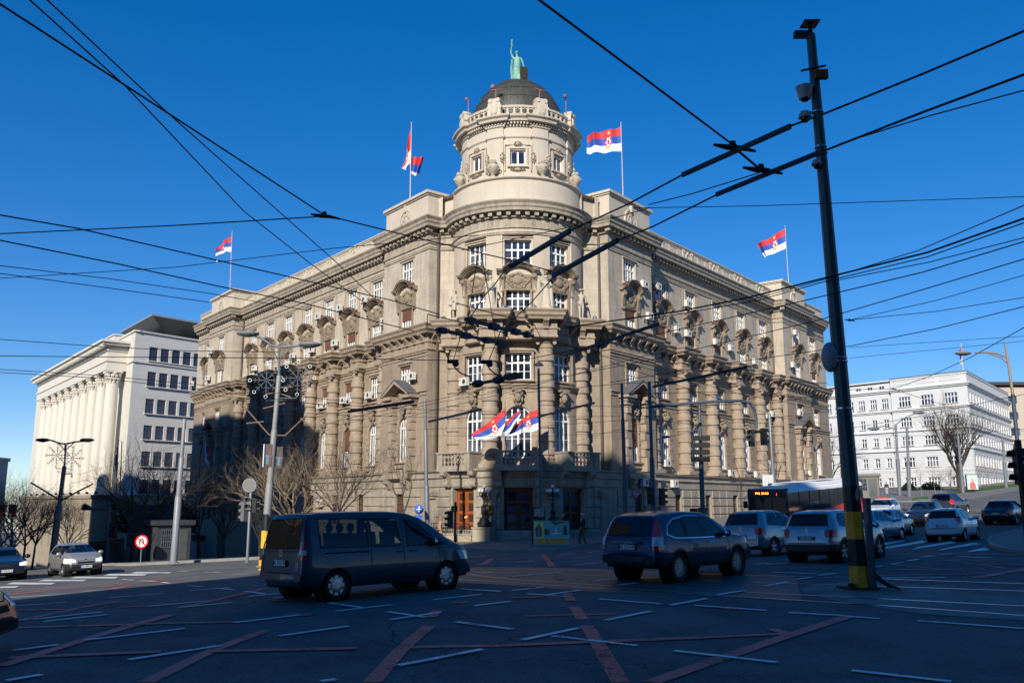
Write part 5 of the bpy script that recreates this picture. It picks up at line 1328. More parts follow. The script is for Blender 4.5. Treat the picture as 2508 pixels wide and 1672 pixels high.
def plate(parent,M,txt,w=.50,h=.115):
    m=MB(); m.box(-w/2,w/2,0,.012,-h/2,h/2); o=part('number_plate',m.mesh('number_plate',M_plate),parent,M)
    m=MB(); m.box(w/2-.045,w/2,.0125,.015,-h/2+.003,h/2-.003); part('plate_band',m.mesh('plate_band',M_pblue),o)
    m=MB()
    for a,b,c,d in ((-w/2,w/2,-h/2-.008,-h/2),(-w/2,w/2,h/2,h/2+.008),(-w/2-.008,-w/2,-h/2,h/2),(w/2,w/2+.008,-h/2,h/2)): m.box(a,b,0,.016,c,d)
    part('plate_frame',m.mesh('plate_frame',M_plast),o)
    part('lettering',text_mesh(txt,.105,M_ink,ext=.001,bold=.002),o,T(-.02,.0145,0)@Matrix(((-1,0,0,0),(0,0,1,0),(0,1,0,0),(0,0,0,1))))
    return o
REARF=Matrix(((0,-1,0,0),(1,0,0,0),(0,0,1,0),(0,0,0,1)))    # local y (out of plate) -> -x ; local x -> +y
FRONTF=Matrix(((0,1,0,0),(-1,0,0,0),(0,0,1,0),(0,0,0,1)))
def badge(parent,M,kind,r=.06):
    m=MB()
    if kind in('vw','opel','bmw'): m.lathe([(r*.8,0),(r*.8,.012),(r,.012),(r,0),(r*.8,0)],20,axis='y',cap=False)
    if kind=='vw':
        for sg in (-1,1):
            m.prism([(sg*.02*r/.06,.0),(sg*.008*r/.06,.0),(sg*.028*r/.06,r*.8),(sg*.04*r/.06,r*.72)],0,.012); m.prism([(0,-.02*r/.06),(sg*.02*r/.06,-r*.78),(sg*.03*r/.06,-r*.7),(0,0)],0,.012); m.prism([(sg*.02*r/.06,-r*.78),(sg*.03*r/.06,-r*.75),(sg*r*.8,r*.3),(sg*r*.75,r*.1)],0,.011)
    elif kind=='opel': m.prism([(-r,.01),(-r*.1,.012),(-r*.2,-.004),(r,-.01),(r*.1,-.012),(r*.2,.004)],0,.014)
    elif kind=='bmw':
        m.prism([(0,0),(r*.8,0),(r*.56,r*.56),(0,r*.8)],0,.008); m.prism([(0,0),(-r*.8,0),(-r*.56,-r*.56),(0,-r*.8)],0,.008)
    elif kind=='honda': m.prism([(-r,-r*.8),(-r*.8,-r*.8),(-r*.5,r*.8),(-r*.85,r*.8)],0,.012); m.prism([(r,-r*.8),(r*.8,-r*.8),(r*.5,r*.8),(r*.85,r*.8)],0,.012); m.box(-r*.65,r*.65,0,.012,-r*.12,r*.12)
    elif kind=='diamond': 
        m.prism([(0,r*1.2),(r*.8,0),(r*.5,0),(0,r*.8)],0,.012); m.prism([(0,r*1.2),(-r*.8,0),(-r*.5,0),(0,r*.8)],0,.012); m.prism([(0,-r*1.2),(r*.8,0),(r*.5,0),(0,-r*.8)],0,.012); m.prism([(0,-r*1.2),(-r*.8,0),(-r*.5,0),(0,-r*.8)],0,.012)
    else: m.lathe([(0,.01),(r*.7,.01),(r*.7,0)],16,axis='y')
    part('badge',m.mesh('badge',M_chr),parent,M)
def seats(o,xs,z,w):
    for x,n in xs:
        for i in range(n):
            y=(-.36 if n==2 else -.42)+ (.72 if n==2 else .42)*i
            m=MB(); m.box(x-.25,x+.25,y-.23,y+.23,z-.12,z+.02); m.prism([(x-.30,z),(x-.18,z),(x-.26,z+.58),(x-.36,z+.58)],y-.22,y+.22); m.sphere((x-.33,y,z+.70),1,8,5,(.06,.13,.10)); m.box(x-.34,x-.32,y-.05,y+.05,z+.55,z+.66)
            part('seat',m.mesh('seat',M_seat,smooth=False),o)
def car(S,label,cat,M,group=None):
    o=thing(S['name'],label,cat,M,group); bm=body_bm(S); side=lambda sg:(lambda f:f.normal.y*sg>.25)
    rear=lambda f:f.normal.x<-.25; front=lambda f:f.normal.x>.12
    parts=[]
    w=S['w']/2; wb=S['wb']; rw=S['rw']; 
    bvh0=BVHTree.FromBMesh(bm)
    for nm,poly,ax,pred,mt,push in S.get('lights',lambda a,b,c:[])(side,rear,front):
        me=carve(bm,poly,ax,pred,'part',push=push,name=nm,mt=mt)
        if me: parts.append((nm,me))
    for poly in S.get('cladding',[]):
        for sg in (-1,1): carve(bm,poly,(0,2),side(sg),'mat',mi=1)
    for poly in S.get('cladding_rear',[]): carve(bm,poly,(1,2),rear,'mat',mi=1)
    for poly in S.get('cladding_front',[]): carve(bm,poly,(1,2),front,'mat',mi=1)
    for i,poly in enumerate(S['side_win']):
        for sg in (-1,1):
            c=[sum(p[0] for p in poly)/len(poly),sum(p[1] for p in poly)/len(poly)]
            big=[(p[0]+(.022 if p[0]>c[0] else -.022),p[1]+(.018 if p[1]>c[1] else -.018)) for p in poly]
            carve(bm,big,(0,2),side(sg),'mat',mi=2)
            me=carve(bm,poly,(0,2),side(sg),'part',push=.006,name='side_window',mt=S.get('tint',{}).get(i,M_cgl))
            if me: parts.append(('side_window',me))
    for nm,poly,pred,mt in (('rear_window',S['rear_win'],rear,S.get('rtint',M_tint)),('windscreen',S['windscreen'],front,M_cgl)):
        if not poly: continue
        c=sum(p[1] for p in poly)/len(poly); big=[(p[0]*1.03,p[1]+(.02 if p[1]>c else -.02)) for p in poly]
        hi=lambda f,pred=pred,zz=S['beltmin']:pred(f) and f.calc_center_median().z>zz and abs(f.normal.z)<.97 
        carve(bm,big,(1,2),hi,'mat',mi=2); me=carve(bm,poly,(1,2),hi,'part',push=.005,name=nm,mt=mt)
        if me: parts.append((nm,me))
    for xw in (0,wb):
        circ=[(xw+(rw+S.get('gap',.055))*cos(2*PI*i/22),rw-.02+(rw+S.get('gap',.055))*sin(2*PI*i/22)) for i in range(22)]
        if S.get('archclad'):
            c2=[(xw+(rw+.12)*cos(2*PI*i/22),rw-.02+(rw+.12)*sin(2*PI*i/22)) for i in range(22)]
            for sg in (-1,1): carve(bm,c2,(0,2),side(sg),'mat',mi=1)
        for sg in (-1,1): carve(bm,circ,(0,2),lambda f,sg=sg:f.calc_center_median().y*sg>w*.45 and abs(f.normal.x)<.9,'del')
    me=bpy.data.meshes.new('body'); bm.to_mesh(me); bm.free()
    for m_ in (S['paint'],M_plast,M_seam): me.materials.append(m_)
    part('body',me,o)
    for nm,me in parts: part(nm,me,o)
    # wheel wells, underside, wheels
    well=MB()
    for xw in (0,wb):
        for sg in (-1,1):
            well.lathe([(rw+.055,-.0),(rw+.055,-.34),(.0,-.34)],20,(xw,sg*(w-.035),rw-.02),axis='y',cap=False) if sg>0 else well.lathe([(rw+.055,.0),(rw+.055,.34),(.0,.34)],20,(xw,sg*(w-.035),rw-.02),axis='y',cap=False)
    well.box(S['x0']+.12,S['x1']-.15,-w*.8,w*.8,S['floor'],S['floor']+.06)
    part('underbody',well.mesh('underbody',M_well),o)
    tm,rm_,bk=wheel_meshes(rw,S['rim'])
    for xw in (0,wb):
        for sg in (-1,1):
            q=part('wheel',tm,o,T(xw,sg*(w-.125),rw)@(I4 if sg>0 else RZ(PI))); part('rim',rm_,q); part('brake_disc',bk,q)
    bvh=bvh0
    for nm,pts,wd,mt in S.get('seams',[]):
        for sg in (-1,1):
            m=strip_on(bvh,pts,sg,wd); 
            if m.f: part(nm,m.mesh(nm,mt,recalc=False),o)
    for nm,pts,wd,mt in S.get('seams_rear',[]):
        m=strip_on(bvh,pts,-1,wd,axis=0); 
        if m.f: part(nm,m.mesh(nm,mt,recalc=False),o)
    for nm,pts,wd,mt in S.get('seams_front',[]):
        m=strip_on(bvh,pts,1,wd,axis=0); 
        if m.f: part(nm,m.mesh(nm,mt,recalc=False),o)
    for x,z in S.get('handles',[]):
        for sg in (-1,1):
            h=bvh.ray_cast(Vector((x,sg*3,z)),Vector((0,-sg,0)))
            if h[0]: m=MB(); y=h[0].y; m.tube([(x-.1,y,z),(x-.08,y+sg*.035,z),(x+.08,y+sg*.035,z),(x+.1,y,z)],.014,6); part('door_handle',m.mesh('door_handle',S.get('hmat',S['paint']),smooth=True),o)
    mx,mz=S['mirror']
    for sg in (-1,1):
        m=MB(); m.sphere((mx,sg*(w+.07),mz+.07),1,10,7,(.10,.125,.095)); m.box(mx-.05,mx+.05,min(sg*(w-.14),sg*(w+.02)),max(sg*(w-.14),sg*(w+.02)),mz+.0,mz+.06); q=part('mirror',m.mesh('mirror',S.get('mirmat',S['paint']),smooth=True),o)
        m=MB(); m.sphere((mx-.06,sg*(w+.07),mz+.07),1,10,6,(.05,.105,.075)); part('mirror_glass',m.mesh('mirror_glass',M_chr,smooth=True),q)
    if S.get('seats'): seats(o,S['seats'],S['seatz'],w)
    if S.get('antenna'): x,z,h=S['antenna']; m=MB(); m.tube([(x,0,z),(x-.12*h,0,z+h)],.006,4); part('antenna',m.mesh('antenna',M_black),o)
    if S.get('wiper'): 
        y0,y1,z=S['wiper']; h=bvh.ray_cast(Vector((-9,(y0+y1)/2,z)),Vector((1,0,0)))
        if h[0]: m=MB(); m.tube([(h[0].x-.02,y0,z-.03),(h[0].x-.03,y1,z+.03)],.012,5); part('wiper',m.mesh('wiper',M_black),o)
    if S.get('plate'):
        z,txt,fb=S['plate']; h=bvh.ray_cast(Vector((-9 if fb<0 else 9,0,z)),Vector((1 if fb<0 else -1,0,0)))
        if h[0]: plate(o,T(h[0].x-.03*(1 if fb<0 else -1),0,z)@(REARF if fb<0 else FRONTF),txt)
    if S.get('badge'):
        kd,z,r,fb=S['badge']; h=bvh.ray_cast(Vector((-9 if fb<0 else 9,0,z)),Vector((1 if fb<0 else -1,0,0)))
        if h[0]: badge(o,T(h[0].x,0,z)@(REARF if fb<0 else FRONTF),kd,r)
    return o,bvh
def car_M(near_r,near_f,wb,w,near='right',hd=None):
    "near_r,near_f: photograph pixels (2352 px wide) of the near rear and near front wheel contacts"
    pr=gd(*near_r) if not isinstance(near_r,Vector) else near_r
    if hd is None: pf=gd(*near_f); h=(Vector((pf.x-pr.x,pf.y-pr.y))).normalized()
    else: h=Vector((sin(R(hd)),cos(R(hd))))
    left=Vector((-h.y,h.x)); c=Vector((pr.x,pr.y))+left*(w/2-.1)*(1 if near=='right' else -1)
    f=c+h*wb; zr,zf=gz(c.x,c.y)+.006,gz(f.x,f.y)+.006
    X=Vector((h.x,h.y,(zf-zr)/wb)).normalized(); Y=Vector((left.x,left.y,0))
    lz=(gz(c.x+left.x*.7,c.y+left.y*.7)-gz(c.x-left.x*.7,c.y-left.y*.7))/1.4; Y=Vector((left.x,left.y,lz)).normalized(); Z=X.cross(Y).normalized(); Y=Z.cross(X)
    M=Matrix.Identity(4)
    for i in range(3): M[i][0]=X[i]; M[i][1]=Y[i]; M[i][2]=Z[i]; M[i][3]=(c.x,c.y,zr)[i]
    return M
def sq(x0,x1,z0,z1): return [(x0,z0),(x1,z0),(x1,z1),(x0,z1)]
def mir(p): return [(-a,b) for a,b in p][::-1]
# ---- long dark van
P_van=paintmat('dark_teal_grey_paint',(.045,.066,.095),.2,.32)
def van_lights(side,rear,front):
    r=[]
    for sg in (-1,1):
        q=[(sg*.70,.86),(sg*.93,.86),(sg*.93,1.22),(sg*.70,1.22)]; 
        for a,b,mt,nm in ((.86,.96,M_red,'tail_light'),(.96,1.06,M_clr,'reversing_light'),(1.06,1.22,M_red,'tail_light')):
            r.append((nm,[(sg*.72,a),(sg*.93,a),(sg*.93,b),(sg*.72,b)] if sg>0 else [(-.93,a),(-.72,a),(-.72,b),(-.93,b)],(1,2),rear,mt,-.012))
            r.append((nm,[(-.98,a),(-.76,a),(-.76,b),(-.98,b)],(0,2),(lambda f,sg=sg:f.normal.y*sg>.25),mt,-.012))
        r.append(('headlight',[(3.45,.68),(3.75,.66),(3.72,.84),(3.30,.90)],(0,2),(lambda f,sg=sg:f.normal.y*sg>.2),M_clr,-.004))
    return r
VAN=dict(name='passenger_van',x0=-.98,x1=3.88,w=1.80,wb=3.0,rw=.32,rim='cap',floor=.28,paint=P_van,beltmin=.98,tumble=.15,rr=.30,kr=.08,fr=.9,kf=.22,
 top=[(-.98,.62),(-.955,.66),(-.94,.98),(-.92,1.10),(-.86,1.50),(-.81,1.68),(-.70,1.785),(-.35,1.82),(.6,1.83),(1.5,1.82),(1.95,1.78),(2.35,1.66),(2.78,1.42),(3.08,1.21),(3.32,1.11),(3.6,.99),(3.76,.86),(3.85,.64),(3.88,.5)],
 bot=[(-.98,.42),(-.7,.32),(-.4,.25),(3.4,.22),(3.88,.32)],belt=[(-.98,1.07),(2.0,1.05),(3.0,1.02),(3.88,1.0)],
 side_win=[[(-.42,1.10),(.80,1.08),(.80,1.66),(-.40,1.68),(-.48,1.58),(-.48,1.2)],[(.90,1.08),(1.62,1.06),(1.68,1.14),(1.58,1.64),(.90,1.66)],[(1.86,1.06),(2.60,1.05),(2.66,1.09),(2.62,1.18),(2.28,1.45),(2.02,1.585),(1.84,1.62)],[(2.76,1.05),(3.02,1.04),(2.78,1.2)]],
 rear_win=[(-.66,1.10),(.66,1.10),(.66,1.60),(.6,1.68),(-.6,1.68),(-.66,1.60)],windscreen=[(-.70,1.14),(.70,1.14),(.60,1.62),(-.60,1.62)],
 tint={0:M_tint,1:M_tint},lights=van_lights,
 seams=[('door_gap',[(.86,1.72),(.86,.35)],.012,M_seam),('door_gap',[(1.74,1.70),(1.76,.36)],.012,M_seam),('door_gap',[(2.74,1.16),(2.80,.60),(2.72,.38)],.012,M_seam),('door_gap',[(.86,.36),(2.72,.36)],.012,M_seam),('side_moulding',[(.92,.62),(1.70,.61)],.04,P_van),('side_moulding',[(1.80,.61),(2.76,.60)],.04,P_van),('door_rail',[(-.30,.98),(.82,.97)],.03,M_seam),('wing_gap',[(2.80,.98),(3.3,.96)],.008,M_seam)],
 seams_rear=[('hatch_gap',[(-.70,1.76),(-.72,.60),(.72,.60),(.70,1.76)],.012,M_seam),('hatch_gap',[(-.72,1.04),(.72,1.04)],.014,M_seam)],
 handles=[(1.62,.93),(2.0,.93)],mirror=(2.64,1.04),mirmat=M_plast,seats=[(.0,3),(.95,3),(1.95,2)],seatz=.78,plate=(.80,'BG 1327-EC',-1),badge=('vw',1.0,.075,-1),)
for k_ in ('top','bot','belt'): VAN[k_]=[(x*.87 if x<0 else x,z) for x,z in VAN[k_]]
VAN['x0']=-.8526; VAN['side_win'][0]=[(max(x,-.40),z) for x,z in VAN['side_win'][0]]
car(VAN,'long dark blue-grey passenger van crossing the junction in the left foreground','van',car_M((769,1380),(1037,1352),3.0,1.80))
# rear bumper of the van is a separate moulding
def bumper(o,S,z0,z1,proud,front=False,mt=None,name='bumper'):
    W=S['w']/2; x=S['x1'] if front else S['x0']; sg=1 if front else -1; m=MB(); rows=[]
    for i in range(25):
        t=-1+2*i/24; y=W*t; 
        xx=x-sg*(.42*abs(t)**5*1.0)+sg*proud-sg*.10*abs(t)**2
        rows.append([m.pt((xx-sg*.02,y,z0)),m.pt((xx+sg*.02,y*1.01,z0+.04)),m.pt((xx+sg*.03,y*1.012,(z0+z1)/2)),m.pt((xx+sg*.012,y*1.01,z1-.02)),m.pt((xx-sg*.05,y*.99,z1)),m.pt((xx-sg*.30,y*.9,z1-.005))])
    for a,b in zip(rows,rows[1:]):
        for k in range(5): m.face((a[k],b[k],b[k+1],a[k+1]))
    return part(name,m.mesh(name,mt or S['paint'],smooth=True),o)
def last(name): return [x for x in bpy.data.objects if x.name.startswith(name) and x.type=='EMPTY'][-1]
_v=last('passenger_van'); bumper(_v,VAN,.34,.60,.05)
# ---- dark blue SUV
P_suv=paintmat('midnight_blue_paint',(.012,.018,.085),.15,.3)
def suv_lights(side,rear,front):
    r=[]
    for sg in (-1,1):
        for a,b,mt,nm in ((.80,.90,M_red,'tail_light'),(.90,1.10,M_clr,'reversing_light'),(1.10,1.55,M_red,'tail_light')):
            xa=.74-(a-.8)*.10; xb=.74-(b-.8)*.10
            p=[(xa-.02*(a>1.05),a),(.94,a),(.94,b),(xb+(.04 if b>1.5 else 0),b)]
            r.append((nm,p if sg>0 else mir(p),(1,2),rear,mt,-.010))
            r.append((nm,[(-1.0,a),(-.66 if a<1 else -.60,a),(-.60 if a<1.05 else -.52,b),(-1.0,b)],(0,2),(lambda f,sg=sg:f.normal.y*sg>.25),mt,-.010))
        r.append(('headlight',[(3.10,.80),(3.50,.74),(3.45,.90),(3.05,.95)],(0,2),(lambda f,sg=sg:f.normal.y*sg>.2),M_clr,-.004))
    return r
SUV=dict(name='suv',x0=-.93,x1=3.58,w=1.82,wb=2.62,rw=.36,rim='alloy',floor=.36,paint=P_suv,beltmin=.98,tumble=.26,rr=.42,kr=.12,fr=.8,kf=.22,archclad=True,
 top=[(-.93,.70),(-.915,.78),(-.88,1.02),(-.80,1.20),(-.66,1.46),(-.52,1.60),(-.2,1.66),(.6,1.69),(1.3,1.665),(1.7,1.58),(2.1,1.38),(2.5,1.15),(2.8,1.08),(3.2,1.0),(3.42,.90),(3.54,.72),(3.58,.55)],
 bot=[(-.93,.45),(-.6,.36),(-.4,.33),(3.0,.28),(3.58,.38)],belt=[(-.93,1.06),(.6,1.04),(2.4,1.02),(3.58,1.0)],
 side_win=[[(-.36,1.14),(-.02,1.09),(.34,1.08),(.34,1.50),(.0,1.46),(-.26,1.34)],[(.42,1.08),(1.12,1.06),(1.04,1.53),(.60,1.55),(.42,1.52)],[(1.22,1.06),(2.18,1.05),(1.75,1.38),(1.50,1.48),(1.14,1.53)]],
 rear_win=[(-.62,1.13),(.62,1.13),(.60,1.32),(.52,1.53),(-.52,1.53),(-.60,1.32)],windscreen=[(-.70,1.14),(.70,1.14),(.60,1.52),(-.60,1.52)],tint={0:M_tint,1:M_tint},lights=suv_lights,
 seams=[('door_gap',[(.38,1.52),(.40,.9),(.55,.45)],.012,M_seam),('door_gap',[(1.16,1.55),(1.20,.42)],.012,M_seam),('door_gap',[(2.16,1.04),(2.24,.70),(2.12,.42)],.012,M_seam),('chrome_trim',[(-.42,1.16),(-.10,1.06),(.4,1.045),(2.2,1.02)],.022,M_chr),('chrome_trim',[(-.42,1.16),(-.30,1.36),(.0,1.51),(.6,1.585),(1.15,1.565)],.020,M_chr)],
 seams_rear=[('hatch_gap',[(-.66,1.06),(-.70,.74),(.70,.74),(.66,1.06)],.012,M_seam)],
 cladding=[[(-1.0,.30),(3.7,.26),(3.7,.46),(3.0,.46),(-.3,.48),(-1.0,.56)]],cladding_rear=[[(-.95,.30),(.95,.30),(.95,.60),(-.95,.60)]],cladding_front=[[(-.95,.25),(.95,.25),(.95,.50),(-.95,.50)]],
 handles=[(.62,.93),(1.42,.91)],hmat=M_chr,mirror=(2.02,1.04),seats=[(.35,2),(1.25,2)],seatz=.82,plate=(.86,'BG 1210-RD',-1),badge=('honda',1.03,.06,-1),antenna=(-.45,1.62,.12),wiper=(-.32,.25,1.16))
o_suv,_=car(SUV,'dark midnight blue SUV with tall red tail lights in the centre foreground','car',car_M((1558,1337),(1695,1319),2.62,1.82))
m=MB(); m.box(-.965,-.93,-.42,.42,.94,1.0); part('chrome_bar',m.mesh('chrome_bar',M_chr),o_suv)
bumper(o_suv,SUV,.40,.66,.03,mt=M_plast); m=MB()
for y in (-.45,-.15,.15,.45): m.lathe([(0,-.99),(.045,-.99),(.045,-.93)],10,(0,y,.53),axis='x')
part('parking_sensor',m.mesh('parking_sensor',M_plast),o_suv,kind='stuff')
# ---- generic hatch / saloon factory
def hatch(name,L,H,W,wb,ro,paint_,rw=.31,rim='five',plate_txt=None,badge_='dot',saloon=False,tall=0,lights='mid',clad=False,facing=-1,ant=True,rt=M_tint,lamps=False):
    x0,x1=-ro,L-ro; b=.93+tall*.5; hb=.92+tall*.3
    if saloon: top=[(x0,.60),(x0+.03,.80),(x0+.08,b-.03),(x0+.25,b+.03),(x0+.62,b+.06),(x0+.95,b+.24),(x0+1.35,H-.04),(x0+1.9,H),(x0+2.4,H-.02),(x0+2.75,H-.12),(x0+3.3,b+.08),(x1-.75,hb-.02),(x1-.35,hb-.10),(x1-.1,.72),(x1-.02,.6),(x1,.48)]
    else: top=[(x0,.62),(x0+.02,.75),(x0+.08,b+.02),(x0+.20,b+.18),(x0+.38,H-.10),(x0+.55,H-.035),(x0+1.1,H),(x0+1.7,H-.01),(x0+2.1,H-.09),(x0+2.5,H-.26),(x0+2.95,b+.12),(x0+3.1,b+.06),(x1-.5,hb),(x1-.25,.82),(x1-.08,.68),(x1,.48)]
    sw=x0+(1.45 if saloon else .62); xm=wb-.30 if not saloon else wb-.38
    bx=wb*.5+.02
    def lt(side,rear,front):
        r=[]
        for sg in (-1,1):
            z0,z1=(.72,.95) if lights=='mid' else ((.80,1.12) if lights=='tall' else (.78,.98)); z0+=tall*.4; z1+=tall*.45
            y0=W/2-(.34 if lights!='tall' else .20)
            p=[(y0+.04,z0),(W/2+.02,z0),(W/2+.02,z1),(y0,z1-.03)]
            r.append(('tail_light',p if sg>0 else mir(p),(1,2),rear,M_red,-.008)); r.append(('tail_light',[(x0,z0),(x0+.22,z0+.02),(x0+.34,z1),(x0,z1)],(0,2),(lambda f,sg=sg:f.normal.y*sg>.25),M_red,-.008))
            p=[(W/2-.42,.62+tall*.3),(W/2+.02,.60+tall*.3),(W/2+.02,.80+tall*.3),(W/2-.40,.74+tall*.3)]
            r.append(('headlight',p if sg>0 else mir(p),(1,2),front,M_clr if not lamps else M_wlt,-.006)); r.append(('headlight',[(x1-.5,.66+tall*.3),(x1-.02,.62+tall*.3),(x1-.1,.76+tall*.3),(x1-.5,.82+tall*.3)],(0,2),(lambda f,sg=sg:f.normal.y*sg>.2),M_clr,-.006))
        return r
    S=dict(name=name,x0=x0,x1=x1,w=W,wb=wb,rw=rw,rim=rim,floor=.24,paint=paint_,beltmin=b+.0,tumble=.36,rr=.5,kr=.20,fr=.75,kf=.26,top=top,
     bot=[(x0,.36),(x0+.3,.24),(x1-.4,.20),(x1,.28)],belt=[(x0,b+.02),(x1-1.2,b-.03),(x1,b-.04)],
     side_win=[[(sw-.02,b+.12),(bx-.80+.0,b+.07),(bx-.82,H-.12),(sw+.30,H-.12),(sw+.02,b+.28)] if not saloon else [(bx-.80,b+.05),(bx-.78,b+.3),(bx-.68,H-.13),(bx-.62,H-.13),(bx-.62,b+.05)],
               [(bx-.74 if not saloon else bx-.56,b+.06),(bx-.04,b+.04),(bx-.08,H-.115),(bx-.68 if not saloon else bx-.52,H-.11)],[(bx+.05,b+.04),(wb-.25,b+.03),(wb-.62,H-.26),(wb-.85,H-.14),(bx+.02,H-.11)]],
     rear_win=[(-W*.36,b+.13),(W*.36,b+.13),(W*.31,H-.13),(-W*.31,H-.13)],windscreen=[(-W*.39,b+.13),(W*.39,b+.13),(W*.31,H-.12),(-W*.31,H-.12)],lights=lt,rtint=rt,
     seams=[('door_gap',[(bx,H-.13),(bx+.02,.32)],.012,M_seam),('door_gap',[(wb-.33,b+.03),(wb-.30,.6),(wb-.42,.32)],.012,M_seam),('door_gap',[(bx-.74,H-.13),(bx-.80,b),(bx-.72,.6),(bx-.62,.32)],.012,M_seam),('sill_line',[(.42,.33),(wb-.42,.32)],.02,M_seam)],
     seams_rear=[('hatch_gap',[(-W*.36,b+.10),(-W*.37,.60),(W*.37,.60),(W*.36,b+.10)],.012,M_seam),('bumper_gap',[(-W*.47,.58),(W*.47,.58)],.012,M_seam)],
     seams_front=[('grille',[(-W*.22,.60),(W*.22,.60)],.09,M_seam),('air_intake',[(-W*.35,.38),(W*.35,.38)],.12,M_seam),('bonnet_gap',[(-W*.36,.80),(-W*.2,.70),(W*.2,.70),(W*.36,.80)],.012,M_seam)],
     handles=[(bx-.55,b-.12),(bx+.22,b-.13)],mirror=(wb-.42,b+.0),seats=[(.35,2),(1.15,2)],seatz=.62+tall*.5,antenna=(x0+.75,H-.02,.35) if ant else None)
    if saloon: S['side_win'][0]=[(bx-.98,b+.06),(bx-.70,b+.05),(bx-.68,b+.26),(bx-.80,b+.22)]
    if clad: S['cladding']=[[(x0-.1,.1),(x1+.1,.1),(x1+.1,.40),(x0-.1,.44)]]; S['cladding_rear']=[[(-W/2-.05,.15),(W/2+.05,.15),(W/2+.05,.56),(-W/2-.05,.56)]]; S['archclad']=True
    if plate_txt: S['plate']=((.52 if clad else .70)+.22*(clad) if facing<0 else .42,plate_txt,facing)
    S['badge']=(badge_,(b-.02 if facing<0 else .72),.06,facing)
    return S
P_sil=paintmat('silver_blue_paint',(.30,.34,.38),.55,.3); P_sil2=paintmat('silver_paint',(.36,.38,.40),.55,.3); P_wht=paintmat('white_car_paint',(.55,.60,.66),.0,.35); P_blk=paintmat('black_car_paint',(.008,.010,.012),.2,.2)
P_lb=paintmat('pale_blue_paint',(.13,.24,.36),.4,.3); P_navy=paintmat('navy_car_paint',(.015,.03,.065),.4,.28); P_dg=paintmat('dark_green_grey_paint',(.03,.045,.05),.4,.3); P_fg=paintmat('light_grey_metallic',(.36,.36,.35),.45,.32); P_bm=paintmat('dark_petrol_paint',(.012,.028,.05),.45,.25)
car(hatch('hatchback',4.28,1.61,1.80,2.64,.84,P_sil,rw=.33,plate_txt='BG 2152-BG',badge_='opel',tall=.12),'silver compact people carrier with black rear window, nose pointing to the bus','car',car_M((1777,1276),None,2.64,1.8,hd=46))
S_=hatch('crossover_car',4.12,1.57,1.78,2.60,.72,P_sil2,rw=.335,rim='five',plate_txt='BG 2315-MK',badge_='diamond',tall=.12,clad=True); car(S_,'silver crossover with black lower bumper, partly hidden by the striped pole','car',car_M((1938.5,1292),None,2.6,1.78,hd=45))
car(hatch('saloon_car',4.25,1.43,1.71,2.61,.85,P_sil2,rim='cap',plate_txt='BG 124-GY',saloon=True,badge_='opel'),'silver saloon just right of the striped pole at the zebra crossing','car',car_M((2056,1234),(2091,1228),2.61,1.71,hd=42))
car(hatch('hatchback',3.6,1.48,1.64,2.42,.55,P_wht,rw=.30,rim='steel',plate_txt='BG 441-IL',badge_='vw',lights='tall',rt=M_tint),'small white hatchback with black tailgate driving over the zebra crossing','car',car_M((2216,1243),None,2.42,1.64,hd=40))
car(hatch('saloon_car',4.84,1.46,1.82,2.76,1.1,P_blk,rw=.33,rim='five',plate_txt='BG 377-XS',saloon=True,badge_='dot',ant=False),'black saloon with bright red tail lights at the right edge','car',car_M((2334,1204),None,2.76,1.82,hd=43))
car(hatch('hatchback',4.2,1.50,1.76,2.58,.75,P_lb,rim='cap',ant=False,tall=.03),'pale blue car mostly hidden behind the striped pole and the silver crossover','car',car_M(Vector((17.2,41.5,0)),None,2.58,1.76,hd=45))
car(hatch('estate_car',4.5,1.46,1.75,2.62,.95,P_navy,rim='cap',facing=1,badge_='dot',ant=False),'dark blue estate with roof bars facing the camera beyond the crossing','car',car_M(Vector((28.2,58.0,0)),None,2.62,1.75,near='left',hd=216))
_e=last('estate_car'); m=MB()
for y in (-.55,.55): m.tube([(-.55,y,1.44),(-.5,y,1.52),(1.2,y,1.53),(1.3,y,1.42)],.016,6)
for x in (-.1,.8): m.tube([(x,-.6,1.55),(x,.6,1.55)],.016,6)
part('roof_bars',m.mesh('roof_bars',M_rim),_e)
car(hatch('taxi',4.4,1.50,1.76,2.62,.85,P_wht,rim='cap',facing=1,ant=False),'white taxi with red roof strip behind the dark blue estate','car',car_M(Vector((28.7,65.5,0)),None,2.62,1.76,near='left',hd=216))
_e=last('taxi'); m=MB(); m.box(.35,.7,-.38,.38,1.50,1.60); part('roof_sign',m.mesh('roof_sign',mat('red_plastic',(.45,.02,.02),.4)),_e)
car(hatch('suv',4.4,1.72,1.8,2.6,.8,P_dg,rw=.36,ant=False,tall=.28,lights='tall',clad=True),'dark green-grey off-road car with red lights ahead of the black saloon','car',car_M(Vector((33.0,65.5,0)),None,2.6,1.8,hd=43))
car(hatch('hatchback',4.0,1.47,1.7,2.5,.8,paintmat('dark_red_paint',(.05,.012,.014),.3,.3),ant=False),'dark car cut off by the right edge of the picture','car',car_M(Vector((37.6,60.5,0)),None,2.5,1.7,hd=43))
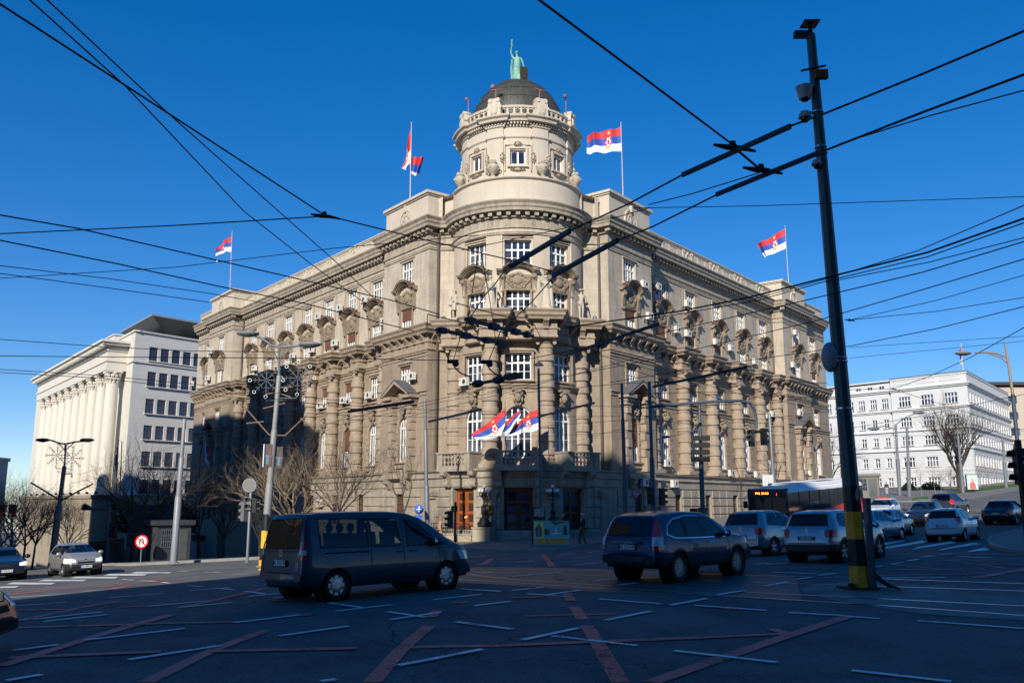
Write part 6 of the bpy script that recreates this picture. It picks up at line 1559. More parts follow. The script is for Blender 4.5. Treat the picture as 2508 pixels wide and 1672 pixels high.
# oncoming cars on the left: placed by their front axles
def oncoming(S,px,label,hd,right=True):
    p=gd(*px); h=Vector((sin(R(hd)),cos(R(hd)))); left=Vector((-h.y,h.x)); wbv=h*S['wb']
    q=Vector((p.x,p.y))-wbv; return car(S,label,'car',car_M(Vector((q.x,q.y,0)),None,S['wb'],S['w'],near='right',hd=hd))
FG=hatch('hatchback',3.80,1.48,1.66,2.46,.62,P_fg,rw=.29,rim='cap',plate_txt='PA 085-LI',badge_='dot',facing=1,lamps=True)
FG['cladding_front']=[[(-.9,.15),(.9,.15),(.9,.54),(-.9,.54)]]; FG['cladding']=[[(2.55,.15),(3.4,.15),(3.4,.5),(2.75,.5)]]
oncoming(FG,(147,1324),'light grey hatchback with headlights on, coming over the zebra crossing at left',140)
BM=hatch('saloon_car',4.5,1.42,1.82,2.76,1.0,P_bm,rw=.31,rim='five',plate_txt='BG 2519-GG',badge_='bmw',saloon=True,facing=1,ant=False,lamps=True)
o_b,_=oncoming(BM,(-42,1336),'dark petrol blue saloon with kidney-shaped grille at the left edge',142)
m=MB()
for sg in (-1,1):
    q=[(sg*.03,.50),(sg*.26,.50),(sg*.30,.58),(sg*.26,.68),(sg*.05,.69),(sg*.02,.6)]
    m.prismx([(a,b) for a,b in q],3.42,3.475)
part('grille_frame',m.mesh('grille_frame',M_chr),o_b)
m=MB()
for sg in (-1,1): m.prismx([(sg*.06,.525),(sg*.24,.525),(sg*.27,.58),(sg*.24,.655),(sg*.07,.66)],3.44,3.482)
part('grille_mesh',m.mesh('grille_mesh',M_black),o_b)
NC=hatch('estate_car',4.5,1.45,1.75,2.62,.9,paintmat('black_plum_paint',(.015,.016,.02),.3,.25),rw=.31,rim='five',facing=1,badge_='dot',ant=False)
_p=gd(-92,1535); h=Vector((sin(R(82)),cos(R(82)))); q=Vector((_p.x,_p.y))-h*3.50
car(NC,'nose of a dark car cut off by the left edge in the foreground','car',car_M(Vector((q.x,q.y,0)),None,2.62,1.75,near='right',hd=82))
# ---- articulated city bus (front and flank)
P_busr=paintmat('bus_red_paint',(.72,.03,.035),.1,.35); P_busw=mat('bus_roof_white',(.80,.80,.80),.45)
pA=Vector((14.15,52.8)); hd=Vector((-sin(ANG+.06),-cos(ANG+.06))); lf=Vector((-hd.y,hd.x)); BL=12.0
z0b=-.02; X=Vector((hd.x,hd.y,-.052)).normalized(); Y=Vector((lf.x,lf.y,0)); Z=X.cross(Y); Mb=Matrix.Identity(4)
for i in range(3): Mb[i][0]=X[i]; Mb[i][1]=Y[i]; Mb[i][2]=Z[i]; Mb[i][3]=(pA.x+lf.x*1.27,pA.y+lf.y*1.27,z0b)[i]
bus=thing('bus','red and black city bus with white roof stopped beside the right facade','bus',Mb)
# local: x=0 at the front face, body towards -x
m=MB(); m.prismx([(-1.25,.35),(1.25,.35),(1.275,1.0),(1.275,1.42),(-1.275,1.42),(-1.275,1.0)],-BL,-.6); m.prismx([(-1.25,.35),(1.25,.35),(1.27,1.0),(1.27,1.2),(-1.27,1.2),(-1.27,1.0)],-.6,-.06); m.prism([(-BL,1.42),(-6.5,1.42),(-9,1.66),(-BL,1.9)],-1.276,-1.24); m.prism([(-BL,1.42),(-6.5,1.42),(-9,1.66),(-BL,1.9)],1.24,1.276); part('lower_panel',m.mesh('lower_panel',P_busr),bus)
m=MB(); m.prismx([(-1.27,1.15),(1.27,1.15),(1.24,2.62),(-1.24,2.62)],-BL,-.10); part('window_band',m.mesh('window_band',mat('bus_dark_glass',(.012,.016,.02),.08,spec=.9)),bus)
m=MB(); m.prismx([(-1.24,2.62),(1.24,2.62),(1.20,2.78),(1.0,2.90),(-1.0,2.90),(-1.20,2.78)],-BL,-.14); m.prismx([(-1.05,2.9),(1.05,2.9),(.98,3.12),(-.98,3.12)],-BL+.2,-2.4); m.prismx([(-1.0,2.9),(1.0,2.9),(.95,2.98),(-.95,2.98)],-2.4,-1.2)
part('roof',m.mesh('roof',P_busw),bus)
m=MB()
for i in range(12): m.box(-5.2-.22*i,-5.1-.22*i,.5,.99,3.0,3.135)
part('roof_vent',m.mesh('roof_vent',M_black),bus,kind='stuff')
m=MB(); m.prism([(-.10,.30),(.02,.32),(.04,.9),(.0,1.15),(-.10,1.15)],-1.26,1.26); part('front_panel',m.mesh('front_panel',M_plast),bus)
m=MB(); m.prism([(-.12,1.15),(.0,1.15),(-.04,2.35),(-.12,2.35)],-1.22,1.22); part('windscreen',m.mesh('windscreen',mat('bus_windscreen',(.03,.04,.045),.05,spec=.8)),bus)
m=MB(); m.prism([(-.12,2.35),(-.03,2.35),(-.07,2.80),(-.2,2.88),(-.3,2.88)],-1.23,1.23); hdr=part('header_panel',m.mesh('header_panel',M_black),bus)
M_led=mat('amber_led',(.9,.35,.02),.5,emit=(1,.42,.03),estr=3.0); M_ledr=mat('red_led',(.9,.05,.02),.5,emit=(1,.06,.03),estr=2.0)
FM=Matrix(((0,0,1,0),(1,0,0,0),(0,1,0,0),(0,0,0,1)))
part('display',text_mesh('P+R  31-5-3',.17,M_led,ext=.002,bold=.006),hdr,T(-.035,-.30,2.60)@FM)
part('display',text_mesh('J',.16,M_ledr,ext=.002,bold=.006),hdr,T(-.035,.62,2.56)@FM)
m=MB()
for y in (-.98,-.30,.30): m.tube([(.0,y,1.15),(-.03,y,2.3)],.03,6)
part('pillar',m.mesh('pillar',M_black),bus,kind='stuff')
for y in (-1,1):
    m=MB(); m.box(.02,.22,y*1.32-.09,y*1.32+.09,1.75,2.15); m.tube([(.0,y*1.2,2.5),(.12,y*1.32,2.4),(.12,y*1.32,2.1)],.02,6); part('mirror',m.mesh('mirror',M_black),bus)
m=MB()
for i in range(7): m.box(-1.7-1.5*i,-1.66-1.5*i,1.235,1.275,1.15,2.62)
part('window_bar',m.mesh('window_bar',M_black),bus,kind='stuff')
m=MB()
for x,w_ in ((-1.2,.9),(-6.1,1.2)): m.box(x-w_/2,x+w_/2,-1.29,-1.25,.4,2.5)
part('door',m.mesh('door',MC['bus_dark_glass']),bus)
tm,rm_,bk=wheel_meshes(.48,'steel')
for x in (-2.7,-8.8):
    for sg in (-1,1):
        q=part('wheel',tm,bus,T(x,sg*1.15,.46)@(I4 if sg>0 else RZ(PI))); part('rim',rm_,q); part('brake_disc',bk,q)
    m=MB(); m.lathe([(.0,-.02),(.58,-.02),(.58,.015),(0,.015)],24,(x,1.262,.5),axis='y'); part('wheel_arch',m.mesh('wheel_arch',M_well),bus)
for y in (.55,-.95): m=MB(); m.box(-.02,.05,y,y+.4,.5,.66); part('headlight',m.mesh('headlight',M_clr),bus)
# ================================================================ figures
def skin(verts,edges,name,mt,sub=1):
    "verts: (x,y,z,r); grown with a Skin modifier and baked"
    me=bpy.data.meshes.new('t'); me.from_pydata([v[:3] for v in verts],edges,[]); o=bpy.data.objects.new('t',me); COL.objects.link(o)
    me.skin_vertices or o.modifiers.new('s','SKIN')
    if not o.modifiers: o.modifiers.new('s','SKIN')
    if not me.skin_vertices:
        bm=bmesh.new(); bm.from_mesh(me); bm.verts.layers.skin.verify(); bm.to_mesh(me); bm.free()
    for i,v in enumerate(verts):
        r=v[3]; r=(r,r) if not isinstance(r,tuple) else r
        me.skin_vertices[0].data[i].radius=r; me.skin_vertices[0].data[i].use_root=(i==0)
    ss=o.modifiers.new('u','SUBSURF'); ss.levels=sub; ss.render_levels=sub
    dg=bpy.context.evaluated_depsgraph_get(); dg.update(); out=bpy.data.meshes.new_from_object(o.evaluated_get(dg)); bpy.data.objects.remove(o); bpy.data.meshes.remove(me)
    out.name=name; out.materials.clear(); out.materials.append(mt)
    for p in out.polygons: p.use_smooth=True
    return out
def hand(m,p,d,scale=1):
    "palm and five short bent fingers at wrist p pointing along d"
    d=Vector(d).normalized(); s=d.cross(Vector((0,1,0.2))).normalized(); n=d.cross(s)
    m.tube([p,Vector(p)+d*.05*scale,Vector(p)+d*.09*scale],[.028*scale,.036*scale,.03*scale],6)
    for i in range(4):
        b=Vector(p)+d*.085*scale+s*(i-1.5)*.019*scale; L=(.06,.075,.07,.055)[i]*scale
        m.tube([b,b+d*L*.5+n*.008,b+d*L*.85+n*.03*scale],.0085*scale,4)
    b=Vector(p)+d*.03*scale-s*.03*scale; m.tube([b,b-s*.03*scale+d*.03*scale,b-s*.035*scale+d*.06*scale+n*.01],.0095*scale,4)
def figure(J,mt,name='body',sub=1,hands=True):
    "J: dict of joints for a 1.75 m figure facing +y"
    order=['pelvis','spine','chest','neck','head','crown','shL','elL','wrL','shR','elR','wrR','hiL','knL','anL','toL','hiR','knR','anR','toR']
    Rr=dict(pelvis=(.15,.11),spine=(.125,.095),chest=(.16,.11),neck=.055,head=(.075,.095),crown=(.07,.085),shL=.07,elL=.045,wrL=.03,shR=.07,elR=.045,wrR=.03,hiL=.095,knL=.06,anL=.04,toL=.035,hiR=.095,knR=.06,anR=.04,toR=.035)
    E=[('pelvis','spine'),('spine','chest'),('chest','neck'),('neck','head'),('head','crown'),('chest','shL'),('shL','elL'),('elL','wrL'),('chest','shR'),('shR','elR'),('elR','wrR'),('pelvis','hiL'),('hiL','knL'),('knL','anL'),('anL','toL'),('pelvis','hiR'),('hiR','knR'),('knR','anR'),('anR','toR')]
    me=skin([(*J[k],Rr[k]) for k in order],[(order.index(a),order.index(b)) for a,b in E],name,mt,sub)
    m=MB()
    if hands:
        for s in 'LR': w=Vector(J['wr'+s]); d=w-Vector(J['el'+s]); hand(m,w,d)
    h=Vector(J['head']); fy=J.get('face',(0,1,0)); f=Vector(fy).normalized(); sd=f.cross(Vector((0,0,1)))
    c=h+Vector((0,0,.05)); m.tube([c+f*.085+Vector((0,0,.03)),c+f*.115-Vector((0,0,.01)),c+f*.09-Vector((0,0,.02))],[.008,.014,.01],5)
    for s in (-1,1): m.sphere(c+f*.085+sd*s*.03+Vector((0,0,.025)),.011,5,4); m.sphere(c+sd*s*.082,.02,5,4,(.5,1,1.4))
    m.tube([c+f*.088+sd*.022-Vector((0,0,.045)),c+f*.097-Vector((0,0,.047)),c+f*.088-sd*.022-Vector((0,0,.045))],.006,4)
    bm=bmesh.new(); bm.from_mesh(me); tmp=m.mesh('t',mt,smooth=True,recalc=False); bm.from_mesh(tmp); bm.to_mesh(me); bm.free(); bpy.data.meshes.remove(tmp)
    for p in me.polygons: p.use_smooth=True
    return me
def stand(dx=0,step=0,armL=None,armR=None,turn=(0,1,0),bend=0):
    J=dict(pelvis=(0,0,.95),spine=(dx*.5,bend*.3,1.12),chest=(dx,bend*.6,1.34),neck=(dx,bend*.8+.0,1.50),head=(dx,bend+.02,1.62),crown=(dx,bend+.02,1.70),
      shL=(-.19+dx,bend*.6,1.42),elL=(-.26+dx,-.02,1.14),wrL=(-.27+dx,.08,.90),shR=(.19+dx,bend*.6,1.42),elR=(.26+dx,-.02,1.14),wrR=(.27+dx,.08,.90),
      hiL=(-.10,0,.90),knL=(-.11,.04+step*.5,.50),anL=(-.11,step,.08),toL=(-.12,step+.15,.04),hiR=(.10,0,.90),knR=(.11,.04-step*.3,.50),anR=(.11,-step,.08),toR=(.12,-step+.15,.04),face=turn)
    if armL: J['elL'],J['wrL']=armL
    if armR: J['elR'],J['wrR']=armR
    return J
def look(p,z,facing,s=1):       # facing: direction in plan
    f=Vector((facing[0],facing[1])).normalized(); x=Vector((-f.y,f.x)); m=Matrix.Identity(4)
    for i in range(2): m[i][0]=x[i]*s; m[i][1]=f[i]*s
    m[2][2]=s; m[0][3],m[1][3],m[2][3]=p[0],p[1],z; return m
def robe(m,z0,z1,r0,r1,n=26,c=(0,0),fold=.10,seed=0):
    rnd=random.Random(seed); ph=[rnd.random()*6 for _ in range(4)]; rings=[]
    for j in range(8):
        t=j/7; z=z0+(z1-z0)*t; r=r0+(r1-r0)*t**.7; ring=[]
        for i in range(n):
            a=2*PI*i/n; k=1+fold*(1-t)*(sin(5*a+ph[0])+.6*sin(9*a+ph[1]+2*t)); ring.append(m.pt((c[0]+r*k*cos(a),c[1]+r*.8*k*sin(a),z)))
        rings.append(ring)
    for a,b in zip(rings,rings[1:]):
        for i in range(n): m.face((a[i],a[(i+1)%n],b[(i+1)%n],b[i]))
    m.face(rings[0][::-1]); m.face(rings[-1])
# ---- stone statues on the middle cornice
def statue(x,y,z,face,J,label,s,extras,group='stone statues on the middle cornice'):
    o=thing('statue',label,'statue',look((x,y),z,face,s),group)
    part('body',figure(J,M_statue,sub=2),o)
    for nm,f in extras: m=MB(); f(m); part(nm,m.mesh(nm,M_statue,smooth=True),o)
plinth=('plinth',lambda m:m.box(-.3,.3,-.28,.28,-.12,.04))
def hair(J,r=.1):
    return ('hair',lambda m:(m.sphere((J['head'][0],J['head'][1]-.015,J['head'][2]+.09),r,9,6,(1,1.1,.9)),))
J=stand(dx=.0,armL=((-.30,.12,1.22),(-.10,.24,1.14)),armR=((.30,-.02,1.16),(.22,.20,1.02)),turn=(-.7,.7,-.2),bend=.10)
statue(TC.x-4.55,61.45,15.08,(-.35,-.94),J,'stone statue of a bowed man in a loincloth, leftmost above the entrance',1.24,[plinth,hair(J),('loincloth',lambda m:robe(m,.55,1.02,.24,.17,seed=2)),('support',lambda m:(m.box(-.42,-.22,-.2,.1,.0,.75),m.sphere((-.3,-.03,.95),.16,8,6)))])
J=stand(armL=((-.28,.10,1.18),(-.12,.26,1.16)),armR=((.30,.0,1.14),(.12,.24,1.10)))
statue(TC.x-1.9,57.95,15.08,(-.12,-1),J,'stone statue of a woman in a long robe standing left of the central window',1.32,[plinth,hair(J,.11),('robe',lambda m:robe(m,0,1.12,.36,.17,seed=3)),('sceptre',lambda m:m.tube([(.32,.1,0),(.36,.12,1.2)],.03,6))])
J=stand(dx=-.03,armL=((-.30,.0,1.16),(-.34,.16,1.36)),armR=((.28,.12,1.2),(.05,.26,1.22)),turn=(-.3,1,0))
statue(TC.x+1.95,57.95,15.08,(.15,-1),J,'stone statue of a draped woman holding a cloth, right of the central window',1.32,[plinth,hair(J,.11),('robe',lambda m:robe(m,0,1.15,.34,.17,seed=7)),('drape',lambda m:(robe(m,.1,1.1,.16,.08,c=(.24,.05),seed=4,n=14),))])
J=stand(dx=.02,step=.08,armL=((-.30,.05,1.16),(-.20,.12,.95)),armR=((.32,-.06,1.18),(.26,.12,1.04)),turn=(.8,.5,-.15))
statue(TC.x+4.6,61.45,15.08,(.25,-.97),J,'stone statue of a youth in a winged hat, rightmost above the entrance',1.26,[plinth,hair(J,.09),('hat',lambda m:(m.lathe([(.02,1.80),(.09,1.79),(.11,1.74),(.19,1.71),(.19,1.695),(.02,1.70)],14,(.02,.02,0)),m.sphere((-.1,-.02,1.78),1,6,4,(.02,.08,.07)),m.sphere((.14,-.02,1.78),1,6,4,(.02,.08,.07)))),('tree_stump',lambda m:(m.tube([(-.22,-.12,0),(-.2,-.1,.45),(-.12,-.08,.9)],[.16,.12,.07],8),))])
# ---- green bronze figure on the dome
J=stand(armL=((-.30,.05,1.72),(-.26,.10,2.02)),armR=((.28,.05,1.16),(.32,.18,.98)),turn=(.15,1,0))
o=thing('statue','green bronze woman raising a torch and holding a shield on top of the dome','statue',look((TC.x-.02,TC.y),34.42,(-.05,-1),1.62))
part('body',figure(J,M_patina,sub=2),o); m=MB(); robe(m,0,1.30,.27,.165,fold=.14,seed=5); m.tube([(-.22,-.06,.1),(-.28,-.05,.9),(-.24,-.03,1.4)],[.07,.06,.04],6); part('robe',m.mesh('robe',M_patina,smooth=True),o)
m=MB(); m.sphere((0,0,1.72),.115,9,6,(1,1.1,.8)); part('hair',m.mesh('hair',M_patina,smooth=True),o)
m=MB(); m.tube([(-.26,.1,2.06),(-.25,.11,2.18)],[.03,.05],7); m.sphere((-.245,.11,2.28),1,7,6,(.05,.05,.12)); part('torch',m.mesh('torch',M_patina,smooth=True),o)
m=MB(); m.M=T(.34,.16,.45)@RZ(R(-25)); m.prism([(-.2,.38),(0,.44),(.2,.38),(.21,0),(.14,-.28),(0,-.45),(-.14,-.28),(-.21,0)],0,.05); m.prism([(-.12,.1),(0,.16),(.12,.1),(.1,-.12),(0,-.2),(-.1,-.12)],.05,.075); m.M=None; part('shield',m.mesh('shield',mat('dark_bronze_shield',(.06,.05,.04),.5,metal=.4)),o)
# ---- urns
m=MB(); m.box(-.3,.3,-.3,.3,0,.1); m.lathe([(.2,.1),(.24,.16),(.12,.26),(.16,.34),(.34,.5),(.44,.72),(.46,.9),(.38,1.04),(.28,1.1),(.34,1.18),(.3,1.24)],18)
for i in range(4): m.sphere((.16*cos(i*PI/2),.16*sin(i*PI/2),1.32),.13,7,5)
for sg in (-1,1): m.tube([(sg*.42,0,.95),(sg*.56,0,.88),(sg*.54,0,.7),(sg*.42,0,.65)],.04,6)
m.sphere((0,-.42,.8),.1,7,5); URN=m.mesh('urn',M_ornL,smooth=True)
for d,l in ((-22.5,'stone urn on the drum ledge left of the middle drum window'),(22.5,'stone urn on the drum ledge right of the middle drum window'),(-66,'stone urn at the left rim of the drum ledge against the sky'),(66,'stone urn at the right rim of the drum ledge against the sky')):
    solo('stone_urn',URN,l,'urn',TMt(4.72,d,24.96)@RZ(PI),'urns on the drum ledge')
# lamp brackets on the drum balustrade
for d,l,tee in ((-62,'thin lamp bracket at the far left of the dome balustrade',0),(-22.5,'T-shaped lamp bracket with a floodlight left of the dome top',1),(22.5,'rusty T-shaped bracket right of the dome top',1),(60,'thin lamp bracket at the far right of the dome balustrade',0)):
    m=MB(); m.tube([(0,0,1.3),(0,0,2.3)],.035,5)
    if tee: m.tube([(-.42,0,2.25),(.42,0,2.32)],.035,5)
    else: m.tube([(0,0,2.3),(.14,0,2.5)],.04,5)
    if d!=22.5: m.lathe([(.05,-.12),(.15,.0),(.15,.12),(.03,.16)],8,(.22,0,2.55),axis='y')
    if abs(d)>30: m.tube([(-.25,0,1.1),(0,0,1.7)],.02,4)
    solo('lamp_bracket',m.mesh('lamp_bracket',mat('rusty_painted_metal',(.30,.14,.11),.7,var=.2)),l,'lamp bracket',TMt(4.25,d,29.8),'lamp brackets on the dome balustrade')
# spotlights on the cornice
m=MB(); m.lathe([(.03,0),(.10,.05),(.17,.35),(.15,.36),(.02,.3)],10,(0,0,.12),axis='y'); m.box(-.06,.06,-.08,.08,0,.14); SP=m.mesh('floodlight',M_steel,smooth=True)
for (x,y,l) in ((-5.4,61.4,'beside the bowed statue'),(-1.0,57.7,'right of the left robed statue'),(1.1,57.7,'left of the draped statue'),(3.3,60.2,'right of the draped statue'),(5.6,61.3,'right of the youth statue')):
    solo('floodlight',SP,'small grey floodlight on the cornice '+l,'floodlight',T(TC.x+x,y,15.0)@RX(R(20)),'floodlights on the middle cornice')
# ---- air conditioners
def on_wall(side,px,py,o):
    d=ray(px,py); O=Vector((0,0,EYE)); n=Vector((-_uy,-_ux)) if side=='L' else Vector((_uy,-_ux)); u=Vector((-_ux,_uy)) if side=='L' else Vector((_ux,_uy))
    t=((APEX+n*o-O.xy).dot(n))/d.xy.dot(n); P=O+d*t; return (P.xy-APEX).dot(u),P.z
m=MB(); m.box(-.40,.40,.18,.46,0,.56); m.lathe([(.17,.46),(.20,.475),(.22,.475),(.22,.46)],16,(-.12,0,.28),axis='y',cap=False); ACb=m.mesh('air_conditioner',mat('ac_white',(.62,.61,.57),.5))
m=MB(); m.lathe([(0,.462),(.18,.462)],16,(-.12,0,.28),axis='y',cap=False); ACf=m.mesh('fan_grille',mat('ac_grille',(.05,.05,.05),.6)); m=MB(); m.box(.24,.34,.462,.468,.36,.46); ACr=m.mesh('badge',mat('ac_badge',(.5,.04,.04),.5))
m=MB(); m.box(-.34,-.28,0,.46,-.05,0); m.box(.28,.34,0,.46,-.05,0); m.box(-.34,-.28,0,.04,-.3,0); m.box(.28,.34,0,.04,-.3,0); ACk=m.mesh('wall_bracket',M_black)
acs=[('L',785.5,776,WO,'left of the fourth-floor window third from the corner on the left wing'),('L',839,755,WO,'left of the fourth-floor window nearest the left corner block but one'),('L',899,735,WO,'high on the left wing next to the left corner block'),('L',826.5,841,WO,'beside the hooded window third from the left corner block'),('L',770,857,WO,'under the lamp head, between hooded windows of the left wing'),('L',723,873,WO,'right of the left wing hooded window above the snowflake lights'),('L',948,788,WO,'beside the red-brown shutter next to the left corner block'),('L',521,861,PO,'between the two top windows of the far left block'),('L',514.6,926,PO,'between the hooded windows of the far left block'),('L',476,940,FO,'at the far left end of the left wing'),('L',629.5,902,WO,'right of the first hooded window of the left wing'),
 ('R',1570,698,PO,'right of the top window of the right corner block'),('R',1603,703,WO,'left of the first top window of the right wing'),('R',1583,775.6,PO,'beside the brown shutter of the right corner block'),('R',1651,809,WO,'right of the first shuttered hooded window on the right wing'),('R',1676,745,WO,'left of the second top window on the right wing'),('R',1677,817.6,WO,'left of the second shuttered hooded window on the right wing'),('R',1746,838,WO,'left of the third hooded window on the right wing'),('R',1783,853,WO,'right of the third hooded window on the right wing'),('R',1842,886,WO,'right of the fourth hooded window on the right wing'),('R',1936,894,PO,'low on the far right block'),('R',1941.5,815,PO,'left of the top window of the far right block'),
 ('L',1017,922,PO,'above the pediment of the left corner block'),('L',910,968.6,WO,'below the shuttered window left of the left pediment'),('L',848,981,WO,'between two banded columns of the left wing, second storey'),('L',790.6,994,WO,'beside the third banded column from the left pediment'),('L',790.6,1231.6,WO+1.05,'white, low on the base wall behind the bare trees'),('L',951.7,1230,WO+1.05,'low on the base wall right of the bare trees'),
 ('R',1569,1181,PO+.3,'in the shade on the base of the right corner block'),('R',1643,1184,WO+1.05,'on the sunlit base of the right wing'),('R',1625,1134,WO,'at the foot of the first arched window on the right wing'),('R',1783,1158,WO+1.05,'on the base ledge above the small street tree'),('R',1846,1161,WO+1.05,'on the base ledge left of the bus roof'),('R',1885,1142,WO,'at the foot of an arched window above the bus'),('R',1978,1158,PO,'at the foot of the far right block behind the pole'),('R',1951.6,1012,PO,'above the far right pediment'),('R',1885,1014,WO,'on the second storey left of the far right block')]
for side,px,py,o,l in acs:
    s,z=on_wall(side,px,py,o); q=thing('air_conditioner','white air conditioner '+l,'air conditioner',WMt(side,s,o,z-.28),'air conditioners on the corner building')
    part('casing',ACb,q); part('fan_grille',ACf,q); part('badge',ACr,q); part('wall_bracket',ACk,q)
q=thing('air_conditioner','white air conditioner left of the tower second-storey window','air conditioner',TMt(RM,-47,10.05,.1),'air conditioners on the corner building'); part('casing',ACb,q); part('fan_grille',ACf,q); part('badge',ACr,q); part('wall_bracket',ACk,q)
# ================================================================ flags
M_fr=mat('flag_red',(.62,.035,.045),.7); M_fb=mat('flag_blue',(.025,.09,.42),.7); M_fw=mat('flag_white',(.80,.80,.82),.7); M_gold=mat('flag_gold',(.75,.45,.08),.6)
def flag(parent,top,bot,Yd,amp=.12,waves=2.2,crest=.36,stripes=None,hr=1.0,nx=26,ny=12):
    "top, bot: edge polylines in 2352-px image coordinates at distance Yd, first point at the pole"
    def samp(P,t):
        P=[Vector((a,b)) for a,b in P]; k=t*(len(P)-1); i=min(int(k),len(P)-2); return P[i].lerp(P[i+1],k-i)
    W0=WM[parent.name].inverted()
    def pt(u,v,lift=0):
        a=samp(top,u).lerp(samp(bot,u),v); p=atd(a.x,a.y,Yd); k=amp*u**.6; p.y+=k*sin(waves*2*PI*u+1.5*v)+lift; p.x+=.3*k*cos(waves*2*PI*u); return W0@p
    for nm,v0,v1,mt in stripes or (('red_stripe',0,1/3,M_fr),('blue_stripe',1/3,2/3,M_fb),('white_stripe',2/3,1,M_fw)):
        m=MB(); G_=[[m.pt(pt(i/nx,v0+(v1-v0)*j/4)) for i in range(nx+1)] for j in range(5)]
        for a,b in zip(G_,G_[1:]):
            for i in range(nx): m.face((a[i],a[i+1],b[i+1],b[i]))
        part(nm,m.mesh(nm,mt,smooth=True,recalc=False),parent)
    if crest:
        def disc(cu,cv,ru,rv,lift,mt,nm,n=14,shape=None):
            ru*=.72; rv*=.8
            m=MB()
            for sg in (-1,1):
                c=m.pt(pt(cu,cv,sg*lift)); r=[m.pt(pt(cu+ru*cos(2*PI*i/n)*(shape(i/n) if shape else 1),cv+rv*sin(2*PI*i/n)*(shape(i/n) if shape else 1),sg*lift)) for i in range(n)]
                for i in range(n): m.face((c,r[i],r[(i+1)%n]))
            part(nm,m.mesh(nm,mt,recalc=False),parent)
        disc(crest,.56,.115,.36,.012,M_fr,'crest'); disc(crest,.56,.10,.31,.022,M_fw,'crest',24,lambda t:.5+.5*abs(math.cos(6*PI*t))); disc(crest,.56,.04,.13,.03,M_fr,'crest')
        disc(crest,.16,.05,.09,.022,M_gold,'crown'); disc(crest,.80,.07,.05,.022,M_gold,'crown')
def flagpole(name_label,cat_,base,topp,Yd,r=.045,mt=None):
    b=atd(*base,Yd); t=atd(*topp,Yd); o=thing('flag',name_label,'flag',T(*b)); m=MB(); d=t-b; m.tube([(0,0,0),tuple(d)],[r,r*.6],7); m.sphere(tuple(d),r*1.2,7,5); part('flagpole',m.mesh('flagpole',mt or mat('pale_pole',(.55,.42,.42),.5),smooth=True),o); return o
o=flagpole('tricolour flag wrapped round its pole on the left corner block','flag',(942,456),(945,282),66); flag(o,[(945,292),(941,305),(936,330),(929,365),(925,385)],[(943,372),(938,380),(932,388),(928,388),(926,390)],66,amp=.25,waves=1.5,crest=.4,stripes=(('red_stripe',0,.6,M_fr),('white_stripe',.6,1,M_fw)))
flag(o,[(943,360),(955,362),(968,360),(972,362)],[(943,398),(950,402),(957,404),(958,406)],66.2,amp=.2,crest=0,stripes=(('red_stripe',0,.42,M_fr),('blue_stripe',.42,.85,M_fb),('white_stripe',.85,1,M_fw)))
o=flagpole('tricolour flag with crest blowing left on the right corner block','flag',(1431,450),(1426,282),66); flag(o,[(1427,290),(1410,298),(1385,300),(1365,306),(1349,309)],[(1427,347),(1408,349),(1385,350),(1365,352),(1347,351)],66,amp=.3,crest=.38)
o=flagpole('tricolour flag hanging left on the far left block of the corner building','flag',(528,668),(533,532),95); flag(o,[(532,542),(520,549),(508,560),(498,572),(492,580)],[(531,578),(520,578),(510,580),(498,592),(495,602)],95,amp=.35,crest=.45)
o=flagpole('tricolour flag with crest on the far right block of the corner building','flag',(1811,648),(1803,519),91); flag(o,[(1803,525),(1785,535),(1765,548),(1745,556),(1740,558)],[(1805,570),(1790,578),(1772,583),(1760,590),(1757,590)],91,amp=.35,crest=.36)
o=flagpole('narrow red and white flag on the roof of the white building','flag',(2212,852),(2207,790),166,r=.1); flag(o,[(2207,795),(2206,800),(2205,803)],[(2210,835),(2207,838),(2206,839)],166,amp=.3,crest=0)
# three flags on slanting poles over the central balcony
for i,(b,t,l,tp_,bp_,Yd) in enumerate((((1162,1045),(1160,925),'left of three tricolour flags over the central balcony',[(1161,935),(1140,955),(1118,972),(1098,985),(1083,998)],[(1160,988),(1150,1000),(1130,1008),(1112,1010),(1093,1008)],55.6),((1199,1045),(1196,930),'middle of three flags over the central balcony, folded to a narrow red and blue strip',[(1196,943),(1188,945),(1178,952),(1168,962),(1162,975)],[(1196,952),(1186,968),(1172,990),(1158,1004),(1150,1003)],55.3),((1241,1045),(1238,930),'right of three tricolour flags over the central balcony, beside the lamp post',[(1238,938),(1222,945),(1202,960),(1182,978),(1166,994)],[(1238,985),(1222,992),(1202,992),(1182,1000),(1165,1004)],55.6))):
    o=flagpole(l,'flag',b,t,Yd,r=.03,mt=M_black); flag(o,tp_,bp_,Yd,amp=.16,waves=1.6,crest=.35 if i!=1 else 0)
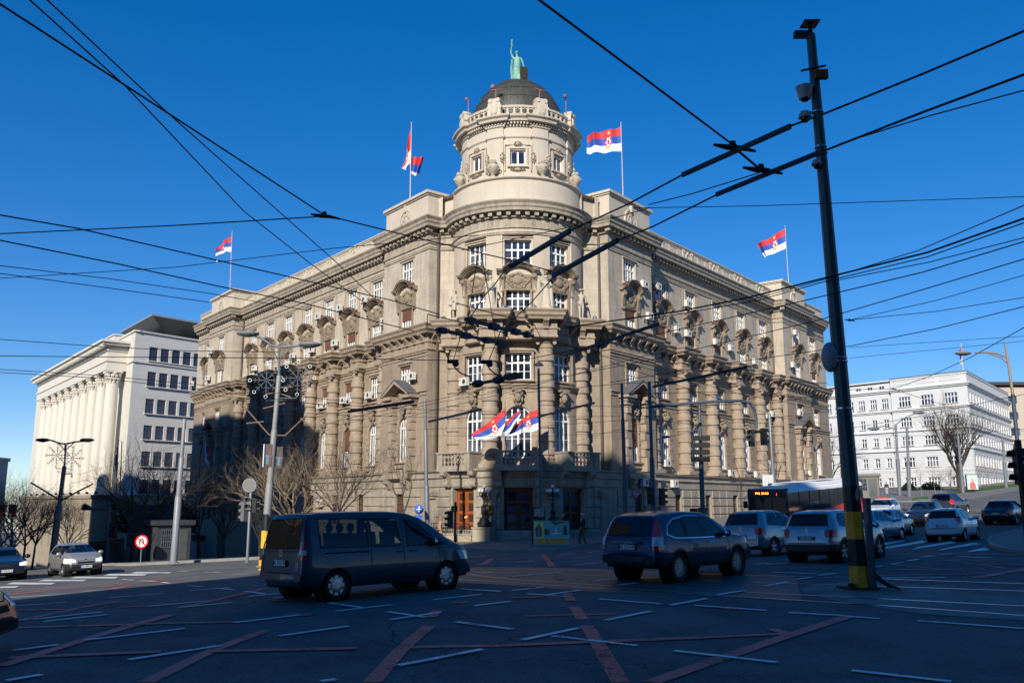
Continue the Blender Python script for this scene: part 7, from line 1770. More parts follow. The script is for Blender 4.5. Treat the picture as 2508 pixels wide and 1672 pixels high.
# protest flag
o=flagpole('small pink and white placard flag held up beside the right corner block','flag',(1462,1205),(1453,1116),50.5,r=.018,mt=M_steel); flag(o,[(1453,1118),(1464,1126),(1475,1134)],[(1449,1138),(1455,1142),(1462,1149)],50.5,amp=.05,crest=0,stripes=(('cloth',0,1,mat('pink_cloth',(.45,.10,.14),.7)),)); flag(o,[(1457,1124),(1464,1130),(1470,1135)],[(1454,1134),(1458,1139),(1463,1143)],50.46,amp=.05,crest=0,stripes=(('print',0,1,mat('pale_print',(.55,.42,.46),.7)),))
for k,(bx_,l) in enumerate(((268,'tall flagpole with furled tricolour before the columned building'),(276,'bare tall flagpole before the columned building'))):
    b=atd(bx_-1,1225,104); t=atd(bx_+4,1008+4*k,104); o=thing('flag' if k==0 else 'flagpole',l,'flag' if k==0 else 'flagpole',T(*b)); m=MB(); m.tube([(0,0,-4),tuple(t-b)],[.09,.05],7); part('pole',m.mesh('pole',M_steel),o)
    if k==0: flag(o,[(271,1020),(269,1030),(267,1045),(266,1060)],[(271,1065),(270,1072),(268,1080),(267,1082)],104,amp=.25,crest=0)
# slanting flag at the far left door
b=WL(54.3,-.2,4.6); o=thing('flag','limp tricolour on a slanting pole at the shaded doorway of the far left block','flag',T(*b)); e=atd(475,1008,(b.y-3.0)); m=MB(); m.tube([(0,0,0),tuple(e-b)],.05,6); part('flagpole',m.mesh('flagpole',M_steel),o); flag(o,[(476,1010),(480,1030),(484,1045)],[(472,1012),(470,1050),(478,1075)],b.y-2.5,amp=.15,crest=0)
# ================================================================ poles, lamps, signals
M_pg=mat('grey_painted_pole',(.17,.18,.195),.45,metal=.2); M_pdark=mat('dark_blue_grey_pole',(.05,.08,.11),.45,metal=.2); M_pgreen=mat('dark_green_steel',(.035,.075,.085),.5,metal=.1,streak=.3,streak_col=(.05,.03,.015)); M_yel=mat('worn_yellow_paint',(1.0,.38,.015),.6,var=.25,vscale=5,streak=.35,streak_col=(.03,.025,.01)); M_bkp=mat('worn_black_paint',(.010,.011,.012),.5)
def xyg(x,Y): xx=(x*1.06633-1254)/2156*Y; return Vector((xx,Y,gz(xx,Y)))
def ztop(x,y,Y): return atd(x,y,Y).z
def post(name,label,cat_,xb,Y,ytop,steps,mt,group=None,h0=.13,xt=None):
    "steps: (fraction of height, radius) pairs; a stepped steel pole"
    b=xyg(xb,Y); b.z+=h0; H=ztop(xt or xb,ytop,Y)-b.z; dx=(atd(xt,ytop,Y).x-b.x) if xt else 0
    o=thing(name,label,cat_,T(*b),group); m=MB(); pts=[];rr=[]
    prof=[]
    for k,(f,r) in enumerate(steps):
        if k and steps[k-1][1]!=r: prof.append((steps[k-1][1],H*f-.02))
        prof.append((r,H*f))
    m.lathe(prof,12)
    if dx:
        for i,v in enumerate(m.v): m.v[i]=(v[0]+dx*v[2]/H,v[1],v[2])
    part('pole',m.mesh('pole',mt,smooth=True),o)
    m=MB(); m.lathe([(steps[0][1]*1.7,0),(steps[0][1]*1.7,.04),(steps[0][1],.06)],12); part('base_flange',m.mesh('base_flange',mt),o)
    return o,H,dx
def signal(o,M,n=3,mt=None,visor=True):
    h=.32*n; m=MB(); m.box(-.16,.16,-.11,.11,0,h); q=part('signal_head',m.mesh('signal_head',mt or M_black),o,M)
    for i in range(n):
        m=MB(); m.lathe([(.11,.0),(.125,.02),(.125,.20),(.115,.20),(.11,.02)],12,(0,.11,.16+.32*i),axis='y',a0=-.3,a1=PI+.3,cap=False); part('visor',m.mesh('visor',mt or M_black),q)
        m=MB(); m.lathe([(0,.112),(.10,.112)],12,(0,0,.16+.32*i),axis='y',cap=False); part('lens',m.mesh('lens',mat('dark_lens',(.03,.03,.03),.2)),q)
    return q
# the big leaning tram pole with black and yellow bands
B=gd(1975,1352); tp=atd(1862,80,B.y); big=thing('tram_pole','tall dark leaning octagonal pole with black and yellow bands at its foot, right foreground','pole',T(*B))
ax=tp-B; H=ax.z
def oct_(m,z0,z1,e=0):
    r=lambda z:.195-.085*z/H+e
    rings=[]
    for z in (z0,z1):
        c=ax*(z/H); rings.append([m.pt((c.x+r(z)*cos(PI/8+PI/4*i),c.y+r(z)*sin(PI/8+PI/4*i),z)) for i in range(8)])
    for i in range(8): m.face((rings[0][i],rings[0][(i+1)%8],rings[1][(i+1)%8],rings[1][i]))
    m.face(rings[0][::-1]); m.face(rings[1])
zz=[ztop(1970,y/1.06633,B.y)-B.z for y in (1443,1384.4,1318.9,1251.8,1189.8)]
m=MB(); oct_(m,zz[4],H); part('shaft',m.mesh('shaft',M_pgreen),big)
for i,(a,b_) in enumerate(zip([-.05]+zz[1:4],zz[1:])): m=MB(); oct_(m,a,b_,.004); nm='yellow_band' if i%2==0 else 'black_band'; part(nm,m.mesh(nm,M_yel if i%2==0 else M_bkp),big)
m=MB(); m.box(.24,.34,-.12,.10,0,2.0); m.box(.20,.26,-.16,-.12,0,1.5); part('steel_channel',m.mesh('steel_channel',mat('galvanised_channel',(.16,.19,.21),.5,metal=.4)),big)
m=MB(); m.tube([(.16,-.25,1.45),(.12,-.25,1.9),(.06,-.25,2.15),(.0,-.25,2.2),(-.03,-.25,2.1),(-.02,-.25,1.95)],.022,7); part('hooked_conduit',m.mesh('hooked_conduit',M_steel,smooth=True),big)
m=MB(); m.prismz([(-.34,-.3),(.34,-.3),(.42,.3),(-.42,.3)],-.02,.05); m.box(-.3,-.2,-.25,-.1,.0,.14); m.tube([(.3,-.1,.35),(.55,-.2,.12),(.78,-.3,.02)],.03,6); m.tube([(.36,0,.25),(.6,.1,.1),(.75,.1,.02)],.025,6); part('base_plate',m.mesh('base_plate',mat('dirty_dark_metal',(.02,.018,.015),.8)),big)
def onax(z,dx=0,dy=0): return T(ax.x*z/H+dx,ax.y*z/H+dy,z)
def camera_dome(o,M,s=1,cone=False,nm='dome_camera'):
    m=MB(); m.lathe([(.03*s,.12*s),(.10*s,.11*s),(.14*s,.02*s),(.145*s,-.03*s),(.12*s,-.04*s)] if not cone else [(.02,.2*s),(.19*s,.2*s),(.12*s,-.08*s),(.1*s,-.08*s)],14); q=part(nm,m.mesh(nm,mat('cctv_grey',(.30,.31,.33),.5),smooth=True),o,M)
    m=MB(); m.sphere((0,0,-.05*s),.105*s,12,7); part('lens_dome',m.mesh('lens_dome',mat('black_dome_glass',(.008,.008,.01),.06),smooth=True),q)
zc=lambda y:ztop(1870,y,B.y)-B.z
camera_dome(big,onax(zc(222),-.30,-.05),1.15,True); camera_dome(big,onax(zc(272),-.36,-.1),1.1); camera_dome(big,onax(zc(380),-.17,-.1),.9)
m=MB(); 
for y,d in ((262,.34),(205,.28)): z=zc(y); m.tube([(ax.x*z/H,-.05+ax.y*z/H,z),(ax.x*z/H-d,-.08+ax.y*z/H,z+.02),(ax.x*z/H-d,-.08+ax.y*z/H,z-.12)],.028,6)
part('camera_arm',m.mesh('camera_arm',MC['cctv_grey']),big)
m=MB(); 
for y in (258,338,352,1000/1.066+0,822,830): 
    z=zc(y); c=ax*(z/H); m.lathe([(.215-.085*z/H,-.02),(.215-.085*z/H,.02),(.19-.085*z/H,.02)],12,(c.x,c.y,z),cap=False)
part('band_clamp',m.mesh('band_clamp',mat('bright_clamp',(.5,.52,.54),.3,metal=.8)),big,kind='stuff')
m=MB(); z=zc(180); c=ax*(z/H); m.box(c.x-.05,c.x+.26,c.y-.24,c.y-.1,z-.1,z+.12); part('rusty_box',m.mesh('rusty_box',mat('rusty_metal',(.16,.05,.025),.8,var=.4,vscale=8)),big)
m=MB(); m.box(ax.x-.20,ax.x+.20,ax.y-.2,ax.y+.2,H+.28,H+.31); m.tube([tuple(ax),(ax.x,ax.y,H+.28)],.06,8); m.box(ax.x-.42,ax.x-.05,-.08+ax.y,.08+ax.y,H-.08,H+.08); m.tube([(c.x-.38,c.y-.15,z+.12),(c.x+.24,c.y-.15,z+.26)],.03,6); part('top_bracket',m.mesh('top_bracket',M_black),big)
m=MB(); z=zc(820); c=ax*(z/H); m.sphere((c.x-.22,c.y-.0,z),1,12,9,(.20,.20,.36)); part('grey_housing',m.mesh('grey_housing',mat('pale_grey_plastic',(.26,.29,.33),.5),smooth=True),big)
# grey stepped poles
G_='grey stepped steel poles on the pavement'
post('tram_pole','fat pale grey stepped pole left of the far left shaded doorway','pole',408,47,962,[(0,.18),(.45,.165),(.46,.135),(.72,.125),(.73,.10),(1,.09)],mat('pale_grey_pole',(.22,.23,.255),.45),xt=424)
post('tram_pole','grey stepped pole between the left corner block and the orange door','pole',984,52.2,916,[(0,.145),(.40,.14),(.41,.11),(.78,.10),(.79,.08),(1,.075)],M_pg,xt=976)
post('tram_pole','dark stepped pole before the right corner block, beside the black SUV roof','pole',1437,50.5,880,[(0,.14),(.42,.13),(.43,.11),(.76,.10),(.77,.085),(1,.08)],M_pdark,xt=1428)
post('tram_pole','grey pole standing behind the bus at the right wing','pole',1780,70,950,[(0,.2),(.5,.18),(.51,.13),(1,.12)],M_pg,xt=1767)
# signal mast with long curved arm
o,H_,dx=post('signal_mast','dark mast with a long curved arm carrying traffic lights over the lane','traffic light',1501,50,876,[(0,.14),(.5,.13),(.51,.10),(1,.09)],M_pdark,xt=1491)
W0=WM[o.name].inverted(); P=lambda x,y,Y=50:W0@atd(x,y,Y)
m=MB(); m.tube([P(1494,934),P(1560,928),P(1640,922),P(1700,920),P(1722,925),P(1733,940),P(1737,960),P(1737,985)],.085,9); part('arm',m.mesh('arm',M_pdark,smooth=True),o)
m=MB(); m.tube([P(1716,992),P(1760,990)],.10,6); part('crossbar',m.mesh('crossbar',M_black),o)
signal(o,T(*P(1727,1025))@RZ(R(150)),3); signal(o,T(*P(1755,1022))@RZ(R(-60)),3); signal(o,T(*P(1494,1158))@RZ(R(165)),3); signal(o,T(*P(1521,1160,49.5))@RZ(R(-70)),3)
o,H_,dx=post('signal_mast','grey mast with a pair of black-backed traffic lights before the right wing','traffic light',1613,52,925,[(0,.14),(.55,.13),(.56,.09),(1,.085)],M_pdark,xt=1606); W0=WM[o.name].inverted()
P=lambda x,y,Y=51.6:W0@atd(x,y,Y)
for x in (1598,1620):
    for k in range(4): m=MB(); m.box(-.27,.27,-.04,.04,-.15,.15); part('signal_back',m.mesh('signal_back',M_black),o,T(*P(x,1006+16*k)))
m=MB(); m.tube([P(1520,1006),P(1560,998),P(1606,985)],.02,5); m.sphere(P(1530,1003),1,8,5,(.3,.12,.08)); part('lamp_arm',m.mesh('lamp_arm',M_pg),o)
# small pedestrian light left of the doors
o,H_,dx=post('traffic_light','black pedestrian traffic light in front of the orange door','traffic light',1046,50,1152,[(0,.07),(1,.065)],M_black); signal(o,T(-.28,0,H_*.42)@RZ(R(120)),3); signal(o,T(-.05,-.1,H_-.55)@RZ(R(170)),1)
# left signal and round sign on one pole
o,H_,dx=post('traffic_light','slim pole with grey traffic-light backs and a round sign seen from behind, at left','traffic light',575,44,1100,[(0,.075),(1,.065)],M_steel); W0=WM[o.name].inverted(); P=lambda x,y,Y=43.9:W0@atd(x,y,Y)
Mgs=mat('signal_grey_back',(.13,.13,.14),.6); m=MB(); m.lathe([(0,-.02),(.33,-.02),(.33,.02),(0,.02)],24,tuple(P(573,1114)),axis='y'); part('round_sign',m.mesh('round_sign',mat('sign_back_grey',(.16,.155,.15),.6)),o); m=MB(); m.lathe([(.31,-.025),(.35,-.025),(.35,.025),(.31,.025)],24,tuple(P(573,1114)),axis='y',cap=False); part('sign_rim',m.mesh('sign_rim',M_steel),o)
signal(o,T(*P(561,1196))@RZ(R(60)),3,Mgs); signal(o,T(*P(586,1176))@RZ(R(-100)),2,M_black); signal(o,T(*P(570,1170))@RZ(R(180)),2,Mgs)
# double-arm street lamps
def snowflake(o,M,s,mt):
    m=MB()
    for i in range(8):
        a=2*PI*i/8; d=Vector((cos(a),0,sin(a))); m.tube([d*.05*s,d*s*.75],.016,4); m.lathe([(.07*s,-.01),(.10*s,-.01),(.10*s,.01),(.07*s,.01)],8,tuple(d*s*.86),axis='y',cap=False)
        n=Vector((-d.z,0,d.x))
        for f in (.35,.55): m.tube([d*s*f+n*.14*s+d*.08*s,d*s*f,d*s*f-n*.14*s+d*.08*s],.013,4)
        m.sphere(tuple(d*s*.28),.03*s,5,4)
    m.tube([(0,0,-s*.9),(0,0,-s*1.05),(s*1.1,0,-s*1.05)],.02,4); m.tube([(0,0,s*.9),(s*.9,0,s*1.0)],.014,4)
    part('snowflake_light',m.mesh('snowflake_light',mt),o,M)
def lamphead(m,p,s,dirx):
    m.sphere(tuple(p),1,14,8,(.52*s,.30*s,.13*s)); m.sphere((p[0],p[1],p[2]-.06*s),1,12,6,(.36*s,.22*s,.10*s))
o,H_,dx=post('street_lamp','tall grey two-armed lamp post with snowflake lights and yellow band left of the van','street lamp',611,38,862,[(0,.165),(.42,.16),(.43,.135),(.70,.13),(.71,.11),(1,.10)],mat('mid_grey_pole',(.24,.24,.235),.5,streak=.3),xt=641)
W0=WM[o.name].inverted(); P=lambda x,y,Y=38:W0@atd(x,y,Y)
m=MB(); m.tube([P(641,862),P(641,790)],.06,8); m.tube([P(575,768),P(600,776),P(622,792),P(642,797),P(665,796),P(690,793)],.055,8); m.tube([P(616,786),P(628,805),P(640,830)],.03,6); m.tube([P(668,797),P(655,815),P(641,830)],.03,6); part('arm',m.mesh('arm',M_pg,smooth=True),o)
for x,y in ((570,766),(712,791)): m=MB(); lamphead(m,P(x,y),1.0,1); part('lamp_head',m.mesh('lamp_head',mat('lamp_head_grey',(.20,.20,.21),.45),smooth=True),o)
M_snow=mat('wire_ornament',(.33,.36,.38),.4,metal=.6); snowflake(o,T(*P(612,873)),.85,M_snow); snowflake(o,T(*P(684,868))@S(-1,1,1),.85,M_snow)
M_ban=mat('banner_dark',(.035,.030,.032),.5); M_banw=mat('banner_white_edge',(.62,.64,.68),.5); M_bano=mat('banner_brown',(.10,.03,.02),.5)
for x0,x1,y0,y1 in ((610,628,1020,1072),(636,652,1026,1076)):
    a=P(x0,y1); b=P(x1,y0); m=MB(); m.box(a.x,b.x,-.05-.1,.05-.1,a.z,b.z); q=part('banner',m.mesh('banner',M_ban),o)
    m=MB(); m.prism([(a.x+.04,a.z+.1),(b.x-.02,a.z+.05),(b.x-.02,b.z-.35),((a.x+b.x)/2,b.z-.08),(a.x+.1,b.z-.5)],-.156,-.152); part('picture',m.mesh('picture',M_bano),q)
    part('lettering',text_mesh('BROJ',.15,mat('lilac_ink',(.16,.14,.28),.5)),q,T((a.x+b.x)/2,-.162,(a.z+b.z)/2-.02)@Matrix(((1,0,0,0),(0,0,-1,0),(0,1,0,0),(0,0,0,1))))
    m=MB(); m.box(a.x+.05,a.x+.17,-.165,-.157,a.z+.12,a.z+.5); part('picture',m.mesh('picture',mat('cyan_print',(.05,.16,.24),.5)),q)
m=MB(); a=P(605,1072); b=P(610,1020); m.box(a.x,b.x,-.16,-.04,a.z,b.z); part('banner_edge',m.mesh('banner_edge',M_banw),o)
for y0,y1,mt,nm in ((1258,1218,mat('bright_yellow_paint',(.72,.40,.03),.55),'yellow_band'),(1218,1180,M_bkp,'black_band'),(1310,1285,MC.get('bright_yellow_paint'),'yellow_band'),(1285,1258,M_bkp,'black_band')):
    z0,z1=P(613,y0).z,P(613,y1).z; xm=dx*(z0+z1)/2/H_; m=MB(); m.lathe([(.175,z0),(.172,z1)],14,(xm,0,0),cap=False); part(nm,m.mesh(nm,mt,smooth=True),o)
m=MB()
for x0,y0,x1,y1 in ((558,930,618,998),(618,998,655,1000),(655,1000,705,952),(690,960,722,985),(566,972,606,968),(612,905,640,900),(640,890,672,888),(640,902,668,912),(605,938,655,925)): m.tube([P(x0,y0),P(x1,y1)],.028,5)
part('span_bracket',m.mesh('span_bracket',mat('rusty_tube',(.22,.14,.10),.6)),o,kind='stuff')
m=MB()
for i in range(5): m.tube([P(612+3*i,880+12*i),P(600,905+9*i),P(616,930+6*i)],.012,4)
part('loose_cable',m.mesh('loose_cable',M_black),o,kind='stuff')
o,H_,dx=post('street_lamp','dark two-armed lamp post with snowflake lights before the white columns','street lamp',131,52,1070,[(0,.19),(.6,.17),(.61,.12),(1,.10)],M_pdark,h0=0,xt=148); W0=WM[o.name].inverted(); P=lambda x,y,Y=52:W0@atd(x,y,Y)
m=MB(); m.tube([P(148,1070),P(151,1020)],.05,7); m.tube([P(98,1009),P(118,1011),P(135,1017),P(151,1020),P(168,1015),P(196,1012)],.05,7); m.tube([P(133,1016),P(149,1033)],.03,5); m.tube([P(170,1016),P(151,1033)],.03,5); part('arm',m.mesh('arm',M_pdark,smooth=True),o)
for x in (98,200): m=MB(); lamphead(m,P(x,1010),.85,1); part('lamp_head',m.mesh('lamp_head',M_black,smooth=True),o)
snowflake(o,T(*P(131,1045)),.75,M_black); snowflake(o,T(*P(166,1052))@S(-1,1,1),.75,M_black)
m=MB(); m.tube([P(71,1108),P(105,1128),P(137,1148)],.05,6); m.tube([P(142,1148),P(175,1130),P(213,1111)],.05,6); m.tube([P(140,1088),P(165,1087),P(165,1096)],.04,6); part('span_bracket',m.mesh('span_bracket',M_black),o)
for a_,b_ in ((119,135),(143,158)):
    m=MB(); m.box(P(a_,0).x,P(b_,0).x,-.1,0,P(0,1187).z,P(0,1158).z); q=part('banner',m.mesh('banner',M_ban),o); m=MB(); m.box(P(a_,0).x+.1,P(a_,0).x+.3,-.11,-.101,P(0,1186).z,P(0,1178).z); part('picture',m.mesh('picture',M_banw),q); m=MB(); m.box(P(b_,0).x-.22,P(b_,0).x-.02,-.11,-.101,P(0,1186).z,P(0,1172).z); part('picture',m.mesh('picture',M_red),q)
# single globe-cap lamp before the entrance, with crossbar
o,H_,dx=post('street_lamp','slender dark lamp post with mushroom head in front of the central door','street lamp',1243,49,845,[(0,.10),(.35,.09),(.36,.07),(1,.055)],M_pdark,xt=1237); W0=WM[o.name].inverted()
m=MB(); p=W0@atd(1237,838,49); m.lathe([(.02,.16),(.14,.13),(.30,.0),(.30,-.04),(.02,-.06)],16,tuple(p)); part('lamp_head',m.mesh('lamp_head',M_pdark,smooth=True),o)
m=MB(); z=(W0@atd(1240,1129,49)).z; m.box(-.34,.34,-.12,-.06,z-.03,z+.03); m.box(-.3,-.24,-.14,-.05,z-.12,z+.02); part('crossbar',m.mesh('crossbar',M_steel),o)
# right-hand lamp
o,H_,dx=post('street_lamp','grey lamp post with one long curved arm near the right edge','street lamp',2350,56,905,[(0,.17),(.55,.16),(.56,.12),(1,.10)],M_pdark,xt=2326); W0=WM[o.name].inverted(); P=lambda x,y,Y=56:W0@atd(x,y,Y)
m=MB(); m.tube([P(2326,905),P(2316,835),P(2308,788)],[.10,.08,.06],8); m.tube([P(2316,822),P(2290,812),P(2265,809),P(2240,810)],.06,8); m.tube([P(2318,838),P(2300,822),P(2270,811)],.04,6); part('arm',m.mesh('arm',mat('tan_painted_arm',(.26,.19,.13),.5),smooth=True),o); m=MB(); lamphead(m,P(2212,811),1.05,1); part('lamp_head',m.mesh('lamp_head',MC['lamp_head_grey'],smooth=True),o)
for xb,Y,yt,xt,l,hx,hy in ((2068,118,975,2057,'weathered lamp post with two lamp arms behind the kiosk',2110,947),(2090,112,980,2083,'dark pole right of the kiosk',None,None),(2214,120,1000,2200,'leaning pale pole beside the big bare tree',None,None),(2315,140,1005,2302,'thin grey pole by the street trees at right',None,None),(1938,110,960,1930,'thin pole at the end of the right wing',None,None)):
    o,H_,dx=post('lamp_post' if hx else 'steel_pole',l,'pole',xb,Y,yt,[(0,.24),(.5,.21),(.51,.16),(1,.14)],M_pg,xt=xt); W0=WM[o.name].inverted()
    if hx:
        m=MB(); m.tube([W0@atd(2057,975,Y),W0@atd(2080,958,Y),W0@atd(hx,hy,Y)],.08,6); m.sphere(W0@atd(hx,hy,Y),1,8,5,(.9,.4,.25)); m.tube([W0@atd(2057,985,Y),W0@atd(2030,978,Y),W0@atd(2010,983,Y)],.08,6); m.sphere(W0@atd(2006,984,Y),1,8,5,(.9,.4,.25)); part('arm',m.mesh('arm',M_pg,smooth=True),o)
# traffic light at the right edge
o,H_,dx=post('traffic_light','black traffic light with visors cut by the right edge','traffic light',2352,24,1010,[(0,.09),(1,.09)],M_black,h0=.13); W0=WM[o.name].inverted(); P=lambda x,y,Y=24:W0@atd(x,y,Y)
signal(o,T(*P(2349,1112))@RZ(R(100)),3); m=MB(); m.box(-.22,.22,-.28,-.12,P(0,1110).z,P(0,1030).z); q=part('countdown_panel',m.mesh('countdown_panel',M_black),o)
part('lettering',text_mesh('Z\nS',.3,mat('pale_digits',(.5,.5,.5),.4)),q,T(-.02,-.29,P(0,1070).z)@Matrix(((1,0,0,0),(0,0,-1,0),(0,1,0,0),(0,0,0,1))))
# small signs
def round_sign(label,xb,Y,yc,r,face,sym,mtf,post_y=None,w=None):
    b=xyg(xb,Y); b.z+=.13; o=thing('road_sign',label,'sign',T(*b)); z=ztop(xb,yc,Y)-b.z; m=MB(); m.tube([(0,0,0),(0,0,z+.1)],.035,7); part('post',m.mesh('post',M_steel),o); f=face
    m=MB(); m.lathe([(0,-.05),(r,-.05),(r,-.03),(0,-.03)],24,(0,0,z),axis='y'); q=part('sign_plate',m.mesh('sign_plate',mtf),o); return o,q,z
o,q,z=round_sign('no U-turn sign, red ring on white, before the columned building',333,56,1243,.42,None,None,mat('sign_white',(.65,.65,.65),.5))
m=MB(); m.lathe([(.33,-.06),(.42,-.06),(.42,-.052),(.33,-.052)],24,(0,0,z),axis='y',cap=False); part('ring',m.mesh('ring',M_red),q); m=MB(); m.tube([(-.12,-.06,z-.2),(-.12,-.06,z+.08),(0,-.06,z+.18),(.1,-.06,z+.08),(.1,-.06,z-.06)],.035,5); m.prism([(.02,z-.04),(.18,z-.04),(.1,z-.18)],-.065,-.055); part('arrow',m.mesh('arrow',M_ink),q); m=MB(); m.tube([(-.26,-.068,z+.22),(.26,-.068,z-.22)],.03,4); part('slash',m.mesh('slash',M_red),q)
o,q,z=round_sign('small blue round sign with white arrows above a blue plate, left of the orange door',963,51.5,1169,.27,None,None,mat('sign_blue',(.02,.09,.50),.5))
m=MB(); m.box(-.2,.2,-.055,-.035,z-.55,z-.33); part('plate',m.mesh('plate',MC['sign_blue']),o); m=MB(); m.box(-.02,.02,-.06,-.052,z-.15,z+.15); m.box(-.15,.15,-.062,-.054,z-.02,z+.02); m.prism([(-.06,z+.1),(.06,z+.1),(0,z+.2)],-.062,-.054); m.prism([(-.06,z-.1),(.06,z-.1),(0,z-.2)],-.062,-.054); part('arrow',m.mesh('arrow',M_fw),q)
# gantry signal at left
b=xyg(258,60); o=thing('signal_mast','blue-grey mast with a short arm and signals before the fence at left','traffic light',T(*b)); W0=WM[o.name].inverted(); P=lambda x,y,Y=60:W0@atd(x,y,Y)
m=MB(); m.tube([(0,0,0),P(250,1165)],.15,8); m.tube([P(250,1168),P(187,1168)],.10,7); part('pole',m.mesh('pole',mat('blue_grey_pole',(.07,.11,.15),.5)),o); signal(o,T(*P(262,1236))@RZ(R(150)),3); m=MB(); m.sphere(P(195,1163),.22,8,5); m.sphere(P(203,1165),.16,8,5); part('camera',m.mesh('camera',M_black),o)
# ornamental lamps with globes
for (d,l) in ((-17.5,'black cast lamp with five white globes on the left door pedestal'),(17.5,'black cast lamp with five white globes on the right door pedestal')):
    o=thing('globe_lamp',l,'lamp',TMt(RB,d,.52,.72),'cast lamps flanking the main door')
    m=MB(); m.lathe([(.42,0),(.44,.1),(.36,.22),(.30,.5),(.16,.62),(.10,.72),(.17,.85),(.19,.95),(.09,1.08),(.07,1.25),(.11,1.35),(.07,1.45),(.055,2.0),(.10,2.1),(.06,2.2),(.05,2.45)],12)
    for i in range(4): a=PI/2*i+PI/4; m.sphere((.36*cos(a),.36*sin(a),.2),.14,7,5); m.tube([(0,0,2.0),(.2*cos(a),.2*sin(a),1.92),(.34*cos(a),.34*sin(a),2.0),(.34*cos(a),.34*sin(a),2.16)],.03,6)
    part('post',m.mesh('post',mat('cast_iron',(.02,.022,.025),.5,metal=.3),smooth=True),o)
    g=WIN.get('globe')
    if not g: m=MB(); m.sphere((0,0,0),.115,12,8); g=WIN['globe']=m.mesh('globe',mat('opal_globe',(.75,.76,.76),.3),smooth=True)
    for i in range(4): a=PI/2*i+PI/4; part('globe',g,o,T(.34*cos(a),.34*sin(a),2.27))
    part('globe',g,o,T(0,0,2.56))
# iron railing before the orange door
o=thing('railing','black wrought-iron railing on the low wall before the orange door','railing',TMt(RB,-36,.08,1.02)); m=MB(); m.box(-1.7,1.6,-.02,.02,.62,.66); m.box(-1.7,1.6,-.02,.02,.05,.08); part('rail',m.mesh('rail',M_black),o)
br=MB(); br.box(-.012,.012,-.012,.012,.05,.64); br.lathe([(.05,-.01),(.075,-.01),(.075,.01),(.05,.01)],8,(.09,0,.35),axis='y',cap=False); br=br.mesh('baluster',M_black)
for i in range(17): part('baluster',br,o,T(-1.65+.2*i,0,0))
# ================================================================ protest boards
b=xyg(1266,47.2); b.z+=.13
bd=thing('protest_board','large painted protest board with lake picture, icon panel and red and yellow Cyrillic lettering','board',T(*b)@RZ(R(-3))); W0=WM[bd.name].inverted()
w,h=1.86,1.22; z0=.06
M_teal=mat('board_teal',(.14,.42,.42),.6,var=.15,vscale=3); m=MB(); m.box(-w/2,w/2,-.02,.02,z0,z0+h); bp=part('panel',m.mesh('panel',M_teal),bd)
m=MB(); 
for a_,b_,c_,d_ in ((-w/2-.03,w/2+.03,z0-.03,z0),(-w/2-.03,w/2+.03,z0+h,z0+h+.03),(-w/2-.03,-w/2,z0,z0+h),(w/2,w/2+.03,z0,z0+h)): m.box(a_,b_,-.03,.03,c_,d_)
part('frame',m.mesh('frame',mat('pale_green_frame',(.22,.36,.32),.6)),bd)
def flatp(name,pts,mt,y=-.024,par=bp): m=MB(); m.prism(pts,y-.002,y); return part(name,m.mesh(name,mt),par)
flatp('icon_panel',sq(-w/2+.03,-.42,z0+.34,z0+h-.04),mat('icon_yellow',(.75,.70,.15),.6)); flatp('icon_figure',[(-.84,z0+.42),(-.52,z0+.42),(-.50,z0+.8),(-.60,z0+1.0),(-.68,z0+1.1),(-.76,z0+1.0),(-.88,z0+.8)],mat('icon_red',(.40,.05,.04),.6),-.028); flatp('icon_figure',[(-.76,z0+.40),(-.60,z0+.40),(-.62,z0+.95),(-.68,z0+1.08),(-.74,z0+.95)],mat('icon_blue',(.06,.20,.30),.6),-.031); flatp('icon_halo',[(-.68+.07*cos(i*PI/5),z0+1.06+.07*sin(i*PI/5)) for i in range(10)],mat('icon_skin',(.45,.28,.16),.6),-.034)
flatp('painted_hill',[(.20,z0+1.0),(.5,z0+1.12),(w/2-.02,z0+1.19),(w/2-.02,z0+h-.01),(-.05,z0+h-.01)],mat('hill_brown',(.10,.11,.06),.7)); flatp('painted_tree',[(.62,z0+.5),(.84,z0+.5),(.80,z0+.9),(.73,z0+1.08),(.66,z0+.9)],mat('dark_tree_green',(.015,.05,.03),.7),-.027)
flatp('painted_tree',[(-.36,z0+.5),(-.14,z0+.52),(-.10,z0+.72),(-.22,z0+.84),(-.36,z0+.8)],mat('reed_green',(.07,.10,.05),.7),-.026); flatp('painted_boat',[(.0,z0+.56),(.44,z0+.56),(.50,z0+.62),(-.05,z0+.62)],M_fw,-.028); flatp('painted_church',[(.16,z0+.62),(.32,z0+.62),(.32,z0+.78),(.30,z0+.86),(.24,z0+.93),(.18,z0+.86),(.16,z0+.78)],mat('church_cream',(.55,.50,.40),.7),-.03); flatp('painted_shore',[(-.02,z0+.62),(.16,z0+.62),(.10,z0+.70)],MC['hill_brown'],-.027); flatp('painted_shore',[(.32,z0+.62),(.50,z0+.62),(.40,z0+.70)],MC['hill_brown'],-.027)
BF=Matrix(((1,0,0,0),(0,0,-1,0),(0,1,0,0),(0,0,0,1))); M_lred=mat('letter_red',(.70,.05,.03),.6); M_lyel=mat('letter_yellow',(.85,.70,.08),.6)
for z,t_ in ((z0+.24,'ИСПРАЗНИТЕ'),(z0+.09,'КОБНУ БРАНУ!')):
    part('lettering',text_mesh(t_,.18,M_lyel,bold=.018,ext=.001),bp,T(0,-.027,z)@BF@S(1.38 if len(t_)<11 else 1.15,1,1)); part('lettering',text_mesh(t_,.18,M_lred,bold=.005,ext=.001),bp,T(0,-.031,z)@BF@S(1.38 if len(t_)<11 else 1.15,1,1))
b2=xyg(1238,48.3); b2.z+=.13
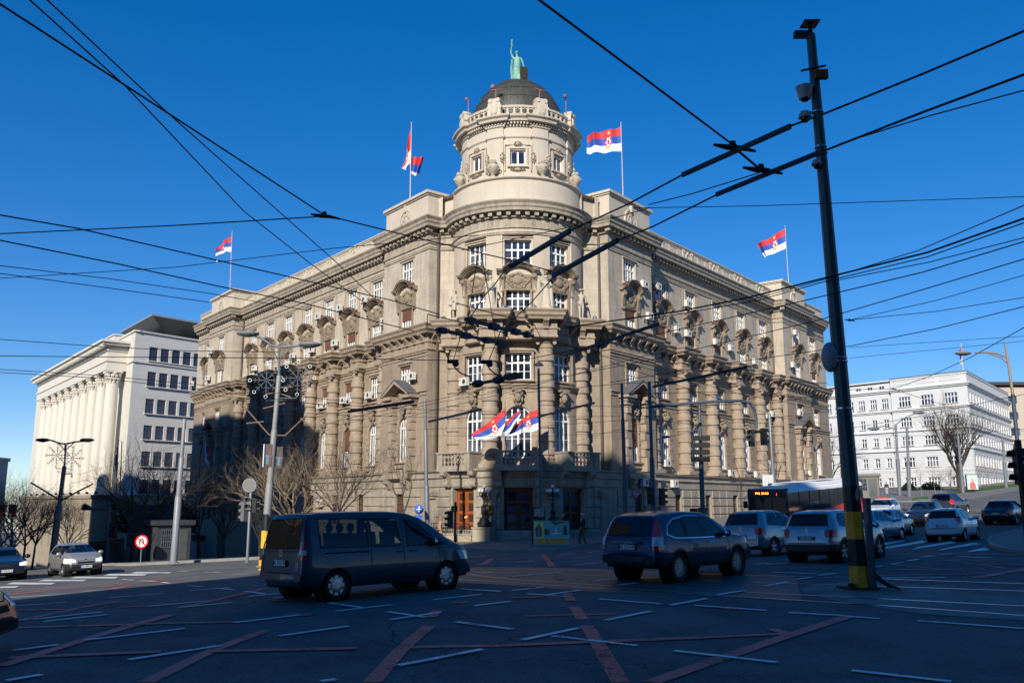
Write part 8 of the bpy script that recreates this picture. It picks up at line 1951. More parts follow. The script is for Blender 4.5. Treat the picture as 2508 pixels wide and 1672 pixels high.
bd2=thing('protest_board','narrow dark upright placard with photographs behind the painted board','board',T(*b2)); m=MB(); m.box(-.33,.33,0,.05,.1,2.05); m.box(-.40,-.33,-.02,.2,0,2.1); p2=part('panel',m.mesh('panel',mat('placard_dark',(.012,.013,.02),.6)),bd2); 
flatp('photograph',sq(-.26,-.08,1.55,1.95),mat('photo_white',(.30,.32,.36),.6),-.004,p2); flatp('photograph',sq(.06,.28,1.5,1.98),mat('photo_grey',(.22,.25,.32),.6),-.004,p2); flatp('photograph',sq(-.04,.02,1.5,1.95),M_lyel,-.004,p2); part('lettering',text_mesh('ГРАЧАНИЦА',.11,M_lyel,bold=.003),p2,T(0,-.006,1.28)@BF)
flatp('placard_edge',[(-.32,2.04),(.32,2.04),(.32,2.0),(-.32,2.0)],mat('olive_edge',(.25,.25,.05),.6),-.004,p2)
# ================================================================ kiosks, planters, railings, advert
def kiosk(label,M,w,d,h,mt):
    o=thing('kiosk',label,'kiosk',M); m=MB(); m.box(-w/2,w/2,0,d,0,h); part('wall',m.mesh('wall',mt),o); m=MB(); m.box(-w/2-.2,w/2+.2,-.2,d+.2,h,h+.3); part('roof',m.mesh('roof',mt),o)
    m=MB(); m.box(-w/2+.3,-.1,-.03,0,.9,h-.3); part('window',m.mesh('window',M_glass),o); m=MB(); m.box(.1,w/2-.2,-.03,0,.1,h-.3); dd=part('door',m.mesh('door',mat('kiosk_door',(.08,.09,.09),.5)),o)
    m=MB()
    for i in range(6): m.box(-w/2+.3+.0+(w/2-.4)*i/5-.015,-w/2+.3+(w/2-.4)*i/5+.015,-.05,-.032,.9,h-.3)
    for i in range(4): m.box(-w/2+.3,-.1,-.048,-.034,.9+(h-1.2)*i/3-.015,.9+(h-1.2)*i/3+.015)
    part('window_bars',m.mesh('window_bars',M_steel),o); return o
p=xyg(405,58); kiosk('small dark guard kiosk behind the fat grey pole at left',T(p.x,p.y,p.z+.13)@RZ(R(40)),2.2,2,2.3,mat('kiosk_dark',(.045,.05,.06),.5))
p=xyg(1996,112); kiosk('grey glazed kiosk on the pavement right of the striped pole',T(p.x,p.y,p.z+.13)@RZ(R(-25)),2.6,2.4,2.7,mat('kiosk_grey',(.16,.16,.15),.6))
for x,l in ((459,'left concrete planter with green shrub at the shaded doorway'),(497,'right concrete planter with green shrub at the shaded doorway')):
    p=xyg(x,96); p.z=gz(p.x,p.y)+.1; o=thing('planter',l,'planter',T(*p)@RZ(R(-50)),'planters at the doorway'); m=MB(); m.box(-1.6,1.6,-.6,.6,0,1.5); m.box(-1.0,1.0,-.5,.5,1.5,2.3); part('tub',m.mesh('tub',mat('planter_concrete',(.26,.26,.25),.8)),o)
    rnd=random.Random(4); m=MB()
    for i in range(500): c=Vector((rnd.uniform(-1.1,1.1),rnd.uniform(-.5,.5),2.3+.6*rnd.random()**.7)); a=rnd.random()*6; u=Vector((cos(a),sin(a),rnd.uniform(-.5,.5)))*.09; v=Vector((-sin(a),cos(a),rnd.uniform(0,.8)))*.07; m.poly([c-u,c+v,c+u,c-v])
    part('foliage',m.mesh('foliage',mat('shrub_green',(.04,.09,.03),.8),recalc=False),o)
# fence and low wall before the columned building
o=thing('fence','black iron fence on the pavement before the columned building','fence',T(*xyg(270,62))); W0=WM[o.name].inverted(); m=MB(); bars=MB(); bars.box(-.03,.03,-.03,.03,0,1.7); BARm=bars.mesh('bar',M_black); a=xyg(216,66); b=xyg(292,60)
for i in range(26): q=a.lerp(b,i/25); part('bar',BARm,o,T(*(W0@Vector((q.x,q.y,gz(q.x,q.y)+.13)))))
for z in (.25,1.5): m.tube([W0@Vector((a.x,a.y,gz(a.x,a.y)+.13+z)),W0@Vector((b.x,b.y,gz(b.x,b.y)+.13+z))],.04,5)
part('rail',m.mesh('rail',M_black),o)
o=thing('garden_wall','low rubble stone wall with blue mesh fence behind the no U-turn sign','wall',T(*xyg(345,63))); W0=WM[o.name].inverted(); a=xyg(294,62); b=xyg(386,60); m=MB(); f=MB(); rnd=random.Random(8)
for i in range(40):
    q=W0@a.lerp(b,i/40); q2=W0@a.lerp(b,(i+.93)/40)
    for k in range(3): m.box(q.x+rnd.uniform(0,.02),q2.x,q.y-.2-rnd.random()*.05,q.y+.2,.13+.36*k,.13+.36*k+.33)
part('stones',m.mesh('stones',mat('rubble_stone',(.26,.23,.19),.9,var=.3)),o,kind='stuff')
A_=W0@a; B_=W0@b
for k in range(6): f.box(A_.x,B_.x,A_.y+.3,A_.y+.36,1.2+.5*k,1.66+.5*k)
part('screen',f.mesh('screen',mat('blue_grey_screen',(.045,.07,.10),.6)),o)
# low hedge
rnd=random.Random(12); m=MB()
for i in range(3500):
    t=rnd.random(); r=rnd.random(); c=Vector((-3.2+6.4*t,rnd.uniform(-.8,.8),1.2+2.6*r*(.55+.45*sin(5*t+1)**2))); a=rnd.random()*6; u=Vector((cos(a),sin(a),rnd.uniform(-.5,.5)))*.13; v=Vector((-sin(a),cos(a),rnd.uniform(0,.8)))*.1; m.poly([c-u,c+v,c+u,c-v])
p=xyg(358,68); o=thing('evergreen_shrub','dark clipped evergreen shrubs behind the blue screen at left','shrub',T(p.x,p.y,p.z+1.2)); part('foliage',m.mesh('foliage',mat('dark_evergreen',(.015,.03,.016),.8),recalc=False),o); m=MB(); m.tube([(0,0,-1.3),(0,0,2)],.1,6); part('trunk',m.mesh('trunk',M_black),o)
# advert panel
p=xyg(2237,122); o=thing('advert_panel','lit-looking advert case with a portrait in red and cream on the grass verge','advert panel',T(p.x,p.y,p.z+.2)); m=MB(); m.box(-.85,.85,-.12,.12,.2,2.35); m.box(-.2,.2,-.08,.08,0,.2); c=part('case',m.mesh('case',M_black),o); m=MB(); m.box(-.76,.76,-.13,-.12,.3,2.26); po=part('poster',m.mesh('poster',mat('poster_pale_blue',(.50,.66,.68),.5)),c)
flatp('portrait',[(-.4,.35),(.45,.35),(.4,1.0),(.15,1.35),(-.15,1.35),(-.45,1.0)],mat('portrait_red',(.50,.16,.10),.6),-.132,c); flatp('portrait',[(.22*cos(i*PI/6),1.6+.3*sin(i*PI/6)) for i in range(12)],mat('portrait_skin',(.62,.36,.26),.6),-.134,c)
# bin lorry hoarding: white road-works boards beside the bus
o=thing('white_board','blank white double board standing above the bus','board',T(*xyg(1762,58))); W0=WM[o.name].inverted(); a=W0@atd(1752,1112,58); b=W0@atd(1764,1090,58); c=W0@atd(1776,1090,58); m=MB(); m.box(a.x,b.x,0,.1,0,b.z); part('panel',m.mesh('panel',mat('blank_board',(.55,.56,.58),.5)),o); m=MB(); m.box(b.x+.03,c.x,.05,.15,0,c.z); part('panel',m.mesh('panel',MC['blank_board']),o)
o=thing('construction_board','small red notice board with white text on the pavement before the right wing','board',T(*xyg(1613,53))); m=MB(); m.box(-.28,.28,-.03,.03,.9,1.75); q=part('panel',m.mesh('panel',mat('notice_red',(.30,.05,.03),.6)),o); m=MB(); m.box(-.05,.05,-.02,.02,0,.9); m.box(-.75,-.3,-.02,.06,.3,1.7); part('post',m.mesh('post',M_woodd),o); part('lettering',text_mesh('ЖЕЛИМО\nПРАВДУ',.12,M_fw),q,T(0,-.035,1.4)@BF)
# ================================================================ people
M_skin=mat('skin',(.42,.25,.18),.6); M_hgrey=mat('grey_hair',(.42,.42,.42),.7); M_hdark=mat('dark_hair',(.03,.022,.018),.7); M_hfair=mat('fair_hair',(.30,.17,.07),.7); M_shoe=mat('dark_shoe',(.015,.013,.012),.6)
def person(label,p,face,J,coat,trous,hairm,s=1,long=False):
    o=thing('person',label,'person',look((p.x,p.y),p.z,face,s))
    part('body',figure(J,M_skin,sub=1),o)
    k=['pelvis','spine','chest','neckb','shL','elL','wl','shR','elR','wr']; nb=Vector(J['neck'])-Vector((0,0,.03)); wl=Vector(J['elL']).lerp(Vector(J['wrL']),.88); wr=Vector(J['elR']).lerp(Vector(J['wrR']),.88)
    V=[(*J['pelvis'],(.19,.15)),(*J['spine'],(.17,.135)),(*J['chest'],(.20,.145)),(*nb,.075),(*J['shL'],.095),(*J['elL'],.07),(*wl,.055),(*J['shR'],.095),(*J['elR'],.07),(*wr,.055)]
    part('jacket',skin(V,[(0,1),(1,2),(2,3),(2,4),(4,5),(5,6),(2,7),(7,8),(8,9)],'jacket',coat,1),o)
    an=lambda s_:Vector(J['kn'+s_]).lerp(Vector(J['an'+s_]),.95)
    V=[(*J['pelvis'],(.175,.14)),(*J['hiL'],.12),(*J['knL'],.085),(*an('L'),.065),(*J['hiR'],.12),(*J['knR'],.085),(*an('R'),.065)]
    part('trousers',skin(V,[(0,1),(1,2),(2,3),(0,4),(4,5),(5,6)],'trousers',trous,1),o)
    if long: m=MB(); robe(m,.45,1.0,.26,.2,fold=.04); part('coat_skirt',m.mesh('coat_skirt',coat,smooth=True),o)
    m=MB(); h=J['head']; f=Vector(J['face']).normalized(); m.sphere((h[0]-f.x*.02,h[1]-f.y*.02,h[2]+.085),1,10,6,(.092,.105,.07)); 
    if long or hairm is M_hfair: m.sphere((h[0]-f.x*.05,h[1]-f.y*.05,h[2]-.02),1,8,6,(.09,.08,.16))
    part('hair',m.mesh('hair',hairm,smooth=True),o)
    m=MB()
    for s_ in 'LR': a=Vector(J['an'+s_]); t=Vector(J['to'+s_]); m.sphere(tuple(a.lerp(t,.5)-Vector((0,0,.01))),1,8,5,(.055,.15,.055))
    part('shoes',m.mesh('shoes',M_shoe,smooth=True),o); return o
c_=lambda n,col:mat(n,col,.8,var=.1,vscale=6)
p=gd(1339,1254); p.z+=0.0
J=stand(step=.16,armL=((-.27,-.08,1.16),(-.24,.04,.94)),armR=((.27,.02,1.16),(.22,.20,1.0)),turn=(.4,.9,.1)); person('grey-haired man in maroon jacket and khaki trousers walking left past the protest board',p,(-1,-.35),J,c_('maroon_jacket',(.06,.018,.022)),c_('khaki_trousers',(.17,.11,.055)),M_hgrey,1.0)
def pave(x,Y): q=xyg(x,Y); q.z+=.13; return q
person('person in dark clothes standing behind the painted protest board',pave(1294,49.5),(-1,-.2),stand(),c_('black_coat',(.012,.012,.016)),c_('black_trousers',(.015,.015,.02)),M_hdark,.98)
person('woman with long fair hair in a beige coat left of the orange door',pave(1011,51),(1,.2),stand(bend=.05),c_('beige_coat',(.42,.22,.13)),c_('brown_trousers',(.10,.06,.04)),M_hfair,.98,True)
person('bearded man in dark suit and open pale shirt behind the blue SUV',pave(1483,51),(-.1,-1),stand(),c_('dark_suit',(.012,.014,.02)),c_('dark_suit',(.012,.014,.02)),M_hdark,1.02)
person('man in dark jacket behind the blue SUV, right of the traffic light',pave(1513,51),(-.5,-.8),stand(),c_('navy_jacket',(.010,.015,.03)),c_('dark_suit',(.012,.014,.02)),M_hdark,1.0)
_q=xyg(464,90); _q.z+=.13; person('person in a dark red jacket walking by the planters at left',_q,(-1,0),stand(step=.14),c_('red_jacket',(.09,.012,.015)),c_('black_trousers',(.015,.015,.02)),M_hdark,1.0)
_q=xyg(2039,122); _q.z+=.13; person('person in black jacket and pale trousers walking away beside the kiosk',_q,(.2,1),stand(step=.1),c_('black_coat',(.012,.012,.016)),c_('pale_trousers',(.40,.40,.45)),M_hdark,1.0)
m=MB(); pc=MB()
# ================================================================ bare trees
def tree_mesh(seed,H,spread,levels,trunk_h,r0,upright=.35,ntop=5,twigs=3):
    rnd=random.Random(seed); tr=MB(); br=MB()
    top=Vector((rnd.uniform(-.1,.1),rnd.uniform(-.1,.1),trunk_h)); tr.tube([(0,0,-.4),(0,0,0),(top.x*.5,top.y*.5,trunk_h*.5),tuple(top)],[r0*1.3,r0*1.1,r0*.9,r0*.75],8)
    def grow(p,d,L,r,lv):
        n=3 if lv>1 else 2; pts=[p]; q=p.copy(); dd=d.copy()
        for i in range(n):
            dd=(dd+Vector((rnd.gauss(0,.13),rnd.gauss(0,.13),rnd.gauss(.03,.09)))).normalized(); q=q+dd*L/n; pts.append(q.copy())
        r1=r*.62; (br).tube(pts,[r+(r1-r)*i/n for i in range(n+1)],5 if lv>2 else 3,cap=False)
        if lv==0: return
        k=rnd.randint(2,3)+(1 if lv>=levels-1 else 0)+(twigs-3)
        for j in range(k):
            t=rnd.uniform(.35,1) if j else 1; b=pts[0].lerp(pts[-1],t) if t<1 else pts[-1]
            if t<1: b=pts[min(int(t*n),n-1)].lerp(pts[min(int(t*n)+1,n)],t*n-int(t*n))
            a=rnd.random()*2*PI; side=dd.orthogonal().normalized(); side.rotate(Matrix.Rotation(a,3,dd)); e=rnd.uniform(.35,.8); nd=(dd+side*e+Vector((0,0,upright*.35))).normalized(); grow(b,nd,L*rnd.uniform(.62,.82),r1*rnd.uniform(.7,.95),lv-1)
    L0=(H-trunk_h)*.36
    for i in range(ntop):
        a=2*PI*i/ntop+rnd.uniform(-.4,.4); e=spread*rnd.uniform(.55,1.1); grow(top-Vector((0,0,rnd.random()*trunk_h*.15)),Vector((cos(a)*e,sin(a)*e,1)).normalized(),L0,r0*.5,levels)
    grow(top,Vector((0,0,1)),L0*1.1,r0*.55,levels)
    return tr,br
TM={}
def tree(label,p,H,variant,barkm,rot=0,sx=1,group=None,cat='tree'):
    key=(variant,barkm.name)
    if key not in TM:
        a,b=tree_mesh(*variant); TM[key]=(a.mesh('trunk',barkm,smooth=True,recalc=False),b.mesh('crown',barkm,smooth=True,recalc=False))
    H0=variant[1]; s=H/H0; o=thing('bare_tree',label,cat,T(*p)@RZ(rot)@S(s*sx,s*sx,s),group); part('trunk',TM[key][0],o); part('crown',TM[key][1],o)
Bt=mat('tan_bark',(.27,.20,.125),.9,var=.25,vscale=8); Bd=mat('dark_bark',(.055,.045,.038),.9,var=.25,vscale=8); Bp=mat('pale_bark',(.34,.29,.24),.9,var=.25,vscale=5)
VA=(1,8.0,1.0,5,2.0,.12,.3,8,3); VB=(2,8.0,.9,5,2.3,.11,.4,7,3); VC=(3,8.0,.55,4,2.4,.07,.8,4,3); VD=(4,9.0,.9,5,2.6,.12,.4,5,3); VE=(5,12.0,.75,6,2.6,.34,.9,7,3); VF=(6,5.0,.35,3,1.8,.045,.9,3,3)
tree('wide bare tan tree behind the yellow-banded lamp post',pave(680,51),ztop(680,1003,51)+.9,VA,Bt,0,1.15); tree('bare tree with forked trunk behind the van roof',pave(779,52),ztop(779,975,52)+.9,VB,Bd,1); tree('narrow bare tree left of the grey stepped pole',pave(927,52.5),ztop(927,995,52.5)+.8,VC,Bd,2,.85); tree('bare tree in the shade right of the round sign back',pave(602,56),ztop(602,1120,56)+1,VB,Bd,2.4,.9)
tree('spreading bare tree left of the shaded doorway',xyg(462,82),9.5,VD,Bd,.4,.9); tree('bare tree in the shade right of the planters',xyg(521,78),8.5,VA,Bd,1.4,.8); tree('bare tree right of the black fence before the columned building',xyg(311,60),8.6,VD,Bd,2.2,1.0); tree('bare tree behind the no U-turn sign',xyg(357,62),8.8,VA,Bd,3.3,1.0)
tree('bare tree left of the dark two-armed lamp',xyg(88,62),6.4,VB,Bd,.2,.9); tree('slim bare tree at the corner of the columned building',xyg(66,66),7.0,VD,Bd,1.9,1.0); tree('small bare tree right of the dark two-armed lamp',xyg(165,60),5.5,VA,Bt,1.0,.9)
tree('pale plane tree at the far left edge',xyg(8,80),9.2,VD,Bp,2.0,1.15); tree('pale bare tree beside the far left office block',xyg(42,92),10.5,VA,Bp,.5,1.1); tree('low pale bare tree at the left edge beyond the petrol blue saloon',xyg(-30,70),8.5,VD,Bp,4.0,1.1)
tree('bare bushy tree cluster below the far left office block',xyg(25,120),9.5,VB,Bt,3.0,1.2)
_q=xyg(2207,128); tree('large bare spreading tree before the white building',_q,13.2,VE,Bd,.9,1.0); tree('small bare tree on the grass before the large tree',xyg(2186,118),4.2,VB,Bd,.3,1.0); tree('young slim bare tree right of the kiosk',xyg(2118,116),4.8,VF,Bt,.3,.9); tree('young bare tree second right of the kiosk',xyg(2150,118),4.9,VF,Bt,2.3,.9); tree('thin young bare tree before the white building plinth',xyg(2164,116),4.0,VF,Bt,4.3,1.0); tree('thin bare tree just right of the grey kiosk',xyg(2020,108),3.9,VF,Bt,1.3,1.0)
tree('slender young bare tree on the pavement left of the bus',pave(1704,62),ztop(1690,1021,62)-.2,VF,Bd,1.0,.75); tree('bare tree behind the bus at the right wing',pave(1790,80),7.5,VF,Bd,2.0,1.2); tree('dark bare tree at the end of the right wing',xyg(1915,108),9.5,VB,Bd,2.0,.9)
for i,(x,Y,h) in enumerate(((2255,150,4.5),(2275,155,4.8),(2296,160,5.0))): tree(('first','second','third')[i]+' young bare tree in the row along the white building',xyg(x,Y),h,VF,Bt,i,1.2,'young trees along the white building')
# shrubs at the white building
for i,(x,w_,l) in enumerate(((2090,2.6,'low round dark bush left of the street trees at the white building'),(2140,4.0,'wide dark green bush before the white building plinth'))):
    rnd=random.Random(20+i); m=MB()
    for k in range(1600): a=rnd.random()*6.28; r=rnd.random()**.5; c=Vector((w_/2*r*cos(a),.8*r*sin(a),1.3*(1-r*r)*rnd.random())); b=rnd.random()*6; u=Vector((cos(b),sin(b),.3))*.14; v=Vector((-sin(b),cos(b),.5))*.1; m.poly([c-u,c+v,c+u,c-v])
    solo('bush',m.mesh('bush',mat('bush_green',(.02,.05,.025),.8),recalc=False),l,'bush',T(*xyg(x,142))@T(0,0,.2))
# ================================================================ overhead wires (each one a thing); heights above the road set the distance
M_wire=mat('black_wire',(.008,.009,.010),.5)
M_wirep=mat('grey_wire',(.16,.17,.18),.4,metal=.6)
def atz(px,py,z): d=ray(px,py); return d*((z-EYE)/d.z)+Vector((0,0,EYE))
def q3(p,z=6.3,D=True):
    x,y=p[0],p[1]; z=p[2] if len(p)>2 else z
    if D: x*=1.06633; y*=1.06633
    if y>1150: return at(x,y,52)
    v=atz(x,y,z)
    return v if v.y<130 else at(x,y,130)
def wire(label,pts,r=.011,z=6.3,mt=None,name='overhead_wire',sag=.0,ext=(0,0)):
    P=[q3(p,z) for p in pts]
    if ext[0]: P=[P[0]+(P[0]-P[1]).normalized()*ext[0]]+P
    if ext[1]: P=P+[P[-1]+(P[-1]-P[-2]).normalized()*ext[1]]
    o=P[0].copy(); m=MB(); Q=[]
    for a,b in zip(P,P[1:]):
        n=6
        for i in range(n): t=i/n; c=a.lerp(b,t); c.z-=sag*4*t*(1-t); Q.append(c-o)
    Q.append(P[-1]-o); m.tube(Q,r,5); solo(name,m.mesh(name,mt or M_wire,smooth=True),label,'wire',T(*o),'overhead tram and trolley wires')
L=[('thick black wire from the upper left corner down to the wire knot',[(0,10),(270,185),(745,494)],.013,7.0),
('black wire from the knot across the tower windows to the left trolley insulator',[(770,500),(938,542),(1171,597)],.012,6.6),
('short black wire joining the two trolley insulators over the tower',[(1171,597),(1250,618),(1272,625)],.012,6.4),
('thin black wire from the top edge crossing the thick one down to the left wing',[(68,0),(290,200),(560,485),(715,607),(860,712)],.010,7.0),
('thin black wire from the top edge, right one of the crossing pair at upper left',[(108,0),(380,255),(600,450),(770,600),(865,690)],.010,7.2),
('black wire from the left edge running almost level to the knot',[(0,537),(400,518),(745,497)],.012,7.0),
('black wire from the left edge sagging across the far left flag to the insulators',[(0,494),(180,525),(530,605),(900,690),(1010,722)],.013,6.6),
('black wire second from the left edge, passing under the far left flagpole foot',[(0,552),(270,606),(500,657),(700,697),(950,760)],.013,6.4),
('pale thin wire over the white columned building',[(0,610),(250,640),(470,672),(700,712)],.009,6.8),
('lower pale thin wire parallel over the white columned building',[(0,628),(240,660),(480,694)],.009,6.6),
('thin wire rising from the left edge to the tower neck',[(0,639),(400,614),(770,570),(1100,540)],.009,7.4),
('thin wire from the tower window to the right block clamp',[(1060,575),(1200,545),(1420,498),(1490,478)],.009,7.4),
('black wire crossing the columned building attic',[(0,779),(220,795),(440,806),(640,808)],.011,6.6),
('level black wire with clamps across the columned building capitals',[(0,817),(260,820),(800,823),(1040,828)],.013,6.3),
('black wire under the capitals, upper of the lower pair',[(0,848),(230,862),(560,893),(860,930)],.011,6.2),
('black wire under the capitals, lower of the lower pair',[(0,855),(230,868),(540,904),(860,945)],.011,6.0),
('black wire from the top edge right of the dome down to the upper trolley bar',[(1238,0),(1460,165),(1680,330)],.014,6.6),
('black wire from the right end of the upper trolley bar to the right edge',[(1815,290),(1885,265),(2120,170),(2352,72)],.012,6.0),
('black wire from the lower trolley bar passing the pole to the right edge',[(1890,348),(2120,258),(2352,172)],.014,6.0),
('thin wire leaving the lower trolley bar, second below it, to the right edge',[(1930,330),(2140,265),(2352,208)],.008,6.1),
('contact wire from the upper trolley bar across the right corner block to the window bar',[(1565,403),(1440,470),(1308,530)],.012,6.0),
('contact wire from the lower trolley bar to the second window bar',[(1645,448),(1500,520),(1420,552)],.012,6.0),
('contact wire from the left window bar down past the robed statue',[(1175,600),(1135,655),(1112,680),(1062,758),(1040,832)],.012,6.0),
('contact wire from the second window bar down past the draped statue',[(1275,632),(1220,695),(1150,760),(1118,840)],.012,6.0),
('thin black wire from the right corner block to the lower trolley bar',[(1490,470),(1590,445),(1735,400),(1755,392)],.009,6.8),
('thin level wire from the right corner block to the right edge',[(1455,478),(1740,473),(2352,452)],.009,8.4),
('upper wire of the fan behind the striped pole, thin, to the right edge',[(1720,690),(1900,640),(2110,575),(2352,472)],.010,6.8),
('thick black wire of the fan crossing the right facade to the right edge',[(1300,752),(1560,715),(1720,683),(1900,637),(2130,580),(2352,502)],.019,6.4),
('wire just below the thick one of the fan to the right edge',[(1480,735),(1740,690),(1900,645),(2130,590),(2352,512)],.011,6.4),
('fourth wire of the fan at the right edge, just below the thick pair',[(1900,648),(2130,603),(2352,546)],.010,6.6),
('wire crossing the far right flag block to the right edge below the fan',[(1150,836),(1500,770),(1840,692),(2120,625),(2352,555)],.012,6.4),
('wire over the striped pole below the fan, third from the top there',[(1120,900),(1500,825),(1880,735),(2120,665),(2352,595)],.011,6.2),
('wire ending at a small clamp right of the striped pole, upper branch',[(1951,735),(2150,690),(2352,632)],.009,6.8),
('wire ending at a small clamp right of the striped pole, lower branch',[(1951,735),(2150,715),(2352,683)],.009,6.8),
('wire across the grey housing on the striped pole to the right edge',[(1400,878),(1700,830),(1950,795),(2150,755),(2352,704)],.011,6.2),
('thin pale wire above the white building, upper one',[(1950,798),(2150,785),(2352,772)],.009,8.0,'p'),
('thin pale wire above the white building, lower one',[(1950,822),(2150,803),(2352,783)],.009,8.0,'p'),
('black wire descending from the right edge over the white building roof',[(2352,752),(2230,820),(2130,866),(2050,893)],.012,6.6),
('wire across the top windows of the white building',[(1940,985),(2100,958),(2352,905)],.012,6.2),
('wire across the middle windows of the white building to the right lamp',[(1930,895),(2050,893),(2200,940),(2352,990)],.010,6.2),
('wire from the striped pole to the tree before the white building',[(1960,1000),(2160,1000),(2352,985)],.010,6.0),
('wire over the white building above the kiosk',[(1930,1035),(2130,1025),(2352,1010)],.011,6.0),
('wire from the tall lamp past the left pediment to the tower columns',[(560,1045),(860,975),(1150,905),(1500,812)],.010,6.2),
('wire climbing over the left pediment to the entrance columns',[(430,1060),(800,960),(1000,918),(1180,880)],.010,6.0),
('wire just below, over the left pediment',[(740,985),(1000,925),(1200,890)],.009,6.0),
('level black wire across the middle of the left wing columns',[(440,905),(700,925),(960,940),(1240,948)],.010,6.0),
('black wire below the level one over the left wing',[(560,940),(820,955),(1130,960),(1430,955)],.009,6.0),
('wire across the arched windows of the tower',[(980,1000),(1240,1002),(1560,985),(1900,945)],.009,6.0),
('wire from the grey stepped pole through the balcony flags',[(975,985),(1240,978),(1500,960),(1800,900)],.009,6.0),
('wire from the entrance columns over the signal mast arm',[(1170,905),(1430,880),(1700,870),(1900,880)],.009,5.9),
('wire sloping down right across the right wing columns',[(1290,790),(1500,850),(1700,905),(1890,940)],.009,6.0),
('second wire sloping down right across the right wing',[(1400,830),(1600,900),(1800,960),(1900,975)],.009,5.9),
('wire from the right corner block pediment to the striped pole, upper',[(1430,905),(1640,900),(1900,915)],.009,6.0),
('wire over the curved signal arm to the right edge of the corner building',[(1240,1035),(1500,965),(1700,985),(1930,1000)],.009,5.9),
('long wire from the columned building to the tall lamp, upper',[(180,1090),(330,1045),(560,985),(700,930)],.010,5.9),
('long wire from the columned building to the tall lamp, middle',[(160,1110),(330,1075),(600,1020),(760,985)],.010,5.9),
('long wire from the columned building to the tall lamp, lower',[(250,1120),(420,1085),(600,1060),(720,1030)],.009,5.9),
('wire from the dark lamp bracket to the left edge',[(71,1108),(40,1122),(0,1140)],.010,6.0),
('wire over the balustrades from the tower to the bus',[(1240,930),(1500,935),(1780,925),(1900,905)],.010,5.9),
('diagonal wire from the upper tower window to the insulator frame',[(1100,568),(1083,680),(1075,735)],.009,6.3),
('second diagonal wire from the upper tower window to the contact wire',[(1103,568),(1125,690),(1138,778)],.009,6.3)]
for l in L: wire(l[0],l[1],l[2],l[3],M_wirep if len(l)>4 else None,ext=(3 if l[1][0][0]<=1 or l[1][0][1]<=0 else 0,3 if l[1][-1][0]>=2351 else 0))
# trolley bars and switch frames
def barthing(label,a,b,z,w,h,bolts=0,name='trolley_bar'):
    A,B_=q3(a,z),q3(b,z); o=A.lerp(B_,.5); d=(B_-A); Ln=d.length; d.normalize(); up=Vector((0,0,1)); s=d.cross(up).normalized(); up=s.cross(d); M=Matrix.Identity(4)
    for i in range(3): M[i][0]=d[i]; M[i][1]=s[i]; M[i][2]=up[i]; M[i][3]=o[i]
    t=thing(name,label,'trolley wire fitting',M,'trolley bars and insulators'); m=MB(); m.box(-Ln/2,Ln/2,-w/2,w/2,-h/2,h/2); part('bar',m.mesh('bar',mat('dark_blue_bar',(.012,.022,.032),.45,metal=.3)),t)
    m=MB()
    for i in range(bolts): x=-Ln*.42+Ln*.84*i/max(1,bolts-1); m.lathe([(0,-w/2-.01),(.014,-w/2-.01),(.014,-w/2)],8,(x,0,0),axis='y')
    if bolts: part('bolts',m.mesh('bolts',M_steel),t,kind='stuff')
    return t,Ln,M
barthing('upper dark trolley bar against the sky left of the striped pole',(1567,402),(1816,290),6.0,.03,.055,5)
barthing('lower dark trolley bar against the sky meeting the striped pole',(1645,447),(1893,346),6.0,.03,.055,5)
barthing('dark trolley bar over the upper central tower window',(1172,612),(1309,530),6.0,.05,.07,6)
barthing('dark trolley bar over the upper right tower window',(1270,633),(1419,552),6.0,.05,.07,6)
barthing('long trolley bar crossing the right corner block from lower left',(1300,815),(1512,744),6.0,.05,.07,4)
barthing('long trolley bar before the right wing hooded windows',(1500,888),(1715,843),6.0,.05,.08,3)
barthing('long trolley bar passing the lamp above the balcony flags',(1235,957),(1365,925),5.9,.05,.08,3)
barthing('trolley bar over the left corner pediment arch',(985,968),(1105,940),5.9,.06,.10,3)
barthing('trolley bar over the banded columns of the left wing',(800,945),(950,922),5.9,.06,.12,3)
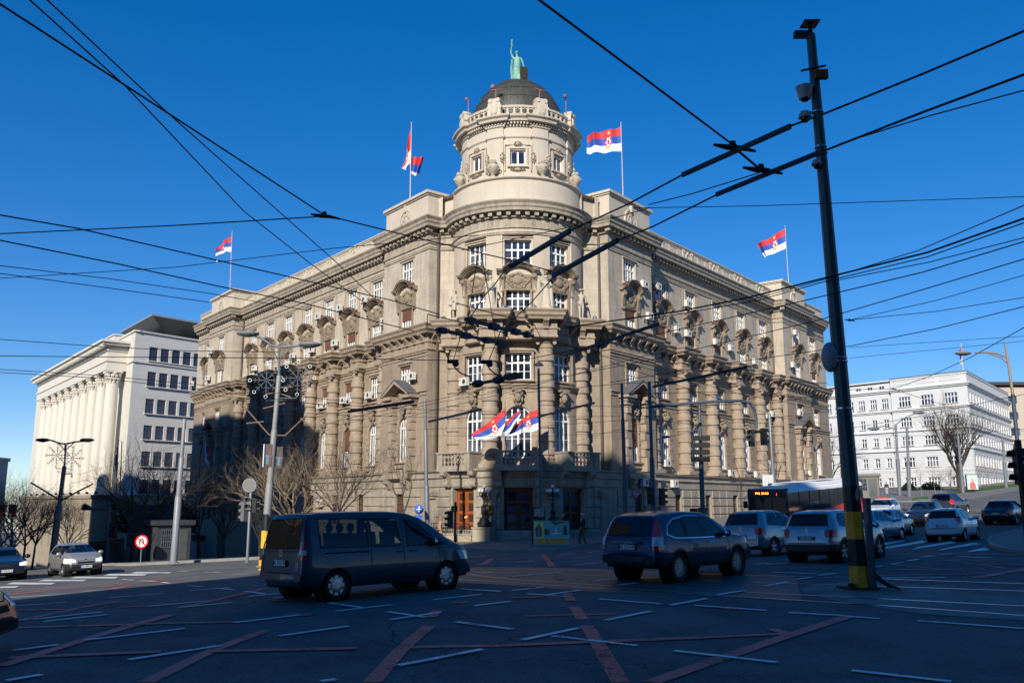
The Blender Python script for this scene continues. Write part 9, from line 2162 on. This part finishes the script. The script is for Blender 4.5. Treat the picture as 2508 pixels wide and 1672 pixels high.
for i,(a,b,l) in enumerate((((1068,733),(1225,772),'upper insulated trolley crossing frame before the tower cornice'),((1002,756),(1160,790),'lower insulated trolley crossing frame before the tower cornice'))):
    t,Ln,M=barthing(l,a,b,6.2,.06,.07,0,'trolley_crossing'); m=MB()
    for x,w_ in ((-.42,.35),(-.1,.5),(.22,.4),(.40,.25)): m.box(Ln*x-w_/2*.6,Ln*x+w_/2*.6,-.07,.07,-.07,.07)
    part('insulator_block',m.mesh('insulator_block',MC['dark_blue_bar']),t,kind='stuff'); m=MB(); m.tube([(-Ln*.62,0,0),(-Ln*.62,0,.32),(Ln*.52,0,.30),(Ln*.62,0,.0),(Ln*.5,0,0)],.013,5); part('guard_loop',m.mesh('guard_loop',M_wire),t)
t,Ln,M=barthing('pair of dark winged insulators on a bar below the tower window',(1090,882),(1180,866),6.0,.06,.10,0,'trolley_insulator'); m=MB()
for x in (-.42,.12): m.sphere((Ln*x,0,0),1,12,7,(.30,.16,.13))
part('insulator_wing',m.mesh('insulator_wing',MC['dark_blue_bar'],smooth=True),t)
m=MB(); m.box(Ln*.32,Ln*.62,-.12,.12,-.06,.12); part('insulator_block',m.mesh('insulator_block',MC['dark_blue_bar']),t)
for i,(p,l) in enumerate((((1040,832),'left hanging trolley wire clamp before the tower column'),((1118,833),'right hanging trolley wire clamp before the tower column'))):
    t=thing('wire_clamp',l,'trolley wire fitting',T(*q3(p,6.0)),'trolley bars and insulators'); m=MB(); m.box(-.16,.16,-.03,.03,-.03,.08); m.sphere((.08,0,-.04),1,8,6,(.10,.05,.09)); m.tube([(0,0,0),(.08,0,-.18),(.25,0,-.32),(.5,0,-.42)],.022,6); part('clamp',m.mesh('clamp',MC['dark_blue_bar'],smooth=True),t)
for p,l in (((745,496),'wire knot with turnbuckles left of the corner block'),((1683,338),'black clamp on the upper trolley bar'),((1748,390),'black clamp on the lower trolley bar'),((1951,735),'tiny wire clamp right of the striped pole'),((2052,892),'wire clamp over the white building')):
    t=thing('wire_clamp',l,'trolley wire fitting',T(*q3(p,6.6 if p[1]>450 else 6.05)),'trolley bars and insulators'); s=.5 if p[0]>1900 else 1; m=MB(); m.tube([(-.22*s,0,.03*s),(-.06*s,0,0),(.08*s,0,-.01*s),(.26*s,0,-.05*s)],[.014,.034*s,.03*s,.014],6); m.lathe([(.03*s,-.01),(.045*s,-.01),(.045*s,.01),(.03*s,.01)],8,(.0,0,.02),axis='y',cap=False); m.box(-.03*s,.03*s,-.02,.02,-.03,.07*s); part('clamp',m.mesh('clamp',M_wire,smooth=True),t)
wire('thick insulated rod joining the two trolley bars against the sky',[(1690,342),(1745,388)],.016,6.05)
